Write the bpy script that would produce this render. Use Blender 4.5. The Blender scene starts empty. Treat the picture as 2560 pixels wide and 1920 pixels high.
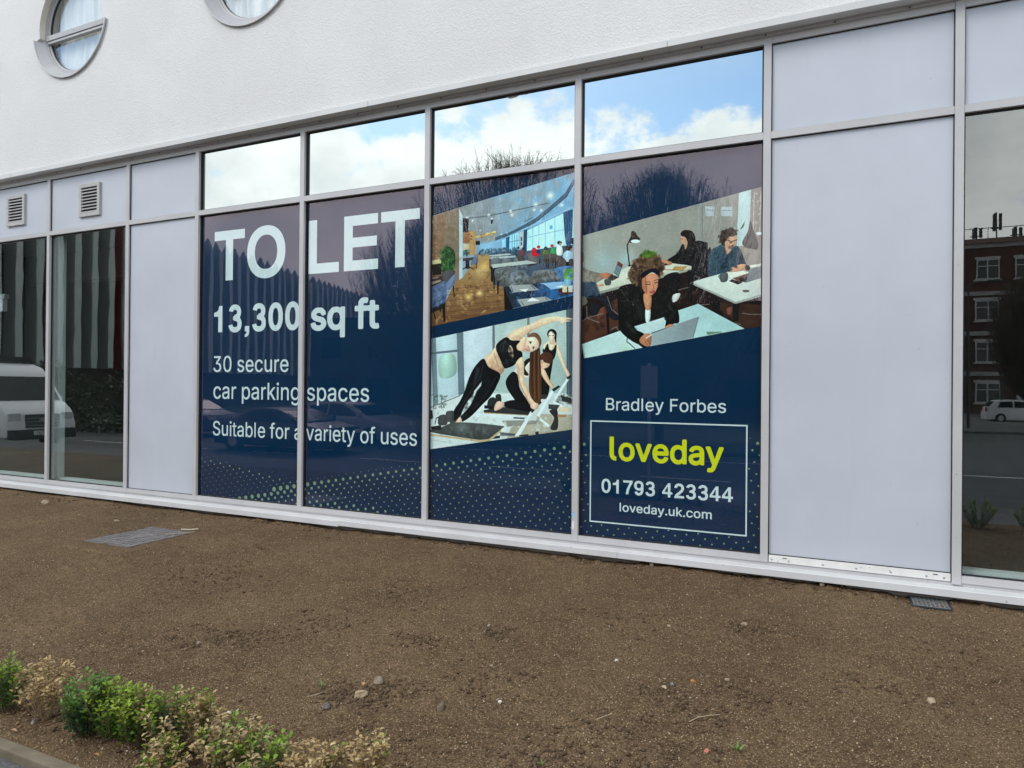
import bpy, bmesh, math, random
import numpy as np
from mathutils import Vector, Matrix

random.seed(7)
RNG = np.random.default_rng(11)
SC = bpy.context.scene
COL = SC.collection
R = math.radians

# ------------------------------------------------------------------ camera
cam_d = bpy.data.cameras.new('camera')
cam_d.sensor_fit = 'HORIZONTAL'
cam_d.sensor_width = 36.0
cam_d.lens = 1720.0 / 2560.0 * 36.0
cam_d.clip_start = 0.05
cam_d.clip_end = 2000.0
cam = bpy.data.objects.new('camera', cam_d)
COL.objects.link(cam)
YAW, PITCH, ROLL = R(-24.8904532), R(0.16278222), R(0.51189364)
fw = Vector((math.sin(YAW) * math.cos(PITCH), math.cos(YAW) * math.cos(PITCH), math.sin(PITCH)))
rt = Vector((math.cos(YAW), -math.sin(YAW), 0.0))
up = rt.cross(fw)
r2 = rt * math.cos(ROLL) + up * math.sin(ROLL)
u2 = up * math.cos(ROLL) - rt * math.sin(ROLL)
M = Matrix((r2, u2, -fw)).transposed().to_4x4()
M.translation = Vector((0.0, -5.84, 1.62))
cam.matrix_world = M
SC.camera = cam

# ------------------------------------------------------------------ sky, sun, exposure
SUN_EL, SUN_DIR = R(42.0), (-0.55, -0.75)          # towards the sun (x, y)
world = bpy.data.worlds.new('World')
SC.world = world
world.use_nodes = True


class NT:
    """tiny node-tree writer"""
    def __init__(s, tree):
        s.t = tree
        s.t.nodes.clear()

    def n(s, kind, ins=None, **attrs):
        nd = s.t.nodes.new(kind)
        for k, v in attrs.items():
            setattr(nd, k, v)
        for k, v in (ins or {}).items():
            if isinstance(v, bpy.types.NodeSocket):
                s.t.links.new(v, nd.inputs[k])
            else:
                nd.inputs[k].default_value = v
        return nd

    def math(s, op, a, b=0.0, c=0.0, clamp=False):
        nd = s.t.nodes.new('ShaderNodeMath')
        nd.operation = op
        nd.use_clamp = clamp
        for i, v in enumerate((a, b, c)):
            if isinstance(v, bpy.types.NodeSocket):
                s.t.links.new(v, nd.inputs[i])
            else:
                nd.inputs[i].default_value = v
        return nd.outputs[0]

    def ss(s, v, lo, hi, a=0.0, b=1.0):
        nd = s.n('ShaderNodeMapRange', {'Value': v, 'From Min': lo, 'From Max': hi, 'To Min': a, 'To Max': b}, interpolation_type='SMOOTHSTEP')
        return nd.outputs['Result']

    def mix(s, f, a, b):
        nd = s.t.nodes.new('ShaderNodeMix')
        nd.data_type = 'RGBA'
        for i, v in ((0, f), (6, a), (7, b)):
            if isinstance(v, bpy.types.NodeSocket):
                s.t.links.new(v, nd.inputs[i])
            else:
                nd.inputs[i].default_value = v if i == 0 else (*v[:3], 1.0)
        return nd.outputs[2]

    def noise(s, vec, scale, detail=4.0, rough=0.55, dist=0.0, dims='3D'):
        nd = s.n('ShaderNodeTexNoise', {'Scale': scale, 'Detail': detail, 'Roughness': rough, 'Distortion': dist}, noise_dimensions=dims)
        if vec is not None:
            s.t.links.new(vec, nd.inputs['Vector'])
        return nd.outputs['Fac']


w = NT(world.node_tree)
sky = w.n('ShaderNodeTexSky', sky_type='NISHITA', sun_disc=False, sun_elevation=SUN_EL,
          sun_rotation=math.atan2(SUN_DIR[0], SUN_DIR[1]), altitude=50.0, air_density=1.0, dust_density=0.6, ozone_density=1.2)
tc = w.n('ShaderNodeTexCoord')
sep = w.n('ShaderNodeSeparateXYZ', {0: tc.outputs['Generated']})
elev = sep.outputs['Z']
# clouds: a bank of cumulus low in the sky, broken cloud above it
dv = tc.outputs['Generated']
mp = w.n('ShaderNodeMapping', {'Vector': dv, 'Location': (0.21, 8.11, -6.41), 'Scale': (1.0, 1.0, 1.35)}).outputs[0]
lump = w.math('ADD', w.math('MULTIPLY', w.noise(mp, 5.5, 2.0, 0.5), 0.66), w.math('MULTIPLY', w.noise(mp, 15.0, 8.0, 0.62), 0.40))
bank = w.math('ADD', lump, w.math('MULTIPLY', w.math('SUBTRACT', 0.374, elev), 1.25))
cover_low = w.ss(bank, 0.515, 0.60)
veil = w.math('ADD', w.math('MULTIPLY', w.noise(mp, 2.3, 2.0, 0.5), 0.66), w.math('MULTIPLY', w.noise(mp, 9.0, 7.0, 0.6), 0.36))
cover_high = w.math('MULTIPLY', w.ss(veil, 0.41, 0.54), w.ss(elev, 0.38, 0.52))
cover = w.math('MAXIMUM', cover_low, cover_high)
cvec = mp
grey = w.noise(w.n('ShaderNodeMapping', {'Vector': cvec, 'Location': (3.1, 7.7, 0.4)}).outputs[0], 6.0, 6.0, 0.55)
ccol = w.mix(w.ss(grey, 0.34, 0.66), (12.0, 12.7, 12.9), (16.6, 17.0, 16.7))
skyc = w.n('ShaderNodeMix', {}, data_type='RGBA', blend_type='MULTIPLY')
skyc.inputs[0].default_value = 1.0
w.t.links.new(sky.outputs[0], skyc.inputs[6])
skyc.inputs[7].default_value = (1.62, 1.93, 2.02, 1.0)
full = w.mix(cover, skyc.outputs[2], ccol)
bg = w.n('ShaderNodeBackground', {'Color': full, 'Strength': 0.1})
w.t.links.new(bg.outputs[0], w.n('ShaderNodeOutputWorld').inputs[0])

sun_d = bpy.data.lights.new('sun', 'SUN')
sun_d.energy = 1.25
sun_d.angle = R(22.0)
sun_d.color = (1.0, 0.97, 0.93)
sun = bpy.data.objects.new('sun', sun_d)
COL.objects.link(sun)
sd = Vector((SUN_DIR[0], SUN_DIR[1], 0.0)).normalized() * math.cos(SUN_EL) + Vector((0, 0, math.sin(SUN_EL)))
sun.rotation_euler = sd.to_track_quat('Z', 'Y').to_euler()

SC.view_settings.view_transform = 'Standard'
SC.view_settings.look = 'None'
SC.view_settings.exposure = 0.30
SC.view_settings.gamma = 1.0
SC.view_settings.use_curve_mapping = False


# ------------------------------------------------------------------ helpers
def srgb(h):
    if isinstance(h, str):
        h = [int(h[i:i + 2], 16) for i in (0, 2, 4)]
    return tuple((c / 255 / 12.92) if c / 255 <= 0.04045 else ((c / 255 + 0.055) / 1.055) ** 2.4 for c in h)


def mat(name):
    m = bpy.data.materials.new(name)
    m.use_nodes = True
    return m, NT(m.node_tree)


def finish(nt, shader):
    nt.t.links.new(shader, nt.n('ShaderNodeOutputMaterial').inputs[0])


def pos(nt):
    return nt.n('ShaderNodeNewGeometry').outputs['Position']


def paint(name, base, rough=0.45, var=0.06, scale=3.0, bump=0.0, bscale=200.0, metallic=0.0, spec=0.5, streak=0.0, spots=0.0, spotcol=(0.2, 0.18, 0.16)):
    """opaque coat with uneven tone, optional rain streaks, spots and a fine surface"""
    m, nt = mat(name)
    p = pos(nt)
    f = nt.noise(p, scale, 5.0, 0.6)
    dark = tuple(c * (1 - var) for c in base)
    lite = tuple(min(1.0, c * (1 + var)) for c in base)
    c = nt.mix(nt.ss(f, 0.3, 0.7), dark, lite)
    if streak:
        sv = nt.n('ShaderNodeMapping', {'Vector': p, 'Scale': (14.0, 14.0, 0.9)}).outputs[0]
        s = nt.ss(nt.noise(sv, 1.0, 6.0, 0.65), 0.56, 0.78)
        c = nt.mix(nt.math('MULTIPLY', s, streak), c, tuple(x * 0.55 for x in base))
    if spots:
        v = nt.n('ShaderNodeTexVoronoi', {'Vector': p, 'Scale': 17.0, 'Randomness': 1.0})
        sel = nt.math('LESS_THAN', v.outputs['Distance'], nt.math('MULTIPLY', nt.noise(p, 9.0, 1.0), 0.17))
        rare = nt.math('GREATER_THAN', nt.n('ShaderNodeSeparateColor', {0: v.outputs['Color']}).outputs[0], 1.0 - spots)
        c = nt.mix(nt.math('MULTIPLY', nt.math('MULTIPLY', sel, rare), 0.6), c, spotcol)
    b = nt.n('ShaderNodeBsdfPrincipled', {'Base Color': c, 'Roughness': rough, 'Metallic': metallic, 'Specular IOR Level': spec})
    if bump:
        bn = nt.n('ShaderNodeBump', {'Height': nt.noise(p, bscale, 3.0, 0.6), 'Strength': bump, 'Distance': 0.004})
        nt.t.links.new(bn.outputs[0], b.inputs['Normal'])
    finish(nt, b.outputs[0])
    return m


def vcol_mat(name, attr='tint', rough=0.8, spec=0.3, bump=0.0, bscale=60.0, trans=0.0):
    m, nt = mat(name)
    a = nt.n('ShaderNodeAttribute', attribute_name=attr)
    b = nt.n('ShaderNodeBsdfPrincipled', {'Base Color': a.outputs['Color'], 'Roughness': rough, 'Specular IOR Level': spec})
    if bump:
        bn = nt.n('ShaderNodeBump', {'Height': nt.noise(pos(nt), bscale, 4.0, 0.6), 'Strength': bump, 'Distance': 0.003})
        nt.t.links.new(bn.outputs[0], b.inputs['Normal'])
    sh = b.outputs[0]
    if trans:
        tr = nt.n('ShaderNodeBsdfTranslucent', {'Color': a.outputs['Color']})
        mx = nt.n('ShaderNodeMixShader', {0: trans, 1: sh, 2: tr.outputs[0]})
        sh = mx.outputs[0]
    finish(nt, sh)
    return m


def mesh_from(name, verts, faces, m=None, smooth=False):
    me = bpy.data.meshes.new(name)
    me.from_pydata([tuple(v) for v in verts], [], faces)
    if m:
        me.materials.append(m)
    if smooth:
        me.polygons.foreach_set('use_smooth', [True] * len(me.polygons))
    me.update()
    return me


def np_mesh(name, V, F, m, tint=None, smooth=False):
    """fast mesh from numpy arrays; F is (n, k) with one k"""
    me = bpy.data.meshes.new(name)
    n, k = F.shape
    me.vertices.add(len(V))
    me.vertices.foreach_set('co', np.asarray(V, np.float32).ravel())
    me.loops.add(n * k)
    me.loops.foreach_set('vertex_index', F.astype(np.int32).ravel())
    me.polygons.add(n)
    me.polygons.foreach_set('loop_start', np.arange(0, n * k, k, dtype=np.int32))
    if smooth:
        me.polygons.foreach_set('use_smooth', np.ones(n, bool))
    me.update(calc_edges=True)
    me.validate()
    if tint is not None:
        a = me.attributes.new('tint', 'FLOAT_COLOR', 'POINT')
        c = np.ones((len(V), 4), np.float32)
        c[:, :3] = tint
        a.data.foreach_set('color', c.ravel())
    me.materials.append(m)
    return me


def link(name, me, parent=None, kind=None, label=None, cat=None, group=None):
    o = bpy.data.objects.new(name, me)
    COL.objects.link(o)
    if parent is not None:
        o.parent = parent
    for k, v in (('kind', kind), ('label', label), ('category', cat), ('group', group)):
        if v:
            o[k] = v
    return o


def thing(name, label, cat, loc=(0, 0, 0), group=None, rz=0.0):
    o = link(name, None, label=label, cat=cat, group=group)
    o.empty_display_size = 0.2
    o.location = loc
    o.rotation_euler.z = rz
    return o


class MB:
    """collects boxes, prisms and tubes into one mesh (world coordinates minus origin)"""
    def __init__(s, origin=(0, 0, 0)):
        s.v, s.f, s.o = [], [], Vector(origin)

    def add(s, verts, faces):
        n = len(s.v)
        s.v += [tuple(Vector(v) - s.o) for v in verts]
        s.f += [tuple(i + n for i in f) for f in faces]
        return s

    def box(s, x0, x1, y0, y1, z0, z1):
        return s.add([(x0, y0, z0), (x1, y0, z0), (x1, y1, z0), (x0, y1, z0), (x0, y0, z1), (x1, y0, z1), (x1, y1, z1), (x0, y1, z1)],
                     [(0, 3, 2, 1), (4, 5, 6, 7), (0, 1, 5, 4), (1, 2, 6, 5), (2, 3, 7, 6), (3, 0, 4, 7)])

    def ring(s, x0, x1, z0, z1, wd, y0, y1):
        """rectangular frame of width wd, outer x0..x1, z0..z1"""
        s.box(x0, x0 + wd, y0, y1, z0, z1); s.box(x1 - wd, x1, y0, y1, z0, z1)
        s.box(x0 + wd, x1 - wd, y0, y1, z0, z0 + wd); s.box(x0 + wd, x1 - wd, y0, y1, z1 - wd, z1)
        return s

    def prism_x(s, prof, x0, x1):
        """profile [(y, z)] (counter-clockwise seen from +x) extruded along x"""
        n = len(prof)
        v = [(x0, y, z) for y, z in prof] + [(x1, y, z) for y, z in prof]
        f = [tuple(range(n - 1, -1, -1)), tuple(range(n, 2 * n))]
        f += [(i, (i + 1) % n, n + (i + 1) % n, n + i) for i in range(n)]
        return s.add(v, f)

    def prism_y(s, prof, y0, y1):
        """profile [(x, z)] extruded along y"""
        n = len(prof)
        v = [(x, y0, z) for x, z in prof] + [(x, y1, z) for x, z in prof]
        f = [tuple(range(n)), tuple(range(2 * n - 1, n - 1, -1))]
        f += [((i + 1) % n, i, n + i, n + (i + 1) % n) for i in range(n)]
        return s.add(v, f)

    def tube(s, a, b, ra, rb, k=6, caps=True):
        a, b = Vector(a), Vector(b)
        d = (b - a).normalized()
        e = d.orthogonal().normalized()
        g = d.cross(e)
        v = []
        for c, r in ((a, ra), (b, rb)):
            v += [c + (e * math.cos(2 * math.pi * i / k) + g * math.sin(2 * math.pi * i / k)) * r for i in range(k)]
        f = [(i, (i + 1) % k, k + (i + 1) % k, k + i) for i in range(k)]
        if caps:
            f += [tuple(range(k - 1, -1, -1)), tuple(range(k, 2 * k))]
        return s.add(v, f)

    def build(s, name, m, parent=None, bevel=0.0, smooth=False, **kw):
        me = mesh_from(name, s.v, s.f, m, smooth)
        if bevel:
            bm = bmesh.new()
            bm.from_mesh(me)
            bmesh.ops.bevel(bm, geom=bm.edges[:], offset=bevel, segments=2, affect='EDGES', profile=0.7)
            bm.to_mesh(me)
            bm.free()
        return link(name, me, parent, **kw)


def fill(contours, depth=0.0):
    """2-D outlines (even-odd) -> filled mesh data in the xy plane"""
    cu = bpy.data.curves.new('fill', 'CURVE')
    cu.dimensions = '2D'
    cu.fill_mode = 'BOTH'
    cu.extrude = depth
    for c in contours:
        sp = cu.splines.new('POLY')
        sp.points.add(len(c) - 1)
        sp.points.foreach_set('co', [k for p in c for k in (p[0], p[1], 0.0, 1.0)])
        sp.use_cyclic_u = True
    o = bpy.data.objects.new('fill', cu)
    COL.objects.link(o)
    dg = bpy.context.evaluated_depsgraph_get()
    me = bpy.data.meshes.new_from_object(o.evaluated_get(dg))
    bpy.data.objects.remove(o)
    bpy.data.curves.remove(cu)
    me.materials.clear()
    return me


def stand(me, y, m, z0=0.0):
    """xy mesh -> upright in the facade plane (x, z) facing the street (-y)"""
    me.transform(Matrix(((1, 0, 0, 0), (0, 0, 1, y), (0, 1, 0, z0), (0, 0, 0, 1))))
    bm = bmesh.new()
    bm.from_mesh(me)
    flat = [f for f in bm.faces if f.normal.y > 0.5]
    if len(flat) == len(bm.faces):
        bmesh.ops.reverse_faces(bm, faces=bm.faces[:])
    bm.to_mesh(me)
    bm.free()
    me.materials.append(m)
    return me


def vn(x, y, seed=0):
    """value noise on arrays"""
    xi, yi = np.floor(x).astype(np.int64), np.floor(y).astype(np.int64)
    fx, fy = x - xi, y - yi
    fx, fy = fx * fx * (3 - 2 * fx), fy * fy * (3 - 2 * fy)

    def hsh(a, b):
        h = (a * 374761393 + b * 668265263 + seed * 974634777) & 0xffffffff
        h = ((h ^ (h >> 13)) * 1274126177) & 0xffffffff
        return ((h ^ (h >> 16)) & 0xffff) / 65535.0
    return (hsh(xi, yi) * (1 - fx) + hsh(xi + 1, yi) * fx) * (1 - fy) + (hsh(xi, yi + 1) * (1 - fx) + hsh(xi + 1, yi + 1) * fx) * fy


def fbm(x, y, sc, oc=4, seed=0, rough=0.55):
    a, s, t = 1.0, 0.0, 0.0
    for i in range(oc):
        s = s + a * (vn(x * sc, y * sc, seed + i) - 0.5)
        t += a
        a *= rough
        sc *= 2.03
    return s / t


# ------------------------------------------------------------------ materials
def glass_mat(name, ior, wave=0.0, dirt=0.0, tint=(0.93, 0.97, 0.96), speck=0.0, coat=(1.0, 1.0, 1.0)):
    """pane: what is behind it shows through, its outer face mirrors by Fresnel; slightly wavy and dirty"""
    m, nt = mat(name)
    geo = nt.n('ShaderNodeNewGeometry')
    p = geo.outputs['Position']
    fr = nt.n('ShaderNodeFresnel', {'IOR': ior}).outputs[0]
    front = nt.math('SUBTRACT', 1.0, geo.outputs['Backfacing'])
    fr = nt.math('MULTIPLY', fr, front)
    gl = nt.n('ShaderNodeBsdfGlossy', {'Color': (*coat, 1.0), 'Roughness': 0.0})
    if wave:
        wv = nt.n('ShaderNodeMapping', {'Vector': p, 'Scale': (2.6, 1.0, 1.1)}).outputs[0]
        bn = nt.n('ShaderNodeBump', {'Height': nt.noise(wv, 1.0, 2.0, 0.4), 'Strength': 1.0, 'Distance': wave})
        nt.t.links.new(bn.outputs[0], gl.inputs['Normal'])
    tr = nt.n('ShaderNodeBsdfTransparent', {'Color': (*tint, 1.0)})
    sh = nt.n('ShaderNodeMixShader', {0: fr, 1: tr.outputs[0], 2: gl.outputs[0]}).outputs[0]
    if dirt or speck:
        di = nt.n('ShaderNodeBsdfDiffuse', {'Color': (0.55, 0.56, 0.56, 1)})
        sv = nt.n('ShaderNodeMapping', {'Vector': p, 'Scale': (22.0, 22.0, 1.6)}).outputs[0]
        d = nt.math('MULTIPLY', nt.ss(nt.noise(sv, 1.0, 6.0, 0.7), 0.5, 0.85), dirt)
        v = nt.n('ShaderNodeTexVoronoi', {'Vector': nt.n('ShaderNodeMapping', {'Vector': p, 'Scale': (1.0, 1.0, 0.7)}).outputs[0], 'Scale': 26.0})
        sel = nt.math('LESS_THAN', v.outputs['Distance'], 0.11)
        rare = nt.math('GREATER_THAN', nt.n('ShaderNodeSeparateColor', {0: v.outputs['Color']}).outputs[1], 1.0 - speck)
        d = nt.math('MAXIMUM', d, nt.math('MULTIPLY', nt.math('MULTIPLY', sel, rare), nt.ss(nt.noise(p, 2.2, 2.0), 0.42, 0.62, 0.0, 0.75)))
        d = nt.math('MULTIPLY', d, front)
        sh = nt.n('ShaderNodeMixShader', {0: d, 1: sh, 2: di.outputs[0]}).outputs[0]
    finish(nt, sh)
    return m


def mirror_mat(name):
    """reflective solar-control coating of the upper panes"""
    m, nt = mat(name)
    p = pos(nt)
    wv = nt.n('ShaderNodeMapping', {'Vector': p, 'Scale': (1.6, 1.0, 1.2)}).outputs[0]
    bn = nt.n('ShaderNodeBump', {'Height': nt.noise(wv, 1.0, 2.0, 0.4), 'Strength': 1.0, 'Distance': 0.0009})
    gl = nt.n('ShaderNodeBsdfGlossy', {'Color': (0.50, 0.53, 0.525, 1), 'Roughness': 0.0, 'Normal': bn.outputs[0]})
    di = nt.n('ShaderNodeBsdfDiffuse', {'Color': (0.28, 0.29, 0.28, 1)})
    v = nt.n('ShaderNodeTexVoronoi', {'Vector': nt.n('ShaderNodeMapping', {'Vector': p, 'Scale': (1.0, 1.0, 0.75)}).outputs[0], 'Scale': 24.0})
    sel = nt.math('LESS_THAN', v.outputs['Distance'], nt.math('MULTIPLY', nt.noise(p, 13.0, 1.0), 0.22))
    rare = nt.math('GREATER_THAN', nt.n('ShaderNodeSeparateColor', {0: v.outputs['Color']}).outputs[1], 0.86)
    clump = nt.ss(nt.noise(p, 2.4, 2.0), 0.46, 0.6, 0.0, 0.75)
    d = nt.math('MULTIPLY', nt.math('MULTIPLY', sel, rare), clump)
    d = nt.math('MAXIMUM', d, 0.03)
    finish(nt, nt.n('ShaderNodeMixShader', {0: d, 1: gl.outputs[0], 2: di.outputs[0]}).outputs[0])
    return m


def wall_mat():
    m, nt = mat('white_render')
    p = pos(nt)
    tone = nt.noise(p, 0.9, 5.0, 0.6)
    c = nt.mix(nt.ss(tone, 0.3, 0.7), (0.695, 0.680, 0.676), (0.74, 0.728, 0.722))
    sv = nt.n('ShaderNodeMapping', {'Vector': p, 'Scale': (7.0, 7.0, 0.5)}).outputs[0]
    c = nt.mix(nt.math('MULTIPLY', nt.ss(nt.noise(sv, 1.0, 5.0, 0.6), 0.55, 0.8), 0.10), c, (0.55, 0.52, 0.48))
    n1 = nt.noise(p, 58.0, 4.0, 0.7)
    n2 = nt.n('ShaderNodeTexVoronoi', {'Vector': p, 'Scale': 60.0}).outputs['Distance']
    hgt = nt.math('ADD', nt.math('MULTIPLY', n1, 1.2), nt.math('MULTIPLY', n2, 0.6))
    c = nt.mix(nt.ss(n1, 0.30, 0.58, 0.14, 0.0), c, (0.5, 0.48, 0.46))
    bn = nt.n('ShaderNodeBump', {'Height': hgt, 'Strength': 0.6, 'Distance': 0.006})
    b = nt.n('ShaderNodeBsdfPrincipled', {'Base Color': c, 'Roughness': 0.9, 'Specular IOR Level': 0.15, 'Normal': bn.outputs[0]})
    finish(nt, b.outputs[0])
    return m


def soil_mat():
    m, nt = mat('soil')
    p = pos(nt)
    a = nt.noise(p, 1.1, 4.0, 0.6)
    b_ = nt.noise(p, 9.0, 5.0, 0.65)
    c = nt.mix(nt.ss(a, 0.35, 0.65), SOIL_D, SOIL_L)
    c = nt.mix(nt.ss(b_, 0.38, 0.66), c, SOIL_M)
    v1 = nt.n('ShaderNodeTexVoronoi', {'Vector': p, 'Scale': 125.0})
    k1 = nt.n('ShaderNodeSeparateColor', {0: v1.outputs['Color']})
    grain = nt.math('MULTIPLY', nt.math('LESS_THAN', v1.outputs['Distance'], 0.42), nt.math('GREATER_THAN', k1.outputs[0], 0.62))
    c = nt.mix(nt.math('MULTIPLY', grain, 0.75), c, SOIL_G)
    c = nt.mix(nt.math('MULTIPLY', nt.math('LESS_THAN', k1.outputs[2], 0.30), 0.55), c, SOIL_K)
    pale = nt.math('MULTIPLY', nt.math('LESS_THAN', v1.outputs['Distance'], 0.34), nt.math('GREATER_THAN', k1.outputs[1], 0.90))
    c = nt.mix(pale, c, (0.40, 0.31, 0.20))
    hgt = nt.math('ADD', nt.math('MULTIPLY', nt.noise(p, 55.0, 5.0, 0.7), 1.0), nt.math('MULTIPLY', v1.outputs['Distance'], -0.35))
    bn = nt.n('ShaderNodeBump', {'Height': hgt, 'Strength': 0.8, 'Distance': 0.012})
    b = nt.n('ShaderNodeBsdfPrincipled', {'Base Color': c, 'Roughness': 0.95, 'Specular IOR Level': 0.12, 'Normal': bn.outputs[0]})
    finish(nt, b.outputs[0])
    return m


def ground_mat(name, base, sp, rough=0.9, scale=120.0, blotch=0.25):
    m, nt = mat(name)
    p = pos(nt)
    c = nt.mix(nt.ss(nt.noise(p, 0.7, 5.0, 0.6), 0.3, 0.7), tuple(x * (1 - blotch) for x in base), tuple(x * (1 + blotch) for x in base))
    v = nt.n('ShaderNodeTexVoronoi', {'Vector': p, 'Scale': scale})
    k = nt.n('ShaderNodeSeparateColor', {0: v.outputs['Color']})
    c = nt.mix(nt.math('MULTIPLY', nt.math('GREATER_THAN', k.outputs[0], 0.7), 0.6), c, sp)
    bn = nt.n('ShaderNodeBump', {'Height': v.outputs['Distance'], 'Strength': 0.5, 'Distance': 0.003})
    b = nt.n('ShaderNodeBsdfPrincipled', {'Base Color': c, 'Roughness': rough, 'Normal': bn.outputs[0]})
    finish(nt, b.outputs[0])
    return m


SOIL_D, SOIL_L, SOIL_M = (0.098, 0.062, 0.035), (0.158, 0.103, 0.058), (0.128, 0.083, 0.047)
SOIL_G, SOIL_K = (0.265, 0.185, 0.108), (0.034, 0.023, 0.013)
MT = {
    'wall': wall_mat(), 'soil': soil_mat(), 'mirror': mirror_mat('mirror_glass'),
    'glass': glass_mat('window_glass', 2.65, 0.0004, 0.02, speck=0.10, coat=(0.97, 1.0, 0.99)),
    'sign_glass': glass_mat('sign_glass', 1.86, 0.0005, 0.002, speck=0.05, coat=(1.0, 0.82, 0.88)),
    'round_glass': glass_mat('round_window_glass', 2.3, 0.0, 0.03, tint=(0.975, 0.98, 0.97)),
    'frame': paint('silver_grey_frame', (0.49, 0.48, 0.485), 0.38, 0.05, 2.0, streak=0.10, spots=0.10),
    'flash': paint('pale_grey_flashing', (0.60, 0.595, 0.59), 0.45, 0.05, 1.5, streak=0.12),
    'sill': paint('sill_metal', (0.60, 0.595, 0.60), 0.40, 0.06, 2.5, streak=0.10, spots=0.30),
    'panel': paint('blue_grey_panel', (0.505, 0.530, 0.590), 0.33, 0.05, 0.8, streak=0.07, spots=0.10, spotcol=(0.36, 0.37, 0.41)),
    'white_rail': paint('scuffed_white_rail', (0.70, 0.685, 0.66), 0.5, 0.07, 8.0, spots=0.55, spotcol=(0.25, 0.22, 0.19)),
    'gasket': paint('black_gasket', (0.012, 0.012, 0.013), 0.6, 0.1),
    'vent': paint('vent_grey', (0.44, 0.43, 0.42), 0.5, 0.06, 9.0, spots=0.2),
    'dark_void': paint('dark_void', (0.01, 0.01, 0.011), 0.9, 0.1),
    'plinth': paint('concrete_plinth', (0.28, 0.24, 0.21), 0.9, 0.2, 4.0, bump=0.6, bscale=60),
    'ironwork': paint('cast_iron', (0.150, 0.136, 0.134), 0.6, 0.28, 14.0, bump=0.3, bscale=300),
    'galv': paint('galvanised_steel', (0.42, 0.44, 0.46), 0.38, 0.12, 30.0, metallic=0.6),
    'black_plastic': paint('black_plastic', (0.02, 0.021, 0.024), 0.5, 0.2, 20.0),
    'apron': paint('window_apron', (0.40, 0.395, 0.405), 0.42, 0.06, 4.0, spots=0.15, spotcol=(0.7, 0.7, 0.7)),
    'reveal': paint('cream_reveal', (0.60, 0.56, 0.50), 0.9, 0.08, 6.0, bump=0.5, bscale=90),
    'curtain': paint('white_curtain', (0.74, 0.75, 0.735), 0.8, 0.05, 3.0),
    'navy': paint('navy_film', (0.0004, 0.0262, 0.078), 0.55, 0.05, 2.0, spec=0.1),
    'ink': paint('white_print', (0.80, 0.87, 0.90), 0.6, 0.01, spec=0.1),
    'yellow': paint('yellow_print', (0.80, 0.80, 0.012), 0.6, 0.01, spec=0.1),
    'dots': paint('green_print', (0.27, 0.385, 0.235), 0.6, 0.03, spec=0.1),
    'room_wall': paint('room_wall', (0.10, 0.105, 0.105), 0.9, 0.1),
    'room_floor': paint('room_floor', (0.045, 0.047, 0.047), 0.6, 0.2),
    'room_pale': paint('room_column', (0.62, 0.66, 0.65), 0.8, 0.03),
    'screw': paint('dark_screw', (0.03, 0.028, 0.027), 0.5, 0.1),
    'stucco_dark': paint('plain_dark', (0.02, 0.02, 0.02), 0.9, 0.1),
}

# ------------------------------------------------------------------ ground
def soil_z(x, y):
    z = np.where(y > -0.9, 0.100, 0.03 + 0.07 * (y + 3.9) / 3.0)
    z = z + 0.022 * fbm(x, y, 0.9, 3, 5) + 0.020 * fbm(x, y, 4.0, 4, 21, 0.6)
    z = z + 0.030 * np.clip((y + 0.32) / 0.3, 0, 1) * (vn(x * 2.3, y * 0.0, 44) - 0.05)       # ragged edge along the wall
    hole = np.exp(-(((x - 0.64) / 0.30) ** 2 + ((y + 0.12) / 0.20) ** 2) * 2.0)
    return z - 0.022 * hole


def build_soil():
    xs = np.concatenate([np.arange(-16.0, -5.0, 0.045), np.arange(-5.0, 1.6, 0.016), np.arange(1.6, 6.0, 0.06)])
    ys = np.concatenate([np.arange(-3.99, -0.6, 0.016), np.arange(-0.6, 0.011, 0.02)])
    X, Y = np.meshgrid(xs, ys)
    fine = fbm(X, Y, 22.0, 3, 61, 0.7)
    lump = np.clip(fbm(X, Y, 11.0, 3, 71, 0.6) - 0.05, 0, 1)
    patch = np.clip(fbm(X, Y, 1.3, 3, 81) * 3 + 0.5, 0.15, 1)
    Z = soil_z(X, Y) + 0.014 * fine + 0.085 * lump * patch
    Z = np.where(Y < -3.975, np.minimum(Z, 0.004), Z)
    edge = 0.05 * vn(Y * 9.0, X * 0.0, 91)
    inside = (X > -6.52 + edge) & (X < -5.905) & (Y > -1.555) & (Y < -0.815 - edge * .6)          # soil is trimmed over the cover
    Z = np.where(inside, np.minimum(Z, 0.085), np.where((X > -6.7) & (X < -5.7) & (Y > -1.75) & (Y < -0.65), np.clip(Z, 0.092, 0.104), Z))
    ny, nx = X.shape
    V = np.stack([X, Y, Z], -1).reshape(-1, 3)
    i = np.arange(ny * nx).reshape(ny, nx)
    F = np.stack([i[:-1, :-1], i[:-1, 1:], i[1:, 1:], i[1:, :-1]], -1).reshape(-1, 4)
    link('soil_bed', np_mesh('soil_bed', V, F, MT['soil'], smooth=True), kind='structure')


build_soil()
OCT = np.array([(1, 0, 0), (-1, 0, 0), (0, 1, 0), (0, -1, 0), (0, 0, 1), (0, 0, -1)], float)
OCTF = np.array([(0, 2, 4), (2, 1, 4), (1, 3, 4), (3, 0, 4), (2, 0, 5), (1, 2, 5), (3, 1, 5), (0, 3, 5)])


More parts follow.
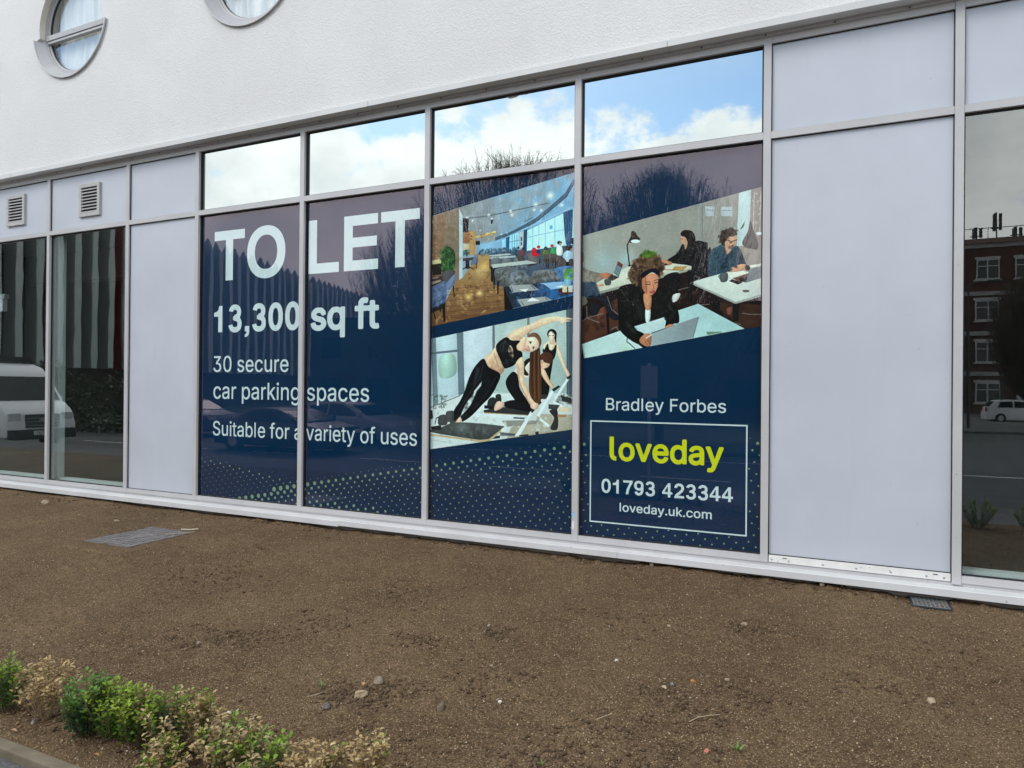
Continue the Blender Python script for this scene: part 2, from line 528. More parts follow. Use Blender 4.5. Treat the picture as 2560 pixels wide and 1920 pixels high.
def crumbs(name, x, y, size, cols, flat=0.7, lift=0.25, seed=0):
    """many small irregular grains as one mesh"""
    rg = np.random.default_rng(seed)
    n = len(x)
    sc = size[:, None, None] * rg.uniform(0.55, 1.25, (n, 6, 1)) * np.array([1, 1, flat])
    ang = rg.uniform(0, 6.283, n)
    tilt = rg.normal(0, 0.5, n)
    P = OCT[None] * sc
    ca, sa = np.cos(ang)[:, None], np.sin(ang)[:, None]
    ct, st_ = np.cos(tilt)[:, None], np.sin(tilt)[:, None]
    px, py, pz = P[..., 0], P[..., 1] * ct - P[..., 2] * st_, P[..., 1] * st_ + P[..., 2] * ct
    q = np.stack([px * ca - py * sa + x[:, None], px * sa + py * ca + y[:, None], pz + (soil_z(x, y) + size * lift)[:, None]], -1)
    F = (OCTF[None] + (np.arange(n) * 6)[:, None, None]).reshape(-1, 3)
    T = np.repeat(cols, 6, 0)
    return np_mesh(name, q.reshape(-1, 3), F, MT['grain'], T)


MT['grain'] = vcol_mat('soil_grain', rough=0.95, spec=0.1, bump=0.5, bscale=220.0)


def scatter(n, seed):
    """points on the bed, denser towards the path where they show larger"""
    rg = np.random.default_rng(seed)
    xs, ys = [], []
    while sum(map(len, xs)) < n:
        x = rg.uniform(-11.5, 1.8, n)
        y = rg.uniform(-3.95, -0.02, n)
        d2 = x ** 2 + (y + 5.84) ** 2
        keep = rg.random(n) < np.minimum(1.0, 9.0 / d2)
        keep &= ~((x > -6.46) & (x < -5.90) & (y > -1.56) & (y < -0.85))
        xs.append(x[keep]); ys.append(y[keep])
    return np.concatenate(xs)[:n], np.concatenate(ys)[:n], rg


x, y, rg = scatter(64000, 3)
sz = 0.0026 + 0.0042 * rg.random(len(x)) ** 3
k = rg.random(len(x))
base = np.array(SOIL_M) * rg.uniform(0.45, 1.5, (len(x), 1))
tan = np.array((0.36, 0.26, 0.155)) * rg.uniform(0.7, 1.25, (len(x), 1))
col = np.where((k < 0.22)[:, None], tan, base)
link('soil_crumbs', crumbs('soil_crumbs', x, y, sz, col, seed=1), kind='stuff', label='loose brown soil crumbs over the planting bed', cat='soil')
x, y, rg = scatter(9500, 4)
sz = 0.0026 + 0.0050 * rg.random(len(x)) ** 4
pal = np.array([(0.44, 0.35, 0.24), (0.34, 0.25, 0.16), (0.50, 0.44, 0.35), (0.30, 0.19, 0.12), (0.26, 0.22, 0.19)])
col = pal[rg.choice(5, len(x), p=[.36, .3, .12, .12, .10])] * rg.uniform(0.7, 1.1, (len(x), 1))
link('gravel', crumbs('gravel', x, y, sz, col, 0.8, 0.5, seed=2), kind='stuff', label='tiny pale grit scattered through the brown soil', cat='gravel')


def clods():
    rg = np.random.default_rng(9)
    heaps = [(-2.15, -3.03, .17, 420), (-2.02, -2.88, .12, 160), (-3.55, -2.80, .22, 300), (-3.25, -2.70, .2, 160), (-2.25, -2.28, .15, 170), (-1.89, -1.97, .14, 120), (-.75, -2.38, .13, 200), (-.50, -2.52, .13, 180),
             (-1.15, -3.15, .2, 260), (-.85, -2.75, .24, 180), (-.35, -2.2, .22, 160), (-3.0, -2.3, .3, 140), (-1.6, -2.6, .3, 120), (0.3, -1.8, .3, 140), (-1.2, -1.4, .3, 120), (.9, -1.2, .4, 120), (-.5, -1.22, .16, 110), (-2.7, -1.6, .4, 120), (-4.4, -1.9, .5, 150), (-1.75, -3.4, .25, 200), (-.6, -3.0, .25, 150),
             (-8.5, -.25, 1.6, 140), (-5.2, -.16, 1.3, 190), (-2.5, -.14, 1.2, 220), (-.2, -.14, .9, 190), (-3.2, -3.88, .5, 240), (-2.6, -3.7, .4, 200)]
    X, Y, S = [], [], []
    for cx, cy, r, n in heaps:
        near = abs(cy) < 0.3
        X.append(cx + rg.normal(0, r * .55, n)); Y.append(cy + rg.normal(0, (.05 if near else r * .42), n))
        S.append(0.0055 + (0.012 if not near else 0.015) * rg.random(n) ** 2.6)
    x, y, s = map(np.concatenate, (X, Y, S))
    ok = (y < -0.02) & (y > -3.93)
    x, y, s = x[ok], y[ok], s[ok]
    col = np.array((0.118, 0.080, 0.050)) * rg.uniform(0.6, 1.35, (len(x), 1))
    link('soil_clods', crumbs('soil_clods', x, y, s, col, 0.8, 0.3, seed=5), kind='stuff', label='dark soil clods gathered in small heaps', cat='soil')


clods()

g = MB(); g.box(-60, 40, -5.6, -4.045, -0.4, -0.022)
g.build('footpath', ground_mat('footpath_asphalt', (0.072, 0.068, 0.071), (0.14, 0.132, 0.128)), kind='structure')
g = MB(); g.box(-60, 40, -4.045, -3.985, -0.3, 0.018)
g.build('kerb_edging', paint('kerb_concrete', (0.155, 0.125, 0.085), 0.9, 0.22, 7.0, bump=0.6, bscale=70), kind='structure', bevel=0.008)
g = MB(); g.add([(-300, -400, -0.452), (300, -400, -0.452), (300, -5.6, -0.452), (-300, -5.6, -0.452)], [(0, 1, 2, 3)])
g.build('road', ground_mat('road_asphalt', (0.040, 0.040, 0.042), (0.06, 0.06, 0.058), 0.8, 60.0), kind='structure')
g = MB(); g.add([(-120, -400, -0.34), (3, -400, -0.34), (3, -15.6, -0.34), (-120, -15.6, -0.34)], [(0, 1, 2, 3)])
g.add([(-120, -15.6, -0.45), (3, -15.6, -0.45), (3, -15.6, -0.34), (-120, -15.6, -0.34)], [(3, 2, 1, 0)])
g.build('grass_verge', ground_mat('verge_grass', (0.040, 0.058, 0.020), (0.03, 0.05, 0.014), 0.95, 25.0, 0.35), kind='structure')
lm = MB()
for yy in (-9.9,):
    for i in range(-14, 8):
        lm.box(i * 4.0, i * 4.0 + 2.0, yy, yy + 0.1, -0.451, -0.447)
lm.box(-60, 40, -13.9, -13.8, -0.451, -0.447)
lm.build('road_markings', paint('road_paint', (0.6, 0.6, 0.57), 0.7, 0.15, 5.0), kind='structure')

# ------------------------------------------------------------------ the building
BX = (-4.0, 0.0, 0.0)
building = thing('building', 'long white rendered building with round upper windows over a silver framed shopfront strip', 'building', BX)
MUL = [-12.93, -11.32, -9.7085, -8.1029, -6.8705, -5.2618, -3.6628, -2.0797, -0.4786, 0.8262, 2.43, 4.03]
BAY = ['vent', 'vent', 'vent', 'panel', 'sign', 'sign', 'sign', 'sign', 'panel', 'glass', 'glass']
HW = 0.0287
Z_BOT, Z_TR, Z_HD, Z_TOP = 0.2333, 3.6146, 4.3757, 4.430
WX = [(-9.154, 6.40), (-5.985, 6.41)]


def circ(cx, cz, r, n=72, a0=0.0, a1=360.0):
    return [(cx + r * math.cos(R(a0 + (a1 - a0) * i / (n if a1 - a0 >= 360 else n - 1))), cz + r * math.sin(R(a0 + (a1 - a0) * i / (n if a1 - a0 >= 360 else n - 1)))) for i in range(n)]


def shift(me, o=BX):
    me.transform(Matrix.Translation((-o[0], -o[1], -o[2])))
    return me


wm = fill([[(-16, 4.511), (6, 4.511), (6, 9.5), (-16, 9.5)]] + [circ(x, z, 0.66, 60, -10, 190) + circ(x, z, 0.738, 50, 190.2, 349.8) for x, z in WX], 0.125)
wm = stand(wm, 0.045, MT['wall'])
bm = bmesh.new(); bm.from_mesh(wm); bmesh.ops.recalc_face_normals(bm, faces=bm.faces[:]); bm.to_mesh(wm); bm.free()
link('rendered_wall', shift(wm), building)
g = MB(BX); g.box(-16, 6, 0.171, 7.9, 4.6, 9.5); g.build('upper_storey', MT['dark_void'], building)
for (cx, cz) in WX:      # the block behind must not close the windows: carve a niche by building curtain in front of it
    pass


def ring_mesh(cx, cz, r0, r1, y0, y1, n=72, a0=0.0, a1=360.0):
    closed = a1 - a0 >= 360
    g = MB(BX)
    k = n if closed else n - 1
    v = []
    for i in range(n):
        a = R(a0 + (a1 - a0) * i / k)
        c, s = math.cos(a), math.sin(a)
        v += [(cx + r * c, y, cz + r * s) for r, y in ((r0, y0), (r1, y0), (r1, y1), (r0, y1))]
    f = []
    for i in range(n if closed else n - 1):
        j = (i + 1) % n
        for q in range(4):
            f.append((i * 4 + q, i * 4 + (q + 1) % 4, j * 4 + (q + 1) % 4, j * 4 + q))
    if not closed:
        f += [(0, 3, 2, 1), ((n - 1) * 4, (n - 1) * 4 + 1, (n - 1) * 4 + 2, (n - 1) * 4 + 3)]
    g.add(v, f)
    return g


for i, (cx, cz) in enumerate(WX):
    win = ring_mesh(cx, cz, 0.628, 0.657, 0.0, 0.06).build('round_window', MT['apron'], building)
    ring_mesh(cx, cz, 0.606, 0.628, 0.022, 0.07).build('sash', MT['frame'], win)
    ring_mesh(cx, cz, 0.598, 0.608, 0.035, 0.06).build('gasket', MT['gasket'], win)
    ring_mesh(cx, cz, 0.6575, 0.6615, -0.0795, -0.001, 60, -9, 189).build('reveal', MT['reveal'], win)
    # flared sheet-metal apron round the lower part
    g = MB(BX); n = 60; v = []; f = []
    for k in range(n):
        an = R(190.5 + 159.0 * k / (n - 1)); c_, s_ = math.cos(an), math.sin(an)
        v += [(cx + r_ * c_, y_, cz + r_ * s_) for r_, y_ in ((0.652, -0.002), (0.744, -0.104), (0.752, -0.104), (0.752, -0.085), (0.735, -0.060), (0.662, 0.004))]
        if k:
            f += [((k - 1) * 6 + q, (k - 1) * 6 + (q + 1) % 6, k * 6 + (q + 1) % 6, k * 6 + q) for q in range(6)]
    f += [(5, 4, 3, 2, 1, 0), tuple((n - 1) * 6 + q for q in range(6))]
    g.add(v, f); g.build('apron', MT['apron'], win)
    ring_mesh(cx, cz, 0.741, 0.757, -0.112, -0.100, 60, 190, 350).build('apron_lip', MT['frame'], win)
    g = MB(BX); g.box(cx - .628, cx + .628, -0.012, 0.05, cz - 0.128, cz - 0.058); g.box(cx - .60, cx + .60, -0.004, 0.05, cz - 0.168, cz - 0.138)
    g.build('transom', MT['apron'], win, bevel=0.004)
    for q in (-.58, -.04):
        g = MB(BX); g.tube((cx + q, -.009, cz - .09), (cx + q, -.0135, cz - .09), .008, .008, 8); g.build('screw', MT['screw'], win)
    g = MB(BX); g.prism_y(circ(cx, cz, 0.618, 64), 0.048, 0.053); g.build('pane', MT['round_glass'], win)
    me = bpy.data.meshes.new('curtain')
    nu, nv = 90, 14
    V, F = [], []
    for a in range(nu + 1):
        for b in range(nv + 1):
            u = a / nu * 2 - 1; v_ = b / nv
            zz_ = cz - 0.72 + 1.46 * v_
            fold = 0.022 * math.sin(u * 19 + 1.5 * math.sin(u * 5 + i * 2)) * (1.0 - 0.25 * v_) + 0.012 * math.sin(u * 37 + v_ * 4 + i) + (0.02 * math.sin(v_ * 9 + u * 11) if i else 0.008 * math.sin(v_ * 12 + u * 7))
            V.append((cx + 0.06 + u * 0.60 - BX[0], 0.118 + fold * (1.0 if i else 0.45), zz_ - BX[2])); 
    for a in range(nu):
        for b in range(nv):
            k = a * (nv + 1) + b
            F.append((k, k + nv + 1, k + nv + 2, k + 1))
    link('curtain', mesh_from('curtain', V, F, MT['curtain'], True), win)

# flashing, trim strip, sill: lengths butted with a hairline joint
JX = [-16.4, -13.4, -10.37, -7.333, -4.299, -1.258, 1.78, 4.8]
for a, b in zip(JX[:-1], JX[1:]):
    dz = random.uniform(-0.002, 0.002)
    g = MB(BX); g.prism_x([(-0.120 + dz, 4.457 + dz), (-0.012, 4.4575 + dz), (-0.012, 4.505), (-0.079, 4.508), (-0.12 + dz, 4.5105)], a + 0.002, b - 0.002)
    g.build('flashing', MT['flash'], building)
    g = MB(BX); g.box(a + 0.002, b - 0.002, -0.020 + dz, 0.0, 4.4315, 4.456 + dz)
    g.build('trim_strip', MT['frame'], building)
rv = MB((0, 0, 0)); rv.tube((0, 0.003, 0), (0, -0.005, 0), 0.0075, 0.006, 8)
rvm = mesh_from('rivet', rv.v, rv.f, MT['screw'])
for i in range(-25, 6):
    o = link('rivet', rvm, building); o.location = (-0.494 + i * 0.5005 - BX[0], -0.0225, 4.439 + random.uniform(-.002, .002))
SJ = [-13.66, -10.65, -7.642, -4.628, -1.65, 1.36, 4.4]
for a, b in zip(SJ[:-1], SJ[1:]):
    dz = 0.010 if a in (-4.628, -1.65) else 0.0
    g = MB(BX); g.prism_x([(-0.12, 0.146 + dz), (-0.12, 0.200 + dz * .6), (-0.116, 0.2035 + dz * .6), (0.005, 0.2085), (0.02, 0.2085), (0.02, 0.19), (-0.10, 0.182), (-0.10, 0.146 + dz)], a + 0.0015, b - 0.0015)
    g.build('sill', MT['sill'], building)
g = MB(BX); g.box(-16, 6, -0.03, 0.25, -0.5, 0.181); g.build('plinth', MT['plinth'], building)
g = MB(BX); g.box(-16, 6, 0.013, 0.09, 0.2095, 0.2333); g.build('base_channel', MT['frame'], building)
g = MB(BX); g.box(-16, 6, 0.0005, 0.16, 4.430, 4.511); g.build('head_packer', MT['frame'], building)

for x in MUL:
    wide = 0.0
    zb = Z_BOT - (0.012 if abs(x - 0.8262) < .01 else 0.0)
    y0 = -0.004 if abs(x - 0.8262) < .01 else 0.0
    g = MB(BX); g.box(x - HW, x + HW, y0, 0.13, zb, Z_TOP)
    g.build('mullion', MT['frame'], building, bevel=0.002)

YG = 0.047                                            # outer face of the glass
vent_no = 0
for i, kind in enumerate(BAY):
    a, b = MUL[i] + HW + 0.0008, MUL[i + 1] - HW - 0.0008
    g = MB(BX); g.box(a, b, 0.001, 0.11, Z_HD, Z_TOP); g.build('head_rail', MT['frame'], building, bevel=0.0015)
    g = MB(BX); g.box(a, b, 0.001, 0.11, Z_TR, Z_TR + 0.057); g.build('transom', MT['frame'], building, bevel=0.0015)
    white = i == 8
    g = MB(BX)
    if white:
        g.box(a + 0.006, b - 0.006, 0.002, 0.10, Z_BOT + .004, 0.292)
    else:
        g.box(a, b, 0.001, 0.11, Z_BOT, 0.2835)
    rail = g.build('bottom_rail', MT['white_rail'] if white else MT['frame'], building, bevel=0.0025)
    if white:
        rail['label'] = 'scuffed white bottom rail with screw holes and slots'
        for q in (0.03, 0.155, 0.40, 0.63, 0.86, 1.09, 1.20):
            o = MB(BX); o.tube((a + q, 0.005, 0.258), (a + q, 0.0008, 0.258), 0.0075, 0.0075, 8); o.build('screw', MT['galv'], rail)
        for q in (0.11, 1.13):
            o = MB(BX); o.box(a + q, a + q + 0.03, 0.0012, 0.006, 0.274, 0.280); o.build('slot', MT['gasket'], rail)
    up_z0, up_z1, lo_z0, lo_z1 = Z_TR + 0.057, Z_HD, 0.2835 if not white else 0.292, Z_TR
    # upper light
    if kind == 'sign':
        g = MB(BX); g.ring(a, b, up_z0, up_z1, 0.013, 0.030, YG - 0.001); g.build('gasket', MT['gasket'], building)
        g = MB(BX); g.box(a, b, YG, YG + 0.02, up_z0, up_z1); g.build('upper_pane', MT['mirror'], building)
    else:
        g = MB(BX); g.ring(a, b, up_z0, up_z1, 0.006, 0.018, 0.0275); g.build('gasket', MT['gasket'], building)
        g = MB(BX); g.box(a, b, 0.028, 0.06, up_z0, up_z1); g.build('upper_panel', MT['panel'], building)
    # lower light
    if kind == 'panel':
        g = MB(BX); g.ring(a, b, lo_z0, lo_z1, 0.006, 0.018, 0.0275); g.build('gasket', MT['gasket'], building)
        g = MB(BX); g.box(a, b, 0.028, 0.06, lo_z0, lo_z1); g.build('lower_panel', MT['panel'], building)
    else:
        g = MB(BX); g.ring(a, b, lo_z0, lo_z1, 0.011, 0.030, YG - 0.001); g.build('gasket', MT['gasket'], building)
        g = MB(BX); g.box(a, b, YG, YG + 0.0035, lo_z0, lo_z1); g.build('lower_pane', MT['sign_glass'] if kind == 'sign' else MT['glass'], building)
    if kind == 'vent':
        vx0 = {0: -12.28, 1: -10.672, 2: -9.067}[i]
        vz0 = 3.803 if i == 2 else 3.822
        x0, x1, z0, z1 = vx0, vx0 + 0.416, vz0, vz0 + 0.43
        g = MB(BX); g.ring(x0, x1, z0, z1, 0.048, 0.000, 0.0275)
        v = g.build('vent', MT['vent'], building, bevel=0.002)
        g = MB(BX); g.box(x0 + .03, x1 - .03, 0.0262, 0.0272, z0 + .03, z1 - .03); g.build('vent_back', MT['dark_void'], v)
        pitch = (z1 - z0 - 0.096) / 8
        for q in range(8):
            zc = z0 + 0.048 + q * pitch
            g = MB(BX)
            g.prism_x([(0.004, zc + 0.004), (0.006, zc + 0.004), (0.0245, zc + 0.013), (0.0245, zc + 0.016), (0.004, zc + 0.0195)], x0 + 0.048, x1 - 0.048)
            g.build('slat', MT['vent'], v)

g = MB(BX)
g.prism_y([(-2.829, 4.363), (-2.779, 4.340), (-2.725, 4.342), (-2.675, 4.356), (-2.601, 4.351), (-2.552, 4.363), (-2.492, 4.360), (-2.432, 4.366), (-2.440, 4.3745), (-2.79, 4.3745)], YG - 0.0006, YG - 0.0002)
o = g.build('paint_smear', paint('white_smear', (0.42, 0.40, 0.40), 0.9, 0.4, 60.0), building); o['label'] = 'pale paint smear along the top of an upper pane'

# the rooms seen through the clear panes
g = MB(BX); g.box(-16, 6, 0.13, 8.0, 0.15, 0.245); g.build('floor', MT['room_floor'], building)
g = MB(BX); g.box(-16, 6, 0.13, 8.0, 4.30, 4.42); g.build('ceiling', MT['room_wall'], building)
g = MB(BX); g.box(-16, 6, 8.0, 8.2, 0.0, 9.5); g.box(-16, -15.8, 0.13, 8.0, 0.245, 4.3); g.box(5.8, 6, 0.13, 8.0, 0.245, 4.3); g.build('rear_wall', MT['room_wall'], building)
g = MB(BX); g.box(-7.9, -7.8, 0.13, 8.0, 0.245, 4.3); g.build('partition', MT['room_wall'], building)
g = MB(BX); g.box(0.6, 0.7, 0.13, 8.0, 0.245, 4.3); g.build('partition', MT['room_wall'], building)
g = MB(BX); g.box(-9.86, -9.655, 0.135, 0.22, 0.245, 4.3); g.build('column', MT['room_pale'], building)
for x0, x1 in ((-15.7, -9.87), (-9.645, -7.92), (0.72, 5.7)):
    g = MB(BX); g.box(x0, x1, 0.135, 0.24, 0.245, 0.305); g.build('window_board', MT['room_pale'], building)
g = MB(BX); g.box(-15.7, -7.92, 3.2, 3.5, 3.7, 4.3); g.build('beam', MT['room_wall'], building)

wo = (-13.57, 1.55, 3.02)
wl = thing('wall_light', 'small white light fitting seen inside the leftmost window', 'light fitting', wo)
g = MB(wo); g.box(-13.72, -13.44, 1.50, 1.58, 3.10, 3.19); g.build('housing', MT['room_pale'], wl, bevel=0.01)
g = MB(wo); g.box(-13.70, -13.47, 1.49, 1.57, 2.88, 3.095); g.build('diffuser', MT['ink'], wl, bevel=0.01)
g = MB(wo); g.tube((-13.6, 1.54, 3.19), (-13.6, 1.54, 4.3), .006, .006, 6); g.build('cord', MT['dark_void'], wl)

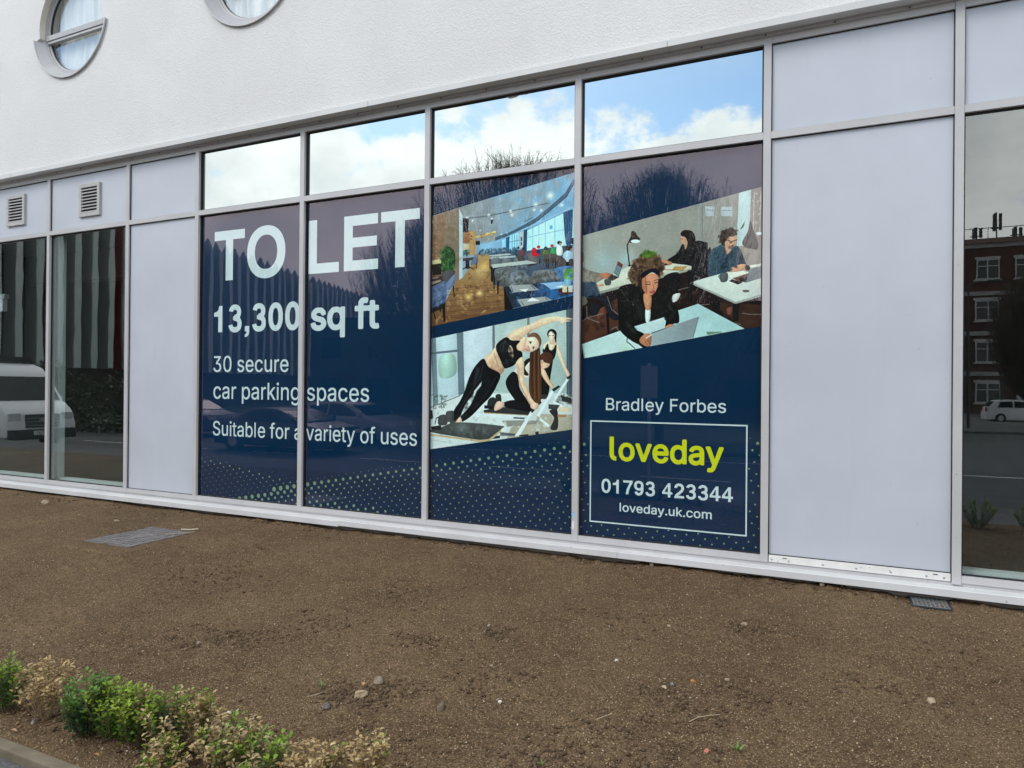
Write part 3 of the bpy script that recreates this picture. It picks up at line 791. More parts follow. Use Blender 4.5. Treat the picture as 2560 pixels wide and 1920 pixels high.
# ------------------------------------------------------------------ the printed window signs
# lettering: sign, ink, outlines (x, z in millimetres on the facade)
LETTERS = [
    (0,0,[[-6627,3408,-6627,3300,-6445,3300,-6445,2825,-6330,2825,-6330,3300,-6148,3300,-6148,3408],[-5537,3117,-5539,3162,-5546,3202,-5557,3239,-5573,3274,-5592,3306,-5616,3334,-5643,3359,-5673,3379,-5706,3396,-5742,3407,-5780,3414,-5823,3417,-5867,3414,-5905,3407,-5941,3396,-5974,3379,-6004,3359,-6031,3334,-6055,3306,-6074,3274,-6090,3239,-6101,3202,-6108,3162,-6110,3117,-6108,3071,-6101,3031,-6090,2994,-6074,2959,-6055,2927,-6031,2899,-6004,2875,-5974,2854,-5941,2838,-5905,2826,-5867,2819,-5823,2816,-5780,2819,-5742,2826,-5706,2838,-5673,2854,-5643,2875,-5616,2899,-5592,2927,-5573,2959,-5557,2994,-5546,3031,-5539,3071],[-5655,3117,-5657,3146,-5661,3172,-5667,3196,-5676,3219,-5688,3239,-5702,3258,-5718,3273,-5735,3287,-5755,3297,-5776,3305,-5798,3310,-5823,3311,-5849,3310,-5871,3305,-5892,3297,-5912,3287,-5929,3273,-5945,3258,-5959,3239,-5970,3219,-5980,3196,-5986,3172,-5990,3146,-5992,3117,-5990,3087,-5986,3061,-5980,3037,-5970,3015,-5959,2994,-5945,2976,-5929,2960,-5912,2946,-5892,2936,-5871,2928,-5849,2924,-5823,2922,-5798,2924,-5776,2928,-5755,2936,-5735,2946,-5718,2960,-5702,2976,-5688,2994,-5676,3015,-5667,3037,-5661,3061,-5657,3087]]),
    (1,0,[[-5204,3408,-5204,2825,-4790,2825,-4790,2933,-5090,2933,-5090,3408],[-4723,3408,-4723,2825,-4281,2825,-4281,2933,-4609,2933,-4609,3071,-4298,3071,-4298,3174,-4609,3174,-4609,3300,-4287,3300,-4287,3408],[-4247,3408,-4247,3300,-4068,3300,-4068,2825,-3954,2825,-3954,3300,-3775,3300,-3775,3408]]),
    (0,0,[[-6132,2156,-6133,2156,-6134,2159,-6134,2182,-6130,2186,-6111,2197,-6106,2218,-6106,2221,-6108,2221,-6132,2222,-6134,2224,-6133,2282,-6129,2283,-6067,2282,-6066,2279,-6066,2213,-6074,2184,-6095,2163],[-6308,2214,-6323,2217,-6336,2222,-6353,2231,-6366,2242,-6377,2256,-6385,2272,-6390,2287,-6391,2295,-6390,2297,-6382,2298,-6331,2306,-6328,2304,-6326,2295,-6321,2286,-6315,2280,-6308,2277,-6300,2276,-6277,2276,-6269,2277,-6262,2281,-6254,2288,-6249,2304,-6249,2318,-6252,2330,-6255,2335,-6262,2341,-6269,2344,-6277,2346,-6296,2346,-6298,2349,-6299,2356,-6318,2357,-6320,2358,-6320,2361,-6320,2401,-6299,2403,-6297,2419,-6278,2421,-6265,2426,-6260,2435,-6258,2441,-6259,2456,-6265,2469,-6280,2476,-6300,2476,-6313,2471,-6317,2467,-6323,2453,-6324,2453,-6382,2464,-6384,2466,-6384,2469,-6379,2486,-6367,2505,-6353,2519,-6342,2526,-6323,2534,-6307,2537,-6273,2537,-6257,2534,-6245,2529,-6228,2520,-6213,2505,-6201,2486,-6195,2460,-6195,2436,-6201,2410,-6206,2401,-6217,2386,-6203,2370,-6192,2350,-6187,2335,-6185,2322,-6185,2299,-6189,2281,-6192,2272,-6200,2256,-6211,2242,-6224,2232,-6245,2220,-6262,2215,-6272,2214],[-5937,2214,-5953,2217,-5966,2222,-5976,2227,-5988,2235,-6000,2247,-6011,2262,-6017,2278,-6021,2295,-6019,2297,-6003,2300,-5961,2306,-5958,2304,-5955,2293,-5949,2283,-5937,2277,-5930,2275,-5904,2276,-5893,2280,-5883,2290,-5879,2299,-5879,2321,-5881,2329,-5888,2338,-5893,2341,-5904,2346,-5925,2346,-5927,2349,-5928,2356,-5949,2357,-5950,2358,-5951,2361,-5950,2401,-5928,2403,-5927,2406,-5929,2415,-5928,2419,-5907,2421,-5899,2424,-5896,2426,-5893,2430,-5889,2438,-5889,2460,-5893,2466,-5898,2471,-5909,2476,-5931,2476,-5941,2472,-5949,2465,-5952,2455,-5955,2453,-6011,2464,-6014,2466,-6014,2467,-6009,2484,-6003,2496,-5997,2506,-5985,2517,-5974,2525,-5958,2532,-5937,2537,-5904,2537,-5893,2535,-5879,2531,-5866,2525,-5854,2517,-5840,2501,-5830,2483,-5825,2464,-5825,2432,-5832,2409,-5846,2386,-5836,2374,-5829,2364,-5822,2352,-5819,2342,-5816,2327,-5816,2295,-5818,2284,-5822,2270,-5829,2258,-5836,2247,-5848,2235,-5856,2230,-5879,2219,-5901,2214],[-5683,2216,-5702,2220,-5718,2228,-5732,2239,-5748,2258,-5760,2278,-5767,2299,-5771,2312,-5776,2342,-5776,2362,-5777,2372,-5776,2409,-5771,2438,-5763,2466,-5753,2486,-5736,2509,-5718,2523,-5702,2531,-5681,2536,-5660,2536,-5638,2531,-5622,2523,-5614,2517,-5599,2503,-5594,2495,-5580,2472,-5573,2450,-5566,2419,-5566,2410,-5564,2404,-5564,2346,-5569,2315,-5579,2282,-5590,2261,-5599,2248,-5614,2234,-5622,2228,-5638,2220,-5660,2215],[-5436,2216,-5455,2220,-5471,2228,-5485,2239,-5502,2258,-5513,2278,-5521,2299,-5524,2312,-5529,2342,-5529,2362,-5531,2372,-5529,2409,-5524,2438,-5516,2466,-5506,2486,-5489,2509,-5471,2523,-5455,2531,-5434,2536,-5414,2536,-5391,2531,-5375,2523,-5367,2517,-5352,2503,-5347,2495,-5334,2472,-5326,2450,-5319,2419,-5319,2410,-5317,2404,-5317,2346,-5322,2315,-5332,2282,-5343,2261,-5352,2248,-5367,2234,-5375,2228,-5391,2220,-5414,2215],[-6554,2222,-6555,2222,-6556,2225,-6556,2404,-6557,2406,-6560,2406,-6624,2407,-6624,2410,-6624,2449,-6620,2452,-6574,2466,-6555,2487,-6550,2500,-6544,2521,-6541,2529,-6493,2529,-6492,2529,-6491,2526,-6491,2224,-6492,2222,-6495,2222],[-5677,2278,-5665,2277,-5659,2279,-5652,2284,-5644,2293,-5638,2305,-5635,2315,-5629,2336,-5629,2344,-5628,2349,-5628,2403,-5629,2407,-5629,2415,-5635,2436,-5643,2455,-5649,2465,-5659,2472,-5665,2474,-5675,2474,-5684,2471,-5691,2464,-5697,2455,-5702,2446,-5709,2424,-5712,2406,-5712,2387,-5714,2382,-5714,2369,-5712,2364,-5712,2346,-5711,2335,-5707,2319,-5702,2305,-5691,2287,-5684,2280],[-5430,2278,-5418,2277,-5412,2279,-5405,2284,-5397,2293,-5391,2305,-5388,2315,-5383,2336,-5383,2344,-5381,2349,-5381,2403,-5383,2407,-5383,2415,-5388,2436,-5396,2455,-5403,2465,-5412,2472,-5418,2474,-5428,2474,-5438,2471,-5445,2464,-5451,2455,-5455,2446,-5462,2424,-5465,2406,-5465,2387,-5467,2382,-5467,2369,-5465,2364,-5465,2346,-5464,2335,-5460,2319,-5455,2305,-5445,2287,-5438,2280]]),
    (1,0,[[-4757,2123,-4764,2129,-4766,2133,-4767,2214,-4784,2206,-4797,2202,-4813,2200,-4834,2200,-4865,2206,-4882,2214,-4907,2235,-4919,2250,-4932,2275,-4939,2306,-4939,2344,-4934,2371,-4928,2389,-4915,2410,-4888,2436,-4871,2445,-4855,2451,-4842,2453,-4803,2453,-4786,2449,-4765,2438,-4762,2444,-4755,2450,-4711,2451,-4707,2449,-4701,2442,-4700,2133,-4704,2127,-4711,2123],[-5075,2200,-5089,2201,-5112,2208,-5126,2215,-5139,2224,-5154,2241,-5162,2256,-5165,2266,-5164,2277,-5158,2284,-5151,2287,-5120,2293,-5110,2293,-5099,2285,-5094,2271,-5087,2265,-5070,2259,-5050,2259,-5039,2261,-5026,2268,-5022,2273,-5022,2281,-5026,2287,-5035,2291,-5104,2307,-5129,2320,-5146,2337,-5152,2344,-5156,2354,-5159,2367,-5159,2385,-5154,2402,-5148,2414,-5124,2436,-5116,2441,-5104,2447,-5079,2453,-5033,2453,-5021,2451,-5000,2443,-4992,2438,-4971,2418,-4962,2406,-4958,2396,-4958,2381,-4969,2371,-4998,2365,-5008,2365,-5020,2373,-5026,2385,-5031,2389,-5048,2395,-5064,2395,-5079,2391,-5085,2387,-5089,2379,-5087,2371,-5077,2365,-5064,2361,-5023,2353,-5004,2347,-4994,2343,-4979,2334,-4963,2318,-4956,2306,-4951,2289,-4951,2270,-4956,2252,-4964,2239,-4985,2219,-4994,2213,-5006,2208,-5029,2201,-5048,2199],[-4326,2204,-4340,2208,-4351,2214,-4368,2229,-4376,2241,-4380,2260,-4381,2391,-4384,2393,-4404,2394,-4411,2397,-4419,2394,-4458,2393,-4461,2391,-4462,2214,-4471,2206,-4479,2205,-4516,2205,-4521,2207,-4527,2214,-4528,2391,-4531,2393,-4564,2394,-4573,2400,-4575,2404,-4575,2440,-4573,2444,-4566,2450,-4529,2452,-4528,2485,-4523,2498,-4513,2512,-4504,2520,-4485,2531,-4460,2537,-4431,2537,-4411,2533,-4400,2523,-4399,2510,-4409,2482,-4419,2474,-4427,2474,-4444,2478,-4456,2473,-4461,2462,-4461,2454,-4458,2451,-4419,2451,-4413,2448,-4404,2451,-4384,2451,-4381,2454,-4380,2492,-4374,2500,-4369,2503,-4326,2503,-4319,2499,-4314,2492,-4313,2452,-4276,2451,-4272,2449,-4265,2442,-4264,2406,-4266,2400,-4276,2394,-4311,2393,-4314,2391,-4314,2279,-4311,2268,-4307,2262,-4296,2261,-4278,2263,-4267,2255,-4260,2231,-4260,2216,-4267,2207,-4278,2203],[-4827,2260,-4813,2259,-4803,2261,-4787,2270,-4782,2275,-4773,2291,-4767,2314,-4767,2341,-4769,2350,-4773,2364,-4782,2379,-4794,2389,-4805,2393,-4817,2395,-4836,2391,-4851,2383,-4861,2367,-4865,2358,-4870,2339,-4870,2316,-4865,2296,-4859,2283,-4849,2270,-4838,2263]]),
    (0,0,[[-6571,1752,-6586,1754,-6596,1758,-6608,1765,-6618,1775,-6622,1780,-6626,1792,-6628,1803,-6627,1804,-6625,1804,-6602,1804,-6600,1795,-6598,1791,-6591,1783,-6580,1777,-6574,1775,-6565,1774,-6554,1776,-6542,1781,-6533,1789,-6529,1795,-6526,1809,-6530,1823,-6535,1831,-6542,1837,-6553,1842,-6567,1844,-6586,1845,-6588,1846,-6587,1866,-6549,1910,-6544,1918,-6617,1918,-6618,1920,-6618,1939,-6618,1941,-6615,1941,-6510,1941,-6509,1939,-6509,1921,-6552,1872,-6558,1863,-6554,1861,-6546,1861,-6533,1857,-6521,1850,-6512,1841,-6506,1829,-6503,1821,-6502,1814,-6502,1804,-6503,1794,-6506,1787,-6512,1776,-6517,1769,-6527,1761,-6536,1756,-6551,1752,-6558,1752,-6561,1751],[-6404,1752,-6420,1754,-6429,1758,-6435,1761,-6443,1768,-6453,1782,-6459,1795,-6464,1815,-6466,1835,-6466,1861,-6464,1880,-6459,1899,-6452,1915,-6445,1925,-6434,1935,-6422,1941,-6412,1944,-6393,1944,-6379,1940,-6368,1933,-6356,1922,-6348,1907,-6342,1890,-6338,1868,-6338,1827,-6342,1805,-6346,1791,-6351,1781,-6357,1772,-6366,1763,-6380,1755,-6389,1752],[-6202,1752,-6209,1753,-6220,1756,-6229,1762,-6235,1769,-6240,1776,-6243,1784,-6243,1790,-6227,1795,-6222,1794,-6217,1785,-6210,1778,-6201,1774,-6195,1773,-6187,1773,-6176,1776,-6168,1781,-6163,1788,-6163,1797,-6168,1804,-6176,1809,-6215,1819,-6229,1827,-6234,1833,-6239,1843,-6240,1849,-6240,1861,-6237,1870,-6234,1877,-6225,1886,-6218,1890,-6209,1894,-6196,1896,-6182,1896,-6175,1895,-6161,1890,-6151,1883,-6143,1870,-6140,1863,-6141,1860,-6151,1857,-6161,1855,-6162,1856,-6166,1863,-6174,1871,-6183,1875,-6195,1875,-6201,1873,-6208,1870,-6213,1864,-6215,1858,-6215,1852,-6210,1844,-6202,1840,-6170,1832,-6157,1827,-6150,1823,-6143,1815,-6139,1807,-6138,1803,-6138,1786,-6140,1777,-6144,1771,-6151,1763,-6156,1760,-6165,1755,-6175,1752,-6183,1751],[-6062,1752,-6072,1754,-6086,1760,-6095,1767,-6104,1778,-6110,1791,-6114,1804,-6115,1812,-6115,1837,-6111,1853,-6107,1864,-6101,1874,-6092,1883,-6086,1888,-6073,1894,-6059,1896,-6048,1896,-6035,1894,-6022,1888,-6012,1880,-6006,1873,-6000,1862,-5995,1845,-5994,1834,-5994,1817,-5995,1816,-5997,1815,-6089,1815,-6090,1814,-6090,1809,-6087,1797,-6082,1788,-6075,1781,-6065,1776,-6053,1773,-6042,1775,-6031,1779,-6023,1787,-6019,1794,-6018,1795,-6000,1791,-5997,1789,-5996,1787,-5999,1780,-6003,1773,-6012,1763,-6017,1760,-6026,1755,-6036,1752,-6044,1751],[-5920,1752,-5934,1755,-5949,1764,-5957,1772,-5963,1781,-5969,1794,-5971,1805,-5973,1814,-5973,1834,-5971,1844,-5967,1860,-5960,1871,-5951,1882,-5939,1890,-5930,1894,-5917,1896,-5904,1896,-5887,1892,-5879,1889,-5871,1883,-5864,1876,-5859,1868,-5855,1860,-5855,1856,-5857,1854,-5877,1849,-5878,1850,-5884,1861,-5890,1868,-5898,1872,-5904,1873,-5917,1873,-5927,1870,-5934,1864,-5941,1856,-5944,1849,-5948,1835,-5948,1814,-5944,1799,-5939,1789,-5930,1780,-5923,1776,-5911,1773,-5901,1775,-5890,1780,-5883,1788,-5877,1798,-5872,1798,-5857,1794,-5855,1793,-5855,1789,-5860,1777,-5864,1772,-5877,1760,-5886,1755,-5901,1751],[-5543,1752,-5557,1755,-5567,1760,-5577,1768,-5586,1780,-5591,1789,-5596,1807,-5597,1823,-5596,1839,-5593,1851,-5590,1861,-5582,1873,-5577,1880,-5567,1888,-5557,1892,-5541,1896,-5529,1896,-5520,1895,-5509,1891,-5502,1888,-5496,1883,-5488,1874,-5481,1861,-5477,1849,-5476,1841,-5476,1817,-5476,1816,-5479,1815,-5570,1815,-5572,1815,-5572,1812,-5567,1795,-5564,1789,-5556,1782,-5552,1778,-5542,1775,-5534,1773,-5522,1775,-5514,1778,-5506,1784,-5501,1793,-5499,1795,-5479,1790,-5477,1788,-5478,1783,-5484,1772,-5491,1765,-5500,1759,-5515,1753,-5523,1751],[-5788,1753,-5801,1756,-5812,1763,-5820,1775,-5824,1784,-5827,1800,-5826,1893,-5821,1894,-5802,1893,-5802,1801,-5800,1794,-5796,1786,-5787,1778,-5780,1775,-5768,1775,-5761,1777,-5751,1783,-5747,1788,-5742,1798,-5741,1803,-5741,1892,-5740,1893,-5738,1894,-5717,1893,-5716,1890,-5716,1754,-5720,1754,-5739,1754,-5740,1772,-5750,1762,-5761,1755,-5772,1752],[-5680,1754,-5681,1754,-5682,1757,-5681,1893,-5678,1894,-5659,1893,-5658,1879,-5650,1887,-5642,1892,-5636,1895,-5628,1896,-5613,1896,-5612,1892,-5613,1872,-5615,1871,-5619,1872,-5630,1872,-5636,1871,-5643,1867,-5651,1861,-5657,1849,-5658,1754],[-6405,1775,-6401,1774,-6388,1778,-6381,1783,-6374,1791,-6367,1807,-6364,1818,-6362,1837,-6361,1858,-6363,1870,-6365,1884,-6369,1895,-6375,1906,-6383,1915,-6396,1921,-6407,1921,-6413,1919,-6421,1914,-6426,1909,-6432,1901,-6435,1892,-6439,1880,-6442,1866,-6442,1830,-6439,1815,-6435,1803,-6428,1789,-6421,1782,-6416,1778],[-6090,1838,-6022,1837,-6019,1838,-6019,1839,-6024,1855,-6027,1861,-6032,1866,-6037,1870,-6045,1873,-6059,1873,-6066,1872,-6073,1868,-6082,1860,-6088,1850,-6090,1841],[-5571,1838,-5503,1837,-5501,1837,-5500,1839,-5503,1851,-5507,1858,-5512,1865,-5517,1870,-5527,1873,-5541,1873,-5547,1872,-5554,1868,-5562,1862,-5568,1851,-5571,1844]]),
    (0,0,[[-5386,1384,-5405,1389,-5416,1395,-5423,1401,-5428,1408,-5431,1412,-5431,1417,-5421,1423,-5412,1427,-5410,1426,-5398,1413,-5387,1408,-5380,1406,-5369,1406,-5354,1410,-5346,1416,-5339,1425,-5337,1438,-5337,1461,-5338,1462,-5347,1451,-5353,1447,-5360,1444,-5366,1442,-5390,1442,-5403,1446,-5416,1454,-5427,1467,-5432,1477,-5437,1496,-5437,1508,-5438,1513,-5437,1517,-5437,1528,-5433,1544,-5428,1555,-5422,1563,-5416,1570,-5409,1576,-5395,1582,-5389,1584,-5370,1584,-5360,1582,-5349,1576,-5337,1564,-5336,1582,-5314,1583,-5313,1582,-5312,1580,-5312,1430,-5315,1417,-5319,1409,-5324,1402,-5331,1396,-5342,1389,-5349,1387,-5364,1384],[-6167,1387,-6168,1387,-6169,1389,-6169,1581,-6168,1582,-6166,1583,-6145,1582,-6144,1564,-6141,1565,-6132,1576,-6121,1582,-6115,1584,-6093,1584,-6082,1581,-6068,1573,-6058,1563,-6050,1549,-6047,1539,-6044,1526,-6044,1497,-6045,1487,-6049,1475,-6059,1457,-6066,1449,-6072,1445,-6080,1441,-6093,1437,-6114,1437,-6120,1439,-6130,1444,-6144,1458,-6144,1388,-6146,1387],[-6571,1437,-6581,1440,-6597,1448,-6607,1459,-6613,1467,-6619,1481,-6623,1499,-6623,1520,-6622,1529,-6618,1544,-6612,1556,-6603,1567,-6596,1573,-6585,1580,-6571,1584,-6546,1584,-6533,1580,-6517,1570,-6508,1560,-6502,1547,-6502,1543,-6519,1537,-6524,1537,-6525,1538,-6531,1549,-6536,1554,-6547,1560,-6553,1562,-6564,1562,-6570,1560,-6577,1556,-6585,1550,-6591,1541,-6596,1528,-6597,1520,-6597,1501,-6593,1486,-6589,1476,-6583,1469,-6573,1462,-6563,1459,-6554,1459,-6545,1462,-6540,1464,-6531,1472,-6524,1485,-6520,1485,-6505,1481,-6501,1480,-6501,1477,-6507,1464,-6510,1459,-6520,1448,-6528,1443,-6536,1440,-6547,1437],[-6444,1437,-6456,1441,-6465,1446,-6471,1452,-6476,1460,-6480,1471,-6480,1488,-6480,1492,-6476,1502,-6466,1512,-6454,1518,-6431,1523,-6405,1526,-6396,1529,-6392,1533,-6392,1542,-6395,1551,-6401,1557,-6411,1562,-6427,1562,-6436,1559,-6444,1554,-6454,1541,-6474,1547,-6476,1549,-6476,1551,-6471,1561,-6465,1569,-6455,1576,-6444,1581,-6433,1584,-6409,1584,-6393,1580,-6382,1574,-6376,1568,-6371,1560,-6367,1546,-6367,1441,-6368,1440,-6370,1439,-6391,1440,-6392,1453,-6404,1443,-6415,1439,-6422,1437],[-5986,1437,-5998,1441,-6007,1446,-6014,1452,-6018,1460,-6022,1471,-6022,1476,-6022,1489,-6018,1501,-6016,1504,-6009,1511,-5998,1517,-5979,1522,-5948,1526,-5938,1529,-5934,1533,-5934,1542,-5938,1551,-5943,1557,-5954,1562,-5969,1562,-5977,1559,-5985,1554,-5996,1541,-6017,1547,-6018,1549,-6018,1551,-6011,1563,-6001,1573,-5992,1579,-5981,1582,-5973,1584,-5949,1584,-5938,1581,-5926,1575,-5918,1567,-5912,1557,-5909,1547,-5908,1536,-5908,1441,-5909,1440,-5911,1439,-5932,1440,-5933,1455,-5934,1455,-5944,1445,-5957,1439,-5965,1437],[-6329,1440,-6330,1440,-6331,1443,-6330,1582,-6327,1583,-6307,1582,-6306,1568,-6294,1579,-6283,1583,-6267,1585,-6260,1583,-6259,1565,-6260,1560,-6264,1559,-6269,1560,-6277,1560,-6287,1558,-6297,1551,-6304,1540,-6307,1528,-6307,1441,-6309,1440],[-5871,1440,-5872,1440,-5873,1443,-5872,1582,-5869,1583,-5850,1582,-5848,1568,-5836,1579,-5825,1583,-5809,1585,-5802,1583,-5802,1565,-5802,1560,-5806,1559,-5811,1560,-5819,1560,-5829,1558,-5840,1550,-5845,1542,-5848,1535,-5849,1524,-5849,1441,-5851,1440],[-5777,1440,-5778,1440,-5779,1443,-5779,1629,-5777,1631,-5756,1631,-5755,1630,-5754,1628,-5754,1522,-5750,1525,-5695,1582,-5669,1583,-5665,1582,-5666,1578,-5708,1535,-5719,1523,-5720,1520,-5660,1441,-5661,1440,-5663,1439,-5691,1440,-5739,1502,-5742,1503,-5753,1492,-5754,1489,-5755,1440],[-5639,1440,-5640,1440,-5641,1443,-5640,1581,-5639,1583,-5618,1583,-5617,1582,-5616,1580,-5616,1441,-5618,1440],[-5578,1440,-5579,1440,-5580,1443,-5579,1582,-5576,1583,-5556,1582,-5555,1565,-5554,1565,-5547,1574,-5542,1577,-5532,1582,-5526,1584,-5503,1584,-5495,1581,-5483,1575,-5475,1565,-5470,1555,-5467,1544,-5468,1440,-5473,1439,-5491,1440,-5492,1533,-5493,1540,-5497,1549,-5504,1556,-5512,1560,-5518,1562,-5524,1562,-5535,1559,-5544,1553,-5552,1542,-5554,1535,-5556,1524,-5556,1440],[-6436,1460,-6422,1459,-6415,1461,-6405,1466,-6399,1472,-6394,1480,-6392,1488,-6392,1507,-6395,1507,-6403,1505,-6437,1500,-6448,1495,-6451,1491,-6454,1487,-6456,1482,-6456,1477,-6454,1472,-6448,1464,-6441,1461],[-6110,1460,-6104,1459,-6097,1461,-6087,1466,-6080,1472,-6072,1487,-6068,1507,-6068,1515,-6070,1525,-6073,1538,-6077,1545,-6082,1552,-6088,1556,-6095,1560,-6101,1562,-6111,1562,-6117,1560,-6123,1558,-6130,1552,-6134,1547,-6139,1539,-6144,1518,-6144,1504,-6143,1497,-6139,1483,-6137,1478,-6133,1473,-6124,1464,-6116,1461],[-5978,1460,-5965,1459,-5957,1461,-5948,1466,-5940,1473,-5935,1482,-5934,1487,-5934,1507,-5937,1507,-5945,1505,-5974,1501,-5983,1498,-5993,1492,-5996,1487,-5998,1481,-5996,1473,-5992,1466,-5985,1462],[-5381,1465,-5369,1464,-5363,1466,-5350,1473,-5344,1481,-5340,1488,-5337,1505,-5337,1519,-5338,1526,-5340,1536,-5344,1544,-5347,1549,-5354,1555,-5360,1559,-5370,1562,-5380,1562,-5386,1560,-5393,1556,-5399,1552,-5406,1541,-5410,1531,-5413,1518,-5413,1507,-5411,1498,-5409,1489,-5404,1480,-5396,1472,-5392,1468],[-5633,1604,-5637,1605,-5643,1612,-5644,1615,-5644,1625,-5640,1632,-5634,1635,-5622,1635,-5616,1632,-5613,1628,-5612,1624,-5612,1614,-5614,1610,-5619,1605,-5624,1604]]),
    (1,0,[[-5067,1387,-5068,1388,-5068,1390,-5068,1581,-5068,1582,-5065,1583,-5046,1582,-5045,1562,-5043,1563,-5039,1569,-5032,1576,-5019,1583,-5013,1584,-4995,1584,-4983,1581,-4969,1574,-4958,1563,-4953,1555,-4947,1542,-4943,1521,-4943,1501,-4947,1480,-4952,1468,-4960,1455,-4972,1445,-4985,1439,-5000,1436,-5007,1436,-5020,1439,-5031,1444,-5042,1457,-5043,1457,-5044,1389,-5046,1387],[-5160,1437,-5168,1438,-5182,1441,-5191,1447,-5201,1458,-5206,1468,-5208,1474,-5207,1476,-5205,1478,-5185,1482,-5184,1481,-5181,1473,-5176,1466,-5167,1461,-5154,1459,-5143,1460,-5131,1466,-5124,1474,-5123,1479,-5124,1484,-5128,1490,-5137,1495,-5173,1504,-5191,1513,-5197,1520,-5200,1524,-5203,1532,-5204,1545,-5201,1557,-5198,1564,-5189,1573,-5184,1577,-5177,1580,-5162,1584,-5140,1584,-5126,1580,-5116,1574,-5108,1566,-5104,1559,-5101,1552,-5102,1548,-5108,1545,-5120,1542,-5122,1543,-5128,1552,-5134,1558,-5143,1562,-5151,1563,-5167,1559,-5174,1554,-5179,1545,-5177,1537,-5171,1531,-5166,1528,-5124,1516,-5117,1514,-5110,1508,-5104,1503,-5100,1495,-5097,1484,-5097,1476,-5099,1469,-5103,1460,-5109,1452,-5117,1445,-5125,1441,-5138,1438,-5149,1436],[-4881,1437,-4893,1439,-4904,1444,-4911,1450,-4916,1457,-4921,1468,-4923,1476,-4923,1486,-4920,1497,-4917,1503,-4909,1511,-4898,1517,-4877,1523,-4845,1526,-4837,1529,-4835,1532,-4833,1536,-4835,1545,-4837,1551,-4844,1558,-4857,1562,-4866,1562,-4881,1557,-4885,1554,-4890,1549,-4894,1543,-4897,1541,-4916,1547,-4918,1549,-4918,1553,-4908,1568,-4898,1575,-4888,1580,-4871,1584,-4852,1584,-4840,1581,-4826,1575,-4818,1567,-4813,1559,-4810,1550,-4809,1543,-4809,1442,-4810,1441,-4812,1440,-4832,1441,-4834,1454,-4835,1454,-4843,1445,-4852,1440,-4859,1438,-4869,1436],[-4721,1437,-4734,1439,-4749,1445,-4754,1449,-4766,1461,-4775,1478,-4778,1491,-4780,1502,-4780,1520,-4777,1536,-4772,1549,-4763,1563,-4756,1571,-4745,1578,-4733,1583,-4726,1584,-4705,1584,-4698,1583,-4685,1578,-4671,1568,-4664,1558,-4660,1550,-4659,1547,-4659,1543,-4660,1541,-4675,1538,-4681,1537,-4682,1538,-4688,1550,-4693,1554,-4702,1559,-4712,1562,-4725,1561,-4732,1558,-4735,1556,-4743,1548,-4747,1543,-4752,1532,-4754,1520,-4754,1501,-4753,1494,-4748,1480,-4743,1472,-4738,1468,-4731,1463,-4720,1460,-4709,1460,-4695,1465,-4687,1473,-4682,1484,-4680,1485,-4659,1481,-4657,1479,-4660,1470,-4664,1463,-4671,1454,-4680,1446,-4686,1443,-4700,1438,-4711,1436],[-4575,1437,-4590,1439,-4605,1445,-4613,1451,-4623,1462,-4630,1476,-4634,1490,-4635,1499,-4635,1522,-4633,1537,-4625,1554,-4621,1561,-4611,1572,-4602,1578,-4594,1581,-4581,1584,-4563,1584,-4548,1580,-4538,1575,-4532,1571,-4524,1563,-4518,1553,-4512,1534,-4511,1524,-4511,1505,-4511,1503,-4514,1503,-4608,1503,-4610,1501,-4610,1495,-4606,1482,-4600,1472,-4596,1469,-4586,1462,-4577,1460,-4562,1460,-4551,1464,-4542,1471,-4537,1480,-4535,1481,-4532,1481,-4516,1477,-4514,1475,-4513,1473,-4516,1465,-4521,1457,-4528,1450,-4533,1446,-4549,1439,-4565,1436],[-4440,1437,-4459,1440,-4474,1449,-4480,1455,-4485,1464,-4487,1471,-4487,1477,-4484,1478,-4466,1482,-4464,1480,-4460,1471,-4454,1465,-4443,1460,-4434,1459,-4425,1460,-4417,1462,-4409,1468,-4404,1475,-4404,1482,-4408,1489,-4414,1494,-4420,1496,-4449,1503,-4460,1507,-4474,1515,-4480,1523,-4484,1533,-4484,1549,-4482,1555,-4477,1566,-4471,1572,-4463,1578,-4454,1581,-4442,1584,-4421,1584,-4409,1581,-4400,1577,-4394,1572,-4385,1560,-4381,1550,-4381,1548,-4384,1546,-4402,1542,-4413,1557,-4419,1561,-4431,1563,-4444,1561,-4454,1555,-4459,1544,-4458,1538,-4455,1533,-4449,1529,-4440,1525,-4403,1516,-4391,1509,-4384,1501,-4380,1494,-4378,1487,-4378,1473,-4384,1459,-4389,1452,-4396,1446,-4408,1440,-4419,1438,-4429,1436],[-4872,1459,-4862,1460,-4853,1462,-4847,1466,-4840,1473,-4836,1480,-4833,1490,-4834,1507,-4877,1500,-4887,1496,-4894,1491,-4897,1484,-4897,1476,-4896,1471,-4889,1465,-4886,1462,-4880,1460],[-5014,1460,-5000,1460,-4993,1462,-4985,1467,-4979,1473,-4975,1480,-4972,1489,-4969,1501,-4969,1521,-4972,1533,-4976,1544,-4982,1552,-4989,1557,-4997,1561,-5005,1562,-5017,1561,-5027,1556,-5031,1552,-5035,1547,-5040,1537,-5044,1522,-5044,1500,-5039,1482,-5035,1475,-5027,1466,-5018,1461],[-4609,1524,-4539,1524,-4537,1525,-4536,1527,-4539,1537,-4544,1547,-4552,1556,-4562,1561,-4574,1562,-4583,1561,-4589,1558,-4599,1550,-4604,1544,-4607,1537,-4610,1528]]),
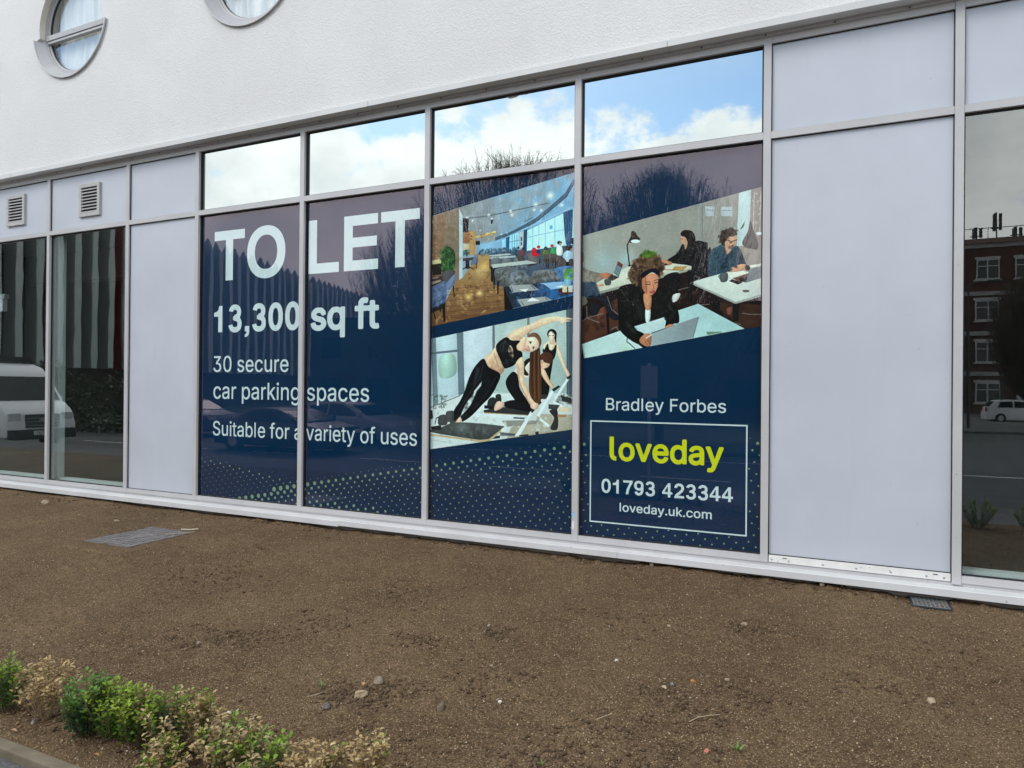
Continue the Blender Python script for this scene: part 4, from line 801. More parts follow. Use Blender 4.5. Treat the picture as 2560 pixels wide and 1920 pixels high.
    (0,0,[[-6577,1004,-6584,1005,-6595,1008,-6605,1014,-6611,1018,-6616,1023,-6622,1035,-6625,1048,-6625,1053,-6622,1054,-6603,1053,-6601,1046,-6598,1039,-6592,1033,-6580,1027,-6565,1024,-6557,1026,-6548,1028,-6542,1031,-6535,1037,-6531,1042,-6529,1050,-6529,1057,-6530,1061,-6532,1064,-6537,1069,-6548,1076,-6589,1088,-6602,1095,-6610,1101,-6616,1108,-6619,1115,-6621,1125,-6621,1136,-6620,1142,-6616,1153,-6610,1161,-6601,1169,-6592,1173,-6577,1178,-6554,1178,-6540,1174,-6532,1170,-6525,1166,-6520,1160,-6513,1149,-6510,1141,-6509,1135,-6510,1131,-6530,1131,-6532,1133,-6532,1137,-6536,1145,-6542,1150,-6547,1154,-6559,1157,-6573,1157,-6585,1152,-6594,1146,-6599,1134,-6599,1129,-6598,1125,-6596,1120,-6592,1117,-6583,1110,-6571,1106,-6553,1101,-6537,1095,-6529,1091,-6521,1086,-6514,1078,-6509,1070,-6507,1060,-6507,1046,-6510,1034,-6515,1026,-6524,1016,-6531,1012,-6540,1007,-6549,1005,-6558,1004],[-6200,1004,-6210,1006,-6217,1009,-6221,1012,-6229,1021,-6232,1027,-6234,1036,-6234,1050,-6232,1059,-6229,1065,-6226,1068,-6213,1076,-6200,1079,-6188,1081,-6167,1084,-6161,1086,-6158,1090,-6158,1098,-6161,1106,-6165,1110,-6172,1114,-6178,1115,-6187,1115,-6194,1113,-6200,1110,-6212,1097,-6215,1097,-6229,1101,-6231,1103,-6231,1105,-6227,1114,-6221,1121,-6215,1126,-6205,1132,-6189,1135,-6175,1135,-6164,1133,-6152,1127,-6146,1122,-6140,1114,-6137,1104,-6136,1094,-6136,1008,-6137,1007,-6139,1007,-6156,1007,-6157,1020,-6164,1013,-6171,1008,-6176,1006,-6187,1004],[-6055,1004,-6061,1005,-6070,1009,-6075,1013,-6083,1023,-6084,1023,-6085,1007,-6103,1007,-6105,1007,-6105,1008,-6106,1173,-6105,1175,-6104,1176,-6085,1176,-6084,1174,-6083,1118,-6082,1118,-6073,1128,-6062,1134,-6056,1135,-6043,1135,-6032,1133,-6024,1129,-6018,1125,-6011,1118,-6005,1108,-6000,1095,-5998,1084,-5997,1074,-5997,1071,-5998,1055,-6002,1037,-6006,1028,-6015,1017,-6021,1012,-6027,1008,-6036,1005,-6043,1004],[-5868,1004,-5880,1006,-5888,1009,-5897,1016,-5908,1028,-5913,1039,-5917,1051,-5918,1059,-5918,1081,-5913,1100,-5908,1111,-5905,1115,-5896,1124,-5886,1131,-5878,1134,-5871,1135,-5857,1135,-5849,1134,-5838,1129,-5828,1123,-5823,1117,-5815,1104,-5812,1095,-5810,1081,-5810,1063,-5810,1062,-5813,1062,-5894,1062,-5896,1060,-5896,1056,-5893,1047,-5888,1037,-5884,1032,-5875,1027,-5868,1024,-5854,1024,-5847,1027,-5841,1030,-5831,1043,-5828,1043,-5815,1039,-5813,1038,-5812,1036,-5814,1029,-5819,1022,-5825,1016,-5832,1010,-5848,1005,-5857,1004],[-5603,1004,-5614,1006,-5626,1012,-5630,1015,-5639,1024,-5644,1032,-5647,1038,-5652,1055,-5653,1069,-5652,1084,-5647,1101,-5644,1107,-5641,1113,-5634,1121,-5623,1129,-5611,1134,-5604,1135,-5589,1135,-5576,1132,-5567,1127,-5558,1120,-5549,1107,-5544,1094,-5542,1083,-5542,1056,-5544,1045,-5549,1032,-5554,1024,-5563,1015,-5574,1008,-5583,1005,-5591,1004],[-5348,1004,-5358,1006,-5365,1009,-5369,1012,-5377,1021,-5380,1027,-5382,1036,-5382,1050,-5380,1059,-5373,1068,-5361,1076,-5348,1079,-5336,1081,-5315,1084,-5308,1086,-5306,1090,-5306,1098,-5309,1106,-5312,1110,-5320,1114,-5326,1115,-5335,1115,-5342,1113,-5348,1110,-5355,1103,-5358,1098,-5360,1097,-5376,1101,-5379,1103,-5379,1105,-5375,1114,-5369,1121,-5363,1126,-5352,1132,-5337,1135,-5323,1135,-5311,1133,-5300,1127,-5294,1122,-5288,1114,-5285,1104,-5284,1095,-5284,1008,-5284,1007,-5286,1007,-5304,1007,-5305,1018,-5305,1020,-5306,1020,-5311,1013,-5321,1007,-5333,1004],[-6446,1005,-6455,1007,-6465,1012,-6472,1021,-6478,1034,-6481,1049,-6480,1132,-6476,1133,-6459,1132,-6459,1047,-6455,1038,-6450,1032,-6439,1026,-6430,1025,-6421,1028,-6415,1032,-6411,1036,-6406,1046,-6404,1052,-6404,1132,-6401,1133,-6383,1132,-6382,1129,-6383,1007,-6386,1007,-6403,1007,-6404,1022,-6405,1022,-6412,1013,-6421,1008,-6433,1005],[-6264,1005,-6273,1006,-6283,1010,-6290,1017,-6293,1023,-6295,1033,-6295,1113,-6297,1114,-6313,1114,-6314,1116,-6314,1132,-6297,1133,-6295,1135,-6295,1161,-6295,1163,-6294,1164,-6275,1163,-6274,1134,-6251,1133,-6249,1131,-6250,1115,-6273,1114,-6274,1113,-6274,1039,-6273,1033,-6270,1028,-6266,1026,-6251,1026,-6249,1024,-6247,1012,-6248,1007,-6250,1006,-6259,1005],[-6350,1007,-6351,1007,-6352,1010,-6352,1131,-6350,1133,-6331,1133,-6330,1132,-6330,1130,-6330,1008,-6331,1007],[-5970,1007,-5971,1007,-5971,1010,-5971,1174,-5970,1176,-5953,1176,-5952,1175,-5951,1173,-5952,1008,-5953,1007],[-5716,1007,-5717,1007,-5718,1010,-5718,1113,-5719,1114,-5740,1115,-5741,1131,-5739,1133,-5718,1134,-5718,1154,-5716,1161,-5711,1171,-5707,1176,-5699,1180,-5692,1182,-5679,1183,-5670,1182,-5666,1180,-5664,1179,-5669,1162,-5671,1161,-5681,1163,-5687,1161,-5692,1158,-5696,1151,-5695,1134,-5670,1132,-5669,1118,-5670,1116,-5671,1114,-5693,1114,-5695,1114,-5696,1113,-5696,1008,-5697,1007],[-5515,1007,-5516,1007,-5516,1010,-5516,1132,-5513,1133,-5496,1132,-5495,1120,-5493,1121,-5488,1127,-5479,1133,-5471,1135,-5454,1135,-5453,1131,-5454,1113,-5472,1113,-5479,1111,-5487,1106,-5492,1097,-5494,1089,-5494,1008,-5496,1007],[-6193,1024,-6188,1023,-6174,1027,-6164,1035,-6160,1041,-6158,1048,-6158,1066,-6195,1060,-6206,1056,-6210,1051,-6212,1048,-6213,1042,-6211,1034,-6207,1029,-6204,1027,-6198,1025],[-5340,1024,-5336,1023,-5322,1027,-5312,1035,-5308,1041,-5306,1048,-5306,1066,-5343,1060,-5353,1056,-5358,1051,-5360,1048,-5361,1041,-5358,1033,-5354,1028,-5349,1026],[-6058,1025,-6046,1024,-6039,1027,-6033,1031,-6026,1039,-6022,1048,-6019,1064,-6019,1075,-6020,1084,-6023,1094,-6027,1102,-6034,1109,-6038,1112,-6052,1115,-6065,1112,-6069,1109,-6075,1103,-6080,1094,-6083,1083,-6085,1074,-6083,1058,-6080,1046,-6077,1039,-6073,1034,-6067,1028],[-5604,1025,-5589,1025,-5580,1029,-5575,1033,-5570,1039,-5567,1046,-5564,1056,-5563,1064,-5563,1074,-5564,1082,-5567,1093,-5570,1100,-5575,1106,-5581,1111,-5585,1113,-5597,1115,-5608,1113,-5616,1108,-5620,1104,-5627,1091,-5631,1075,-5631,1063,-5630,1057,-5627,1048,-5623,1039,-5617,1032,-5610,1027],[-5895,1082,-5835,1081,-5833,1082,-5832,1083,-5835,1095,-5837,1100,-5845,1108,-5852,1113,-5864,1115,-5874,1113,-5881,1110,-5886,1105,-5890,1100,-5893,1093,-5896,1085],[-6346,1153,-6351,1156,-6355,1162,-6355,1170,-6354,1174,-6349,1179,-6343,1181,-6339,1181,-6332,1179,-6329,1175,-6327,1172,-6327,1162,-6328,1159,-6331,1155,-6335,1153]]),
    (1,0,[[-4648,959,-4653,960,-4655,963,-4651,979,-4649,981,-4645,980,-4637,980,-4631,983,-4625,994,-4621,1008,-4662,1126,-4664,1130,-4663,1133,-4644,1133,-4641,1132,-4617,1058,-4610,1035,-4609,1035,-4601,1062,-4578,1132,-4577,1133,-4575,1133,-4556,1133,-4556,1130,-4564,1107,-4605,990,-4610,978,-4617,968,-4624,962,-4635,959],[-5062,1004,-5073,1007,-5079,1011,-5084,1015,-5089,1022,-5093,1034,-5093,1051,-5091,1059,-5085,1068,-5073,1076,-5055,1080,-5029,1084,-5023,1086,-5021,1090,-5021,1097,-5023,1104,-5026,1109,-5032,1113,-5041,1116,-5046,1116,-5052,1114,-5061,1110,-5072,1097,-5089,1102,-5090,1103,-5090,1105,-5088,1111,-5080,1122,-5075,1126,-5065,1132,-5049,1135,-5038,1135,-5027,1133,-5017,1128,-5008,1120,-5003,1111,-5001,1103,-5000,1090,-5000,1009,-5000,1008,-5002,1007,-5019,1008,-5020,1020,-5027,1013,-5035,1007,-5047,1004],[-4802,1004,-4812,1006,-4823,1012,-4830,1017,-4838,1027,-4844,1040,-4847,1053,-4849,1063,-4849,1076,-4846,1091,-4843,1101,-4837,1113,-4830,1122,-4820,1130,-4809,1134,-4802,1135,-4790,1135,-4783,1134,-4770,1128,-4763,1123,-4754,1112,-4750,1103,-4746,1085,-4746,1063,-4746,1062,-4748,1062,-4826,1062,-4828,1060,-4828,1058,-4825,1048,-4821,1039,-4818,1035,-4813,1031,-4808,1027,-4795,1023,-4786,1025,-4778,1028,-4772,1034,-4767,1043,-4766,1043,-4750,1040,-4748,1038,-4748,1035,-4750,1028,-4755,1020,-4763,1013,-4773,1007,-4781,1005,-4788,1004],[-4441,1004,-4453,1007,-4461,1012,-4469,1019,-4476,1028,-4481,1039,-4485,1051,-4486,1059,-4486,1081,-4483,1093,-4479,1106,-4473,1115,-4466,1123,-4457,1130,-4446,1134,-4439,1135,-4427,1135,-4413,1132,-4403,1126,-4397,1121,-4391,1113,-4384,1099,-4381,1087,-4380,1077,-4380,1062,-4382,1047,-4386,1035,-4390,1027,-4398,1017,-4408,1009,-4419,1005,-4426,1004],[-4069,1004,-4082,1007,-4090,1012,-4095,1016,-4101,1023,-4104,1029,-4106,1037,-4105,1039,-4091,1043,-4087,1043,-4086,1042,-4081,1032,-4078,1029,-4072,1026,-4065,1024,-4057,1023,-4048,1026,-4040,1032,-4036,1040,-4037,1047,-4042,1053,-4045,1055,-4078,1064,-4087,1069,-4091,1072,-4097,1078,-4101,1085,-4102,1090,-4102,1105,-4101,1111,-4096,1119,-4090,1125,-4079,1132,-4065,1135,-4052,1135,-4046,1134,-4033,1128,-4024,1120,-4019,1111,-4017,1104,-4018,1102,-4032,1098,-4035,1098,-4041,1107,-4045,1112,-4053,1116,-4064,1116,-4071,1113,-4078,1108,-4081,1104,-4082,1100,-4081,1093,-4076,1088,-4069,1084,-4036,1075,-4028,1070,-4024,1067,-4019,1060,-4016,1054,-4015,1047,-4015,1038,-4017,1028,-4020,1023,-4024,1017,-4032,1011,-4042,1006,-4053,1004],[-3950,1004,-3963,1007,-3973,1013,-3979,1018,-3986,1027,-3993,1040,-3996,1053,-3997,1062,-3997,1076,-3995,1091,-3992,1101,-3986,1113,-3978,1122,-3968,1130,-3957,1134,-3950,1135,-3938,1135,-3931,1134,-3918,1128,-3912,1123,-3905,1116,-3898,1103,-3895,1092,-3894,1084,-3894,1063,-3895,1062,-3897,1062,-3974,1062,-3976,1060,-3976,1058,-3974,1048,-3970,1039,-3966,1035,-3961,1029,-3950,1025,-3943,1023,-3934,1025,-3926,1028,-3920,1034,-3915,1043,-3914,1043,-3899,1040,-3896,1038,-3896,1035,-3898,1028,-3904,1020,-3912,1013,-3921,1007,-3929,1005,-3936,1004],[-3839,1004,-3852,1007,-3857,1010,-3864,1015,-3869,1020,-3872,1026,-3875,1035,-3875,1039,-3861,1043,-3857,1043,-3856,1043,-3854,1037,-3851,1033,-3845,1027,-3834,1023,-3828,1023,-3821,1025,-3816,1027,-3811,1031,-3806,1037,-3806,1042,-3806,1046,-3811,1052,-3818,1056,-3851,1065,-3859,1070,-3863,1073,-3866,1077,-3870,1084,-3872,1093,-3872,1102,-3871,1108,-3867,1117,-3860,1125,-3856,1128,-3842,1134,-3836,1135,-3823,1135,-3809,1132,-3803,1128,-3798,1124,-3792,1117,-3789,1112,-3787,1105,-3788,1102,-3797,1099,-3805,1098,-3806,1100,-3811,1108,-3817,1113,-3824,1116,-3834,1116,-3843,1112,-3848,1107,-3851,1102,-3851,1095,-3848,1090,-3842,1085,-3833,1082,-3810,1076,-3802,1073,-3796,1068,-3789,1061,-3785,1053,-3784,1043,-3785,1034,-3787,1027,-3791,1021,-3797,1015,-3803,1011,-3812,1006,-3823,1004],[-4691,1005,-4697,1006,-4705,1009,-4712,1015,-4715,1022,-4718,1031,-4718,1113,-4719,1114,-4734,1115,-4736,1116,-4735,1133,-4719,1133,-4718,1135,-4718,1161,-4717,1163,-4716,1164,-4698,1163,-4697,1134,-4676,1133,-4675,1132,-4675,1115,-4696,1114,-4698,1113,-4697,1035,-4694,1028,-4690,1026,-4675,1026,-4672,1011,-4672,1008,-4674,1006,-4681,1005],[-4191,1005,-4204,1010,-4212,1016,-4217,1022,-4222,1034,-4224,1048,-4223,1133,-4219,1133,-4203,1133,-4203,1049,-4202,1043,-4197,1034,-4190,1028,-4183,1026,-4175,1026,-4168,1027,-4161,1032,-4156,1037,-4152,1046,-4151,1053,-4150,1133,-4147,1133,-4130,1133,-4130,1129,-4130,1008,-4133,1007,-4149,1008,-4150,1022,-4159,1013,-4168,1007,-4177,1005],[-5171,1008,-5213,1127,-5214,1133,-5195,1133,-5193,1133,-5192,1132,-5168,1059,-5161,1035,-5160,1034,-5153,1058,-5129,1132,-5126,1133,-5107,1133,-5107,1129,-5149,1009,-5151,1007],[-4969,1007,-4970,1008,-4971,1010,-4970,1133,-4967,1133,-4951,1133,-4950,1120,-4942,1128,-4935,1133,-4927,1135,-4912,1135,-4912,1132,-4912,1113,-4928,1113,-4935,1111,-4943,1105,-4948,1096,-4951,1084,-4951,1009,-4952,1007],[-4891,1007,-4892,1008,-4893,1010,-4892,1132,-4891,1133,-4874,1133,-4873,1133,-4873,1130,-4873,1009,-4874,1007],[-4346,1007,-4347,1008,-4348,1010,-4348,1113,-4349,1114,-4369,1115,-4370,1132,-4368,1133,-4348,1134,-4348,1155,-4346,1163,-4341,1172,-4334,1178,-4330,1180,-4322,1182,-4304,1182,-4299,1181,-4297,1179,-4301,1162,-4303,1161,-4312,1163,-4318,1161,-4323,1158,-4327,1151,-4326,1134,-4302,1133,-4302,1116,-4303,1115,-4324,1114,-4326,1114,-4327,1113,-4327,1009,-4328,1007],[-5055,1024,-5048,1023,-5036,1027,-5027,1035,-5023,1042,-5021,1049,-5021,1066,-5050,1062,-5059,1059,-5066,1056,-5070,1051,-5073,1044,-5073,1039,-5071,1034,-5066,1028],[-4441,1025,-4433,1024,-4426,1025,-4420,1027,-4414,1031,-4409,1037,-4405,1045,-4401,1061,-4401,1078,-4402,1084,-4407,1099,-4415,1108,-4422,1113,-4427,1114,-4439,1114,-4450,1109,-4457,1101,-4461,1092,-4465,1080,-4466,1069,-4465,1059,-4463,1053,-4460,1044,-4457,1037,-4450,1030,-4446,1027],[-4827,1082,-4769,1082,-4767,1082,-4767,1085,-4770,1096,-4772,1101,-4776,1106,-4783,1112,-4796,1115,-4809,1112,-4816,1107,-4820,1102,-4824,1094,-4827,1084],[-3975,1082,-3917,1082,-3915,1082,-3915,1085,-3917,1094,-3919,1099,-3927,1109,-3931,1112,-3944,1115,-3957,1112,-3964,1107,-3968,1102,-3973,1094,-3976,1084],[-4885,1152,-4890,1154,-4894,1158,-4896,1164,-4897,1168,-4894,1174,-4891,1178,-4885,1181,-4881,1181,-4876,1180,-4871,1176,-4869,1170,-4869,1163,-4872,1157,-4876,1153,-4881,1152]]),
    (3,0,[[-1365,1383,-1368,1384,-1369,1385,-1367,1396,-1366,1397,-1363,1396,-1357,1396,-1353,1398,-1349,1403,-1346,1414,-1375,1491,-1375,1494,-1362,1494,-1360,1493,-1344,1448,-1338,1431,-1337,1431,-1337,1433,-1333,1445,-1316,1493,-1315,1494,-1314,1494,-1300,1494,-1300,1493,-1301,1490,-1335,1400,-1338,1395,-1343,1388,-1349,1384,-1356,1383],[-1646,1411,-1654,1414,-1658,1416,-1662,1419,-1665,1423,-1667,1426,-1668,1431,-1668,1442,-1667,1447,-1662,1453,-1654,1457,-1641,1460,-1627,1462,-1620,1463,-1618,1465,-1617,1466,-1617,1471,-1619,1475,-1621,1478,-1625,1481,-1632,1483,-1635,1483,-1639,1482,-1646,1479,-1653,1471,-1665,1474,-1666,1475,-1666,1476,-1665,1480,-1660,1485,-1655,1490,-1650,1492,-1638,1495,-1629,1495,-1621,1494,-1615,1491,-1608,1485,-1605,1480,-1603,1475,-1603,1467,-1603,1414,-1603,1414,-1604,1413,-1616,1414,-1617,1422,-1622,1417,-1627,1414,-1636,1411],[-1557,1411,-1564,1414,-1569,1416,-1574,1419,-1579,1425,-1582,1431,-1585,1440,-1586,1445,-1586,1462,-1583,1472,-1579,1482,-1574,1487,-1569,1491,-1559,1495,-1555,1495,-1548,1495,-1541,1494,-1535,1490,-1529,1483,-1528,1483,-1528,1520,-1527,1521,-1515,1521,-1514,1521,-1514,1519,-1514,1414,-1514,1414,-1515,1413,-1527,1414,-1528,1423,-1529,1422,-1535,1416,-1539,1414,-1547,1411],[-1425,1411,-1431,1413,-1440,1416,-1443,1418,-1448,1424,-1452,1429,-1455,1438,-1457,1445,-1457,1461,-1454,1473,-1450,1480,-1448,1482,-1443,1488,-1440,1490,-1432,1494,-1424,1495,-1417,1495,-1409,1494,-1401,1490,-1398,1488,-1392,1482,-1388,1475,-1386,1468,-1385,1459,-1385,1449,-1385,1449,-1387,1448,-1442,1448,-1443,1447,-1442,1444,-1440,1437,-1437,1433,-1433,1428,-1425,1425,-1419,1424,-1413,1425,-1407,1428,-1403,1432,-1401,1436,-1399,1436,-1389,1434,-1387,1433,-1386,1433,-1387,1430,-1391,1423,-1395,1419,-1400,1416,-1410,1412,-1415,1411],[-1133,1411,-1140,1413,-1146,1416,-1153,1421,-1156,1424,-1159,1428,-1162,1434,-1164,1442,-1165,1447,-1165,1460,-1163,1470,-1161,1475,-1158,1480,-1152,1487,-1145,1492,-1137,1494,-1132,1495,-1124,1495,-1116,1494,-1111,1492,-1104,1487,-1098,1480,-1095,1475,-1092,1467,-1091,1459,-1091,1447,-1092,1442,-1094,1433,-1098,1426,-1104,1420,-1111,1415,-1118,1412,-1123,1411],[-987,1411,-990,1412,-995,1414,-1000,1418,-1004,1423,-1005,1423,-1005,1422,-1006,1414,-1018,1413,-1019,1414,-1019,1414,-1019,1519,-1019,1521,-1018,1521,-1006,1521,-1005,1520,-1005,1484,-1004,1484,-999,1490,-992,1494,-986,1495,-978,1495,-974,1495,-969,1493,-961,1488,-954,1480,-950,1471,-947,1460,-947,1447,-949,1438,-951,1432,-953,1428,-956,1423,-962,1418,-967,1414,-973,1412,-978,1411],[-902,1411,-909,1413,-917,1416,-923,1421,-928,1428,-931,1433,-934,1444,-934,1451,-935,1453,-934,1455,-934,1462,-932,1469,-930,1475,-926,1482,-923,1486,-917,1490,-907,1494,-902,1495,-894,1495,-886,1494,-878,1490,-875,1488,-870,1482,-865,1473,-863,1468,-862,1457,-862,1449,-862,1449,-864,1448,-919,1448,-920,1447,-919,1443,-917,1437,-914,1433,-908,1427,-902,1425,-896,1424,-890,1425,-885,1427,-880,1431,-878,1435,-876,1436,-866,1434,-864,1433,-863,1433,-865,1428,-868,1423,-872,1419,-878,1415,-884,1413,-892,1411],[-824,1411,-833,1414,-838,1416,-842,1419,-846,1424,-848,1429,-849,1433,-849,1434,-839,1436,-836,1436,-836,1436,-832,1430,-830,1428,-826,1425,-821,1424,-815,1424,-808,1426,-803,1430,-800,1435,-801,1438,-804,1442,-807,1444,-830,1450,-836,1453,-839,1455,-843,1459,-846,1465,-847,1471,-846,1477,-845,1481,-842,1485,-839,1488,-834,1492,-829,1494,-821,1495,-812,1495,-808,1495,-798,1491,-793,1486,-789,1481,-787,1475,-787,1474,-798,1472,-800,1472,-804,1477,-807,1480,-813,1483,-820,1483,-826,1480,-831,1477,-832,1473,-831,1468,-828,1465,-824,1463,-803,1457,-795,1454,-792,1452,-790,1449,-787,1445,-786,1439,-786,1433,-787,1428,-789,1423,-795,1418,-799,1415,-805,1413,-812,1411],[-1811,1413,-1812,1414,-1813,1415,-1812,1521,-1767,1521,-1760,1520,-1753,1517,-1748,1513,-1745,1509,-1743,1505,-1740,1498,-1740,1487,-1742,1482,-1746,1475,-1755,1470,-1754,1469,-1749,1467,-1744,1464,-1742,1461,-1738,1454,-1736,1449,-1736,1437,-1739,1428,-1741,1425,-1747,1419,-1754,1416,-1763,1413],[-1717,1413,-1718,1414,-1718,1415,-1718,1494,-1716,1494,-1705,1494,-1704,1485,-1698,1491,-1693,1494,-1688,1495,-1677,1495,-1677,1484,-1677,1481,-1688,1481,-1692,1480,-1699,1476,-1702,1471,-1704,1466,-1704,1414,-1705,1413],[-1492,1413,-1493,1414,-1493,1415,-1493,1520,-1492,1521,-1480,1521,-1480,1521,-1479,1519,-1479,1414,-1480,1413],[-1244,1413,-1245,1414,-1245,1415,-1245,1521,-1243,1521,-1180,1521,-1180,1510,-1180,1508,-1181,1508,-1230,1508,-1230,1473,-1186,1473,-1185,1472,-1185,1461,-1185,1460,-1186,1460,-1230,1459,-1231,1414,-1232,1413],[-1073,1413,-1074,1414,-1074,1415,-1074,1494,-1071,1494,-1060,1494,-1060,1485,-1054,1491,-1049,1494,-1043,1495,-1033,1495,-1033,1493,-1033,1481,-1044,1481,-1049,1480,-1054,1476,-1058,1470,-1060,1463,-1060,1414,-1061,1413],[-1642,1424,-1636,1424,-1628,1426,-1621,1431,-1619,1435,-1617,1440,-1618,1451,-1638,1448,-1644,1447,-1649,1445,-1652,1442,-1654,1437,-1654,1434,-1653,1431,-1649,1427],[-1554,1425,-1545,1425,-1538,1428,-1534,1432,-1531,1436,-1528,1445,-1528,1450,-1528,1456,-1530,1468,-1533,1473,-1538,1478,-1545,1482,-1554,1482,-1562,1478,-1565,1475,-1568,1470,-1571,1461,-1572,1451,-1571,1445,-1569,1438,-1567,1434,-1563,1430,-1559,1427],[-1133,1425,-1128,1424,-1123,1425,-1116,1428,-1110,1435,-1108,1439,-1105,1447,-1105,1459,-1108,1468,-1110,1472,-1112,1475,-1115,1478,-1120,1481,-1124,1482,-1132,1482,-1140,1478,-1146,1472,-1148,1468,-1150,1459,-1150,1447,-1147,1438,-1145,1433,-1140,1428],[-989,1425,-980,1425,-972,1428,-967,1433,-964,1439,-962,1447,-962,1459,-964,1466,-966,1471,-970,1477,-975,1480,-980,1482,-988,1482,-992,1480,-997,1478,-1001,1473,-1003,1468,-1005,1459,-1005,1448,-1004,1443,-1002,1438,-1000,1433,-995,1428],[-1797,1427,-1767,1427,-1761,1428,-1757,1430,-1753,1434,-1751,1439,-1750,1442,-1751,1446,-1753,1452,-1758,1457,-1764,1460,-1767,1461,-1772,1462,-1797,1461,-1798,1459],[-1442,1461,-1401,1461,-1400,1461,-1400,1462,-1400,1466,-1402,1471,-1407,1477,-1413,1481,-1421,1483,-1428,1481,-1432,1479,-1436,1476,-1439,1473,-1441,1467,-1442,1463],[-919,1461,-879,1461,-878,1461,-877,1462,-878,1468,-881,1473,-884,1477,-890,1481,-898,1483,-905,1481,-909,1479,-913,1476,-917,1470,-919,1465],[-1797,1475,-1772,1474,-1765,1477,-1760,1480,-1756,1485,-1754,1492,-1756,1498,-1758,1501,-1762,1505,-1765,1506,-1770,1508,-1797,1508,-1798,1505]]),
    (3,1,[[-1776,1180,-1776,1024,-1771,1001,-1757,982,-1738,972,-1714,970,-1714,1004,-1727,1008,-1735,1018,-1737,1031,-1737,1180],[-921,915,-930,918,-933,921,-935,925,-930,947,-926,951,-922,952,-908,952,-905,953,-901,957,-897,965,-893,978,-943,1113,-946,1120,-945,1125,-942,1128,-936,1130,-916,1130,-911,1128,-908,1126,-874,1030,-872,1030,-871,1034,-839,1125,-835,1128,-830,1130,-810,1130,-805,1128,-803,1125,-801,1120,-804,1111,-867,943,-877,929,-888,920,-898,916,-906,915],[-1630,967,-1637,968,-1657,976,-1667,983,-1679,998,-1686,1009,-1692,1030,-1694,1040,-1694,1059,-1691,1074,-1685,1092,-1676,1107,-1667,1116,-1652,1126,-1637,1131,-1627,1132,-1616,1132,-1606,1131,-1586,1123,-1578,1117,-1566,1105,-1560,1095,-1554,1080,-1550,1060,-1550,1039,-1552,1024,-1560,1004,-1567,993,-1578,982,-1589,975,-1601,970,-1615,967],[-1329,967,-1342,970,-1357,976,-1368,984,-1375,991,-1382,1001,-1388,1013,-1390,1021,-1394,1044,-1394,1054,-1392,1073,-1387,1088,-1379,1103,-1368,1115,-1355,1124,-1338,1131,-1329,1132,-1317,1132,-1303,1130,-1286,1122,-1280,1117,-1268,1105,-1261,1091,-1256,1074,-1254,1067,-1254,1044,-1257,1038,-1263,1034,-1354,1034,-1354,1029,-1348,1016,-1338,1007,-1330,1004,-1318,1003,-1306,1005,-1298,1011,-1291,1023,-1285,1025,-1263,1020,-1258,1016,-1257,1011,-1261,999,-1267,990,-1280,979,-1292,972,-1306,968,-1314,967],[-1184,967,-1201,972,-1212,978,-1223,988,-1231,999,-1235,1007,-1240,1021,-1243,1034,-1243,1050,-1243,1066,-1236,1090,-1229,1104,-1219,1116,-1206,1125,-1190,1131,-1180,1132,-1170,1132,-1163,1131,-1154,1128,-1142,1121,-1141,1169,-1139,1175,-1137,1178,-1132,1180,-1112,1180,-1107,1178,-1104,1175,-1103,1169,-1103,981,-1104,975,-1107,972,-1112,971,-1131,971,-1137,973,-1140,980,-1152,972,-1162,968,-1169,967],[-1040,967,-1057,972,-1065,976,-1073,983,-1080,992,-1082,997,-1086,1011,-1086,1027,-1084,1038,-1078,1048,-1071,1054,-1065,1058,-1057,1062,-1044,1066,-998,1073,-996,1076,-996,1083,-1000,1091,-1004,1094,-1014,1097,-1023,1097,-1030,1095,-1037,1091,-1043,1086,-1049,1078,-1055,1075,-1078,1082,-1081,1086,-1082,1090,-1081,1094,-1079,1100,-1074,1108,-1068,1114,-1060,1121,-1050,1126,-1039,1130,-1025,1132,-1013,1132,-998,1130,-988,1126,-978,1120,-968,1109,-963,1100,-960,1092,-957,1073,-958,979,-960,973,-967,971,-987,971,-991,973,-995,978,-1005,972,-1016,968,-1024,967],[-1483,971,-1487,973,-1491,976,-1496,989,-1542,1113,-1544,1120,-1543,1125,-1540,1128,-1534,1130,-1514,1130,-1509,1128,-1507,1126,-1472,1030,-1471,1030,-1469,1034,-1437,1126,-1435,1128,-1430,1130,-1409,1130,-1404,1128,-1401,1125,-1400,1122,-1401,1115,-1453,975,-1456,972,-1461,971],[-1624,1003,-1611,1004,-1602,1009,-1596,1016,-1591,1026,-1588,1036,-1588,1045,-1587,1049,-1588,1053,-1588,1062,-1591,1073,-1597,1085,-1602,1090,-1609,1094,-1614,1095,-1630,1095,-1637,1093,-1642,1089,-1649,1081,-1652,1073,-1655,1060,-1655,1038,-1652,1026,-1649,1018,-1645,1013,-1640,1008,-1632,1004],[-1034,1003,-1023,1003,-1015,1004,-1009,1007,-1003,1011,-999,1017,-996,1024,-996,1038,-1027,1034,-1039,1031,-1045,1028,-1049,1022,-1049,1013,-1044,1007],[-1182,1004,-1164,1004,-1158,1007,-1149,1014,-1142,1029,-1140,1044,-1140,1055,-1143,1072,-1146,1081,-1150,1086,-1155,1091,-1164,1095,-1181,1095,-1191,1091,-1199,1081,-1202,1076,-1204,1066,-1206,1058,-1206,1043,-1204,1032,-1202,1025,-1194,1011,-1188,1007],[-1354,1071,-1296,1070,-1293,1071,-1293,1072,-1298,1083,-1302,1089,-1309,1094,-1323,1097,-1337,1094,-1345,1088,-1352,1078]]),
